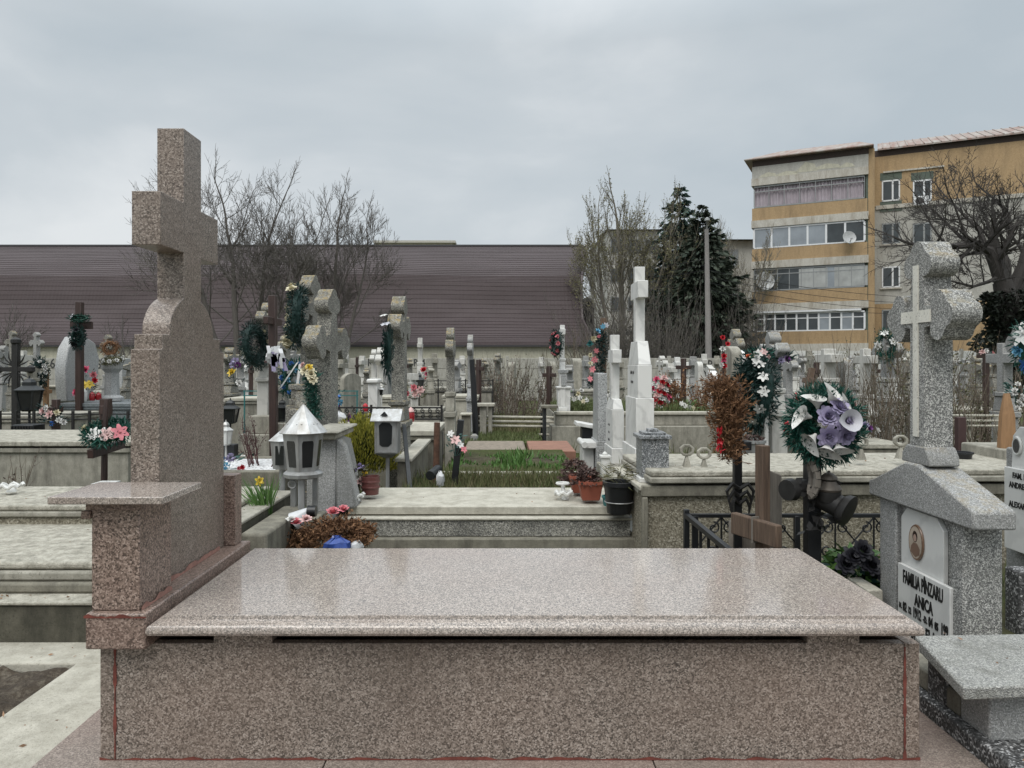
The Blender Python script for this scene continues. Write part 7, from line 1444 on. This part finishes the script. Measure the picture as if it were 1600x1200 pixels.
for i, (px, d, top, w_, n, sd_, lb) in enumerate(((1335, 8.6, 560, .5, 9, 1, 'tall bare twigs behind the purple wreath'), (1372, 8.4, 565, .6, 12, 2, 'tall bare twigs left of the big terrazzo cross'), (1415, 9.2, 530, .7, 14, 3, 'olive leafy shrub behind the big terrazzo cross, left side'), (1262, 11, 560, .8, 10, 4, 'thin twiggy shrub between the leaning brown cross and the shield stone'), (1530, 8.8, 575, 1.1, 18, 5, 'olive bushy shrub right of the big terrazzo cross'), (1500, 10.5, 560, 1.0, 12, 6, 'twiggy shrub just right of the big terrazzo cross shaft'), (1545, 6.4, 610, .5, 8, 7, 'bare twigs by the far right gravestone'))):
    lv_ = 800 if i in (2, 4) else 260 if i in (5,) else 160
    twig_bush(lb, (PX(px, d), d, g(d)), w_, PZ(top, d) - g(d), n, 'twig_brown', 40 + i, lv_, 'olive', .045 if i in (2, 4) else .03, r0=.009, maxlv=2, nbr=5)
# right edge
mono('grey concrete latin cross near the right edge, before the shrubs', 1562, 1578, 8.4, 536, 612, 'latin', 'terrazzo_grey', span=.5, arm=560, base_w=.8)
bouquet('dense white bouquet beside the grey latin cross at the right edge', (PX(1588, 7.6), 7.6, PZ(640, 7.6)), .3, .16, 'fakeblue', [('carn', 'white', q.uniform(-.06, .06), -.06, .02 + .03 * i, .035) for i in range(9)], 40)
tag(MB().tube([(PX(1573, 5.2), 5.2, PZ(705, 5.2)), (PX(1574, 5.2), 5.2, PZ(650, 5.2)), (PX(1576, 5.2), 5.22, PZ(615, 5.2))], [.06, .05, .02], 7).build('split_log', 'wood_orange', org=(PX(1573, 5.2), 5.2, PZ(705, 5.2))), 'split pale log standing on the wall at the right edge', 'log')
t = thing('stone_wall', 'low grey stone wall block carrying the split log at the right edge', 'wall', (PX(1590, 5.3), 5.3, g(5))); MB().box(PX(1556, 5.2), PX(1700, 5.2), 5.1, 5.6, -.15, PZ(700, 5.2)).build('block', 'conc', t, bevel=.012)
rl = thing('pipe_railing', 'white pipe railing right of the big terrazzo cross', 'railing', (PX(1530, 7.2), 7.2, g(7.2)))
for py in (649, 657, 665): MB().tube([(PX(1488, 7.2), 7.2, PZ(py, 7.2)), (PX(1565, 7.2), 7.15, PZ(py, 7.2))], .011, 6).build('pipe', 'conc_light', rl)
for px in (1516, 1563): MB().box(PX(px, 7.2) - .03, PX(px, 7.2) + .03, 7.21, 7.26, g(7.2), PZ(650, 7.2)).build('post', 'conc', rl)
tag(MB().box(PX(1498, 6.0), PX(1510, 6.0), 6.0, 6.06, g(6), PZ(652, 6)).build('brown_post', plain('brown_painted_post', (.06, .03, .028), .6), bevel=.004, org=(PX(1504, 6), 6, g(6))), 'dark red-brown square post right of the big terrazzo cross', 'post')
pt, pc3 = pot('black plastic pot at the foot of the brown post', 1502, 728, 5.2, .05, .07, .1, 'black')
mono('row cross in lichened stone behind the olive shrub at the right', 1519, 1530, 13, 556, 600, span=.7, arm=574, mat='lichen'); mono('dark wooden cross with pink flowers above the olive shrub', 1537, 1544, 12, 545, style='wood', mat='wood_dark', span=.4, arm=556)
bouquet('pink and white flowers on the dark wooden cross above the olive shrub', (PX(1537, 11.8), 11.8, PZ(556, 11.8)), .1, .25, 'fakedark', [('carn', 'palepink', -.06, -.05, .06, .05), ('carn', 'white', 0.0, -.05, .08, .05), ('carn', 'pink', .1, -.05, .04, .05)], 20)
# terrace top
bouquet('heap of red, white and pink flowers on the terrace tomb', (PX(1030, 13.2), 13.2, ztp), .62, .36, 'fakedark', [('carn', ('red', 'white', 'hotpink', 'palepink', 'red', 'white')[i % 6], (i * 37 % 11 - 5) * .03, -.12 + (i % 3) * .03, .06 + .043 * i * .6, .075) for i in range(22)], 120)
twig_bush('brown dried conifer shrub on the terrace tomb behind the red flowers', (PX(1054, 13.6), 13.6, ztp), .32, .66, 12, 'dry', 3, 420, 'dry', .06, r0=.012)
twig_bush('narrow brown dried shrub at the right end of the terrace tomb', (PX(1094, 13.4), 13.4, ztp), .2, .5, 9, 'dry', 4, 300, 'drylight', .05, r0=.01)
bouquet('white and green flower heap on the terrace tomb', (PX(1072, 13.0), 13.0, ztp), .2, .36, 'leafgreen', [('star', 'white', -.1, -.1, .16, .05), ('star', 'white', -.04, -.1, .12, .05), ('carn', 'white', .04, -.1, .1, .05), ('star', 'cream', .1, -.1, .08, .05)], 60)
bouquet('white daffodils and grass tuft beside the granite stele', (PX(905, 13), 13, ztp), .24, .45, 'grass', [('star', 'white', -.1, -.1, .24, .05), ('star', 'white', 0, -.1, .26, .05), ('star', 'white', .12, -.1, .22, .05), ('star', 'cream', .06, -.1, .2, .05)], 160, L=.16, lw=.014, cat='plant')
# far shrubs
for i, (px, d, top, w_, n, lvs, lm_, lb) in enumerate(((768, 18, 566, .7, 9, 240, 'dry2', 'brown leafy shrub left of the central dry thicket'), (790, 19, 556, .8, 11, 380, 'olive', 'tallest brown-green shrub in the central dry thicket'), (815, 17, 600, 1.0, 13, 240, 'dry2', 'low brown shrub in front of the central dry thicket'), (838, 19, 560, .7, 9, 260, 'olive', 'thin shrub at the right of the central dry thicket'), (912, 24, 520, 1.3, 18, 400, 'olive', 'pale twiggy shrub at the right end of the hall'), (752, 20, 578, .6, 10, 400, 'fakeblue', 'bluish leafed shrub before the wall behind the slim pale cross'))):
    twig_bush(lb, (PX(px, d), d, -.3), w_, PZ(top, d) + .3, n, 'twig_brown', 60 + i, lvs, lm_, .055, r0=.014, maxlv=2, nbr=5)
tag(MB().box(PX(740, 15), PX(870, 15), 14.5, 19, -.36, -.28).build('dry_bed', plain('red_brown_soil', (.075, .05, .037), 1, .5, 6, bmp=.6), org=(PX(800, 16), 16, -.36)), kind='structure')
grass_patch('dry brown grass in the central thicket bed', PX(745, 15), PX(868, 15), 14.5, 18.5, -.28, 2600, .3, 'drygrass', 12, 'dry_grass', .02)
# iron fences far
def scroll_fence(label, p0, p1, d, top, base, n):
    t = thing('iron_fence', label, 'fence', (PX((p0 + p1) / 2, d), d, g(d))); z1 = PZ(top, d); z0 = PZ(base, d); x0, x1 = PX(p0, d), PX(p1, d)
    for z in (z0, z1): MB().beam((x0, d, z), (x1, d, z), .022).build('rail', 'iron', t)
    for k in range(4): x = x0 + (x1 - x0) * k / 3; MB().beam((x, d, g(d)), (x, d, z1 + .04), .03).build('post', 'iron', t)
    mb = MB(); h = (z1 - z0) / 2
    for i in range(n):
        cx_ = x0 + (x1 - x0) * (i + .5) / n
        for sg in (-1, 1): mb.tube(spiral(cx_, d, (z0 + z1) / 2 + sg * h * .45, h * .42, R(90), 1.3, sg, 12), .008, 4)
    mb.build('scrollwork', 'iron', t); return t
scroll_fence('low scrolled iron fence behind the thick pale lid', 525, 690, 10.2, 637, 655, 14); scroll_fence('dark scrolled iron fence before the back wall at the centre', 642, 770, 17, 595, 612, 12)
candle('red lamp on the low scrolled iron fence', 571, 10.6, 643, 630, 9, 'f_red', 'f_red')
crumple('torn white sheet lying by the front big lichened cross', 'plastic_sheet', (PX(527, 8.8), 8.8, PZ(650, 8.8)), .07, 'whitebag', 21, 1.5, .8)
bouquet('blue-white flower heap right of the front big lichened cross', (PX(522, 10.5), 10.5, PZ(640, 10.5)), .3, .3, 'fakeblue', [('pom', 'skyblue', -.05, -.1, .22, .07), ('pom', 'blue', .05, -.1, .2, .07), ('pom', 'white', .0, -.1, .26, .06), ('pom', 'skyblue', .1, -.1, .1, .07), ('pom', 'skyblue', -.02, -.1, .08, .06)], 50)
# white things centre
t = thing('marble_pedestal', 'white stone pedestal with moulded cap left of the tall lichened cross', 'pedestal', (PX(583, 11), 11, -.3)); MB().box(PX(577, 11), PX(591, 11), 10.9, 11.2, -.3, PZ(599, 11)).build('body', 'marble', t, bevel=.006); MB().box(PX(575, 11), PX(593, 11), 10.86, 11.24, PZ(599, 11) + .001, PZ(592, 11)).build('cap', 'marble', t, bevel=.02)
lantern('small white lantern beside the white moulded pedestal', 596, 11, 617, 602, 8, 'whitepaint', 'galv', pole=True)
for args in (('small white trefoil cross before the wall, left of the tall lichened cross', 581, 588, 16, 546, 590), ('taller white trefoil cross just left of the tall lichened cross', 590, 599, 15, 543, 600)): mono(args[0], args[1], args[2], args[3], args[4], args[5], span=.6, mat='marble_old')
mono('cream marble obelisk cross before the wall, left of the slim central cross', 653, 660, 18.5, 528, 566, 'latin', 'marble_old', span=.4, arm=540, base_w=1.2)
bouquet('red flowers on a dark post beside the cream obelisk cross', (PX(667, 17.5), 17.5, -.3), 1.35, .25, 'dry2', [('carn', 'red', -.06, -.1, 1.32, .12), ('carn', 'hotpink', .03, -.1, 1.22, .11), ('carn', 'white', .08, -.1, 1.35, .08), ('carn', 'red', .02, -.1, 1.1, .1)], 120)
lantern('dark house-roofed lantern before the cream obelisk cross', 655, 15.5, 612, 580, 14, 'darkmetal')
bouquet('pink flower heap at the foot of the tall lichened cross', (PX(648, 12), 12, PZ(625, 12)), .26, .4, 'olive', [('carn', 'pink', 0, -.1, .2, .08), ('carn', 'palepink', .1, -.1, .16, .08), ('carn', 'pink', -.1, -.1, .1, .07), ('carn', 'palepink', .02, -.1, .1, .07)], 80)
mono('dark wooden cross with red flowers at the left of the white crosses', 556, 560, 16, 558, style='wood', mat='wood_dark', span=.35, arm=572)
bouquet('red and dark flowers before the wall, right of the front big lichened cross', (PX(545, 15), 15, -.3), 1.2, .5, 'fakedark', [('carn', 'red', -.06, -.1, 1.15, .09), ('carn', 'red', .1, -.1, .95, .07), ('carn', 'violet', -.15, -.1, .6, .1), ('carn', 'pink', .18, -.1, .9, .08)], 150)
# ---- far rows, each stone with its own description
cols = {'terrazzo_grey': 'grey', 'marble_old': 'whitish', 'lichen': 'lichened', 'wood_dark': 'dark wooden', 'conc': 'concrete', 'marble': 'white', 'greygranite': 'pale grey'}
FAR = [ # px, half width px, d, top, style, mat, landmark
 (6, 5, 20, 540, 'trefoil', 'terrazzo_grey', 'before the wall at the very left edge'), (36, 4, 21, 548, 'latin', 'marble_old', 'before the wall near the left edge'),
 (195, 5, 19, 560, 'stele', 'greygranite', 'just left of the granite headstone'), (338, 4, 20, 558, 'trefoil', 'lichen', 'just right of the granite headstone shoulder'),
 (386, 4, 18, 570, 'latin', 'marble', 'below the big dark edge-on wreath'), (445, 6, 11.5, 525, 'trefoil', 'lichen', 'behind the tall brown cross and ribbon'), (457, 5, 17, 545, 'trefoil', 'terrazzo_grey', 'behind the blue and white wreath'),
 (438, 4, 20, 552, 'latin', 'marble_old', 'behind the funeral ribbon'), (540, 4, 20, 545, 'trefoil', 'marble_old', 'right of the front big lichened cross'), (566, 4, 22, 556, 'latin', 'marble_old', 'before the painted letter R'),
 (640, 4, 21, 560, 'trefoil', 'lichen', 'right of the tall lichened cross'), (679, 4, 20, 552, 'latin', 'conc', 'between red flowers and slim central cross'), (714, 4, 16, 562, 'trefoil', 'terrazzo_grey', 'under the painted mark R 3'),
 (778, 4, 22, 552, 'trefoil', 'lichen', 'above the central dry thicket'), (862, 4, 21, 565, 'stele', 'conc', 'left of the white cross on the terrace'), (900, 7, 19, 560, 'stele', 'conc', 'right of the white cross on the terrace'),
 (915, 4, 21, 556, 'latin', 'terrazzo_grey', 'left of the hanging flower garland'), (958, 3, 17, 575, 'latin', 'marble_old', 'between garland cross and shorter marble cross'),
 (1058, 4, 20, 558, 'latin', 'marble', 'between the painted wall marks behind the terrace'), (1072, 4, 18, 566, 'trefoil', 'marble_old', 'behind the white and green flower heap'), (1083, 5, 19, 557, 'latin', 'terrazzo_grey', 'above the narrow dried shrub'),
 (1100, 4, 20, 553, 'latin', 'marble_old', 'at the foot of the lighting pole'), (1112, 6, 14, 579, 'stele', 'marble', 'left of the red and white spray'), (1108, 4, 17, 570, 'trefoil', 'marble_old', 'right of the narrow dried shrub'),
 (1186, 4, 15, 548, 'trefoil', 'lichen', 'left of the white trefoil cross, farther back'), (1228, 4, 18, 545, 'latin', 'marble_old', 'under the ochre block, right of the violet ribbon'), (1252, 4, 17, 552, 'trefoil', 'terrazzo_grey', 'under the ochre block behind the leaning cross'),
 (1273, 4, 16, 556, 'latin', 'conc', 'left of the ornate shield-shaped stone'), (1330, 4, 15, 556, 'trefoil', 'terrazzo_grey', 'behind the tall twigs above the purple wreath'), (1365, 4, 16, 550, 'latin', 'lichen', 'between two white crosses left of the big terrazzo cross'),
 (1402, 4, 16, 552, 'trefoil', 'marble_old', 'at the left foot of the big terrazzo cross arm'), (1508, 5, 16, 560, 'trefoil', 'terrazzo_grey', 'right of the big terrazzo cross, near the white fence'), (1550, 5, 14, 560, 'trefoil', 'lichen', 'left of the grey latin cross at the right edge'), (1490, 4, 18, 556, 'latin', 'marble_old', 'right behind the big terrazzo cross arm'),
]
q = random.Random(99)
for px, hw, d, top, st_, mt, lm_ in FAR:
    adj = {'trefoil': 'trefoil cross', 'latin': 'plain cross', 'stele': 'upright stone'}[st_]
    kw = dict(ped=top + (600 - top) * q.uniform(.6, .8)) if st_ != 'stele' else {}
    mono('small distant %s %s %s' % (cols[mt], adj, lm_), px - hw, px + hw, d, top, style=st_, mat=mt, span=q.uniform(.5, .8) if st_ != 'stele' else .5, rot=q.uniform(-14, 14), group='distant grave crosses', **kw)
for i, (x0, x1, d0, d1, top, mt, lb) in enumerate(((225, 345, 12, 13, 628, 'conc', 'plain low concrete grave hidden behind the granite headstone'), (120, 205, 17, 18.2, 612, 'conc', 'low concrete grave before the back wall at the left'), (20, 92, 16, 17.5, 616, 'conc', 'low concrete grave left of the sail-shaped stele'), (540, 640, 14, 15.2, 620, 'conc_light', 'low pale grave before the white crosses'), (645, 770, 17.4, 18.6, 606, 'conc', 'low grave inside the dark scrolled fence'), (690, 748, 14.5, 15.5, 618, 'conc_light', 'low white grave behind the slim central cross'), (880, 960, 18, 19.5, 610, 'conc', 'low grave behind the terrace tomb at the garland'), (1130, 1290, 13, 14.5, 628, 'conc', 'low grave behind the big black wreath'), (1310, 1420, 12.5, 14, 632, 'conc', 'low grave among the twigs left of the big terrazzo cross'), (1490, 1600, 12, 13.5, 640, 'conc_light', 'low pale grave behind the olive shrub'), (560, 690, 11.2, 12.2, 640, 'conc', 'grey grave behind the low scrolled iron fence'))):
    slab_grave(lb, x0, x1, d0, d1, top, mt, mt, False)
for i, (px, d, h, cl_, m_, lb) in enumerate(((20, 15, .5, ('white', 'white', 'cream'), 'olive', 'white flowers at the very left before the wall'), (345, 17, .7, ('red', 'white', 'pink'), 'fakedark', 'mixed flowers just right of the granite headstone'), (420, 16, .8, ('pale', 'palepink', 'white'), 'fakedark', 'pale flowers behind the marble pedestal'), (534, 13, .7, ('violet', 'pink', 'violet'), 'fakedark', 'violet flowers right of the front big lichened cross'), (625, 16, .7, ('pale', 'white', 'pale'), 'dry2', 'pale flowers right of the white moulded pedestal'), (680, 14, .5, ('pink', 'red', 'white'), 'fakedark', 'pink flowers left of the slim central cross'), (895, 16.5, .9, ('white', 'cream', 'white'), 'leafgreen', 'white blooms behind the terrace tomb'), (962, 16, 1.0, ('white', 'pale', 'white'), 'fakedark', 'white blooms between the marble crosses and garland'), (1045, 16, 1.0, ('pink', 'red', 'white'), 'fakedark', 'pink blooms behind the dried conifer shrub'), (1122, 15, .9, ('red', 'white', 'pink'), 'fakedark', 'red blooms left of the grey stele'), (1212, 14, 1.1, ('white', 'palepink', 'white'), 'olive', 'pale blooms behind the white trefoil cross'), (1300, 14, .9, ('white', 'pale', 'cream'), 'olive', 'pale blooms above the purple wreath'), (1335, 12, .8, ('palepink', 'white', 'pink'), 'olive', 'pinkish blooms among the twigs at right'), (1560, 13, 1.0, ('white', 'palepink', 'white'), 'olive', 'pale blooms right of the olive shrub'))):
    q = random.Random(i + 200); bouquet(lb, (PX(px, d), d, -.3), h + .1, .5, m_, [('carn', cl_[k % 3], q.uniform(-.22, .22), -.12, q.uniform(.35, 1) * h, .075) for k in range(7)], 90)
# soft ground cover
grass_patch('green weeds and grass between the back graves', -7, 7.5, 10.5, 24, -.3, 9000, .2, 'grass', 21, 'grass', .025)
grass_patch('dry weeds between the right graves', 2.2, 6.5, 5.2, 12, g, 5200, .2, 'drygrass', 22, 'dry_grass', .012)
grass_patch('green weeds between the left graves', -6, -.6, 5.0, 11, g, 4200, .11, 'grass', 23, 'grass', .01)
grass_patch('grass by the right foreground graves', 1.3, 3.2, 3.0, 4.5, -.1, 1800, .1, 'grass', 24, 'grass', .007)

lt_ = MB(); q = random.Random(41)
for (x0, x1, y0, y1, z, n) in ((-1.7, -1.37, 2.0, 2.93, -.029, 12), (-3.5, -1.4, 2.95, 3.14, -.03, 30), (-3.5, -1.4, 3.32, 4.08, .273, 46), (-3.5, -1.55, 4.1, 4.7, .379, 36), (-1.0, .75, 5.05, 5.75, .197, 30), (1.0, 3.2, 4.7, 5.4, .5, 60), (-3.5, -1.4, 3.155, 3.26, .143, 26), (-1.5, -1.37, 3.5, 4.7, .346, 14), (1.42, 1.66, 1.95, 2.1, .061, 12), (1.4, 2.0, 2.15, 2.5, .251, 10), (-1.0, 1.2, 3.0, 4.8, -.09, 160)):
    for i in range(n):
        r_ = .009 if q.random() < .75 else .018; lt_.leaf((q.uniform(x0, x1), q.uniform(y0, y1), z + q.uniform(.001, .006)), (q.uniform(-1, 1), q.uniform(-1, 1), q.uniform(-.05, .3)), r_ * q.uniform(.6, 1.6), r_ * .5, q)
tag(lt_.build('leaf_litter', 'drylight', smooth=False, org=(0, 4, 0)), 'dry leaf crumbs scattered on the slabs and kerbs', 'leaves', kind='stuff')
FAR2 = [
 (50, 5, 13, 572, 'trefoil', 'conc', 'behind the black flared lantern'), (205, 4, 16, 566, 'trefoil', 'lichen', 'touching the left edge of the granite headstone'),
 (376, 5, 17, 556, 'trefoil', 'terrazzo_grey', 'left of the edge-on wreath foot'), (428, 4, 14, 568, 'stele', 'conc', 'below the funeral ribbon'), (533, 5, 17, 562, 'latin', 'conc', 'right of the front big cross arm'),
 (548, 4, 13, 583, 'stele', 'conc', 'under the violet flowers'), (573, 4, 14, 575, 'trefoil', 'lichen', 'left of the white moulded pedestal'), (611, 5, 17, 566, 'stele', 'terrazzo_grey', 'just right of the small white crosses'),
 (645, 4, 14, 584, 'latin', 'marble_old', 'left of the dark house-roofed lantern'), (672, 4, 15, 572, 'trefoil', 'conc', 'behind the pink heap of the tall cross'), (722, 4, 19, 556, 'latin', 'marble_old', 'between slim central cross and its pale neighbour'),
 (756, 4, 20, 560, 'trefoil', 'lichen', 'left of the central dry thicket'), (800, 5, 21, 566, 'stele', 'conc', 'inside the central dry thicket'), (846, 4, 20, 558, 'latin', 'marble_old', 'at the right side of the central dry thicket'),
 (890, 5, 18, 570, 'trefoil', 'terrazzo_grey', 'just right of the white terrace cross'), (968, 4, 19, 560, 'latin', 'conc', 'left of the tallest marble cross, far back'), (1034, 4, 19, 556, 'trefoil', 'marble_old', 'above the red and white flower heap'),
 (1047, 5, 16.5, 568, 'latin', 'marble_old', 'behind the brown shrub of the terrace'), (1092, 4, 16.5, 565, 'stele', 'marble_old', 'behind the narrow dried shrub'), (1120, 4, 19, 556, 'latin', 'conc', 'right of the lighting pole foot'),
 (1172, 4, 17, 552, 'latin', 'terrazzo_grey', 'above the big black wreath'), (1240, 5, 14, 566, 'trefoil', 'marble_old', 'right of the slim pillar cross'), (1264, 4, 19, 548, 'latin', 'conc', 'below the lowest ochre parapet'),
 (1296, 4, 17, 548, 'trefoil', 'lichen', 'above the shield-shaped stone'), (1322, 5, 13, 562, 'latin', 'marble_old', 'right of the rough terrazzo stele'), (1352, 4, 18, 544, 'trefoil', 'conc', 'above the white plaque cross'),
 (1412, 5, 13, 566, 'latin', 'lichen', 'under the left arm of the big terrazzo cross'), (1420, 4, 17, 552, 'trefoil', 'conc', 'right beside the big terrazzo cross shaft'), (1520, 5, 19, 556, 'latin', 'marble_old', 'before the white fence at right'), (1570, 5, 16, 556, 'trefoil', 'conc', 'behind the grey latin cross at the right edge'),
]
q = random.Random(123)
for px, hw, d, top, st_, mt, lm_ in FAR2:
    adj = {'trefoil': 'trefoil cross', 'latin': 'plain cross', 'stele': 'upright stone'}[st_]
    kw = dict(ped=top + (605 - top) * q.uniform(.55, .8)) if st_ != 'stele' else {}
    mono('small distant %s %s %s' % (cols[mt], adj, lm_), px - hw, px + hw, d, top, style=st_, mat=mt, span=q.uniform(.4, .7) if st_ != 'stele' else .5, rot=q.uniform(-25, 25), group='distant grave crosses', **kw)
for i, (px, d, top, ar, lb) in enumerate(((330, 13, 566, 580, 'thin dark wooden cross by the right shoulder of the granite headstone'), (392, 13, 566, 580, 'thin dark wooden cross under the edge-on wreath'), (516, 14, 560, 574, 'thin dark wooden cross behind the front big lichened cross'), (630, 15, 556, 572, 'thin dark wooden cross right of the tall lichened cross'), (748, 15, 562, 576, 'thin dark wooden cross by the bluish shrub'), (858, 15, 572, 586, 'thin dark wooden cross left of the white terrace cross'), (1068, 15, 560, 574, 'thin dark wooden cross behind the terrace flowers'), (1208, 12, 556, 570, 'thin dark wooden cross behind the white trefoil cross'), (1276, 13, 566, 580, 'thin dark wooden cross left of the shield-shaped stone'), (1388, 12, 566, 580, 'thin dark wooden cross below the green and white wreath'))):
    mono(lb, px - 3, px + 3, d, top, style='wood', mat='wood_dark', span=.35, arm=ar, rot=q.uniform(20, 70), group='thin wooden grave crosses')
for i, (px, d, w_, h, m_, lm2, lb) in enumerate(((200, 14.5, .5, .7, 'twig_brown', 'olive', 'small shrub at the left edge of the granite headstone'), (398, 12.8, .5, .5, 'twig_red', 'dry2', 'small reddish shrub behind the marble pedestal'), (560, 12.5, .6, .6, 'twig_brown', 'olive', 'small shrub left of the white moulded pedestal'), (625, 13, .5, .6, 'twig_brown', 'fakedark', 'small dark shrub behind the tall lichened cross'), (690, 13, .5, .5, 'twig_brown', 'olive', 'small shrub behind the slim central cross'), (1010, 17, .8, .9, 'twig_brown', 'olive', 'shrub behind the tallest marble cross'), (1145, 13, .6, .8, 'twig_brown', 'fakedark', 'dark shrub behind the grey stele'), (1215, 10.5, .6, .9, 'twig_brown', 'olive', 'shrub right of the white trefoil cross'), (1290, 10.8, .8, .8, 'twig_brown', 'olive', 'shrub below the shield-shaped stone'), (1470, 13, 1.0, 1.2, 'twig_brown', 'olive', 'shrub seen past the big terrazzo cross shaft'), (1580, 10, .8, 1.3, 'twig_brown', 'olive', 'shrub at the right edge behind the grey latin cross'))):
    twig_bush(lb, (PX(px, d), d, -.3), w_, h, 11, m_, 90 + i, 300, lm2, .045, r0=.01, maxlv=2, nbr=4)
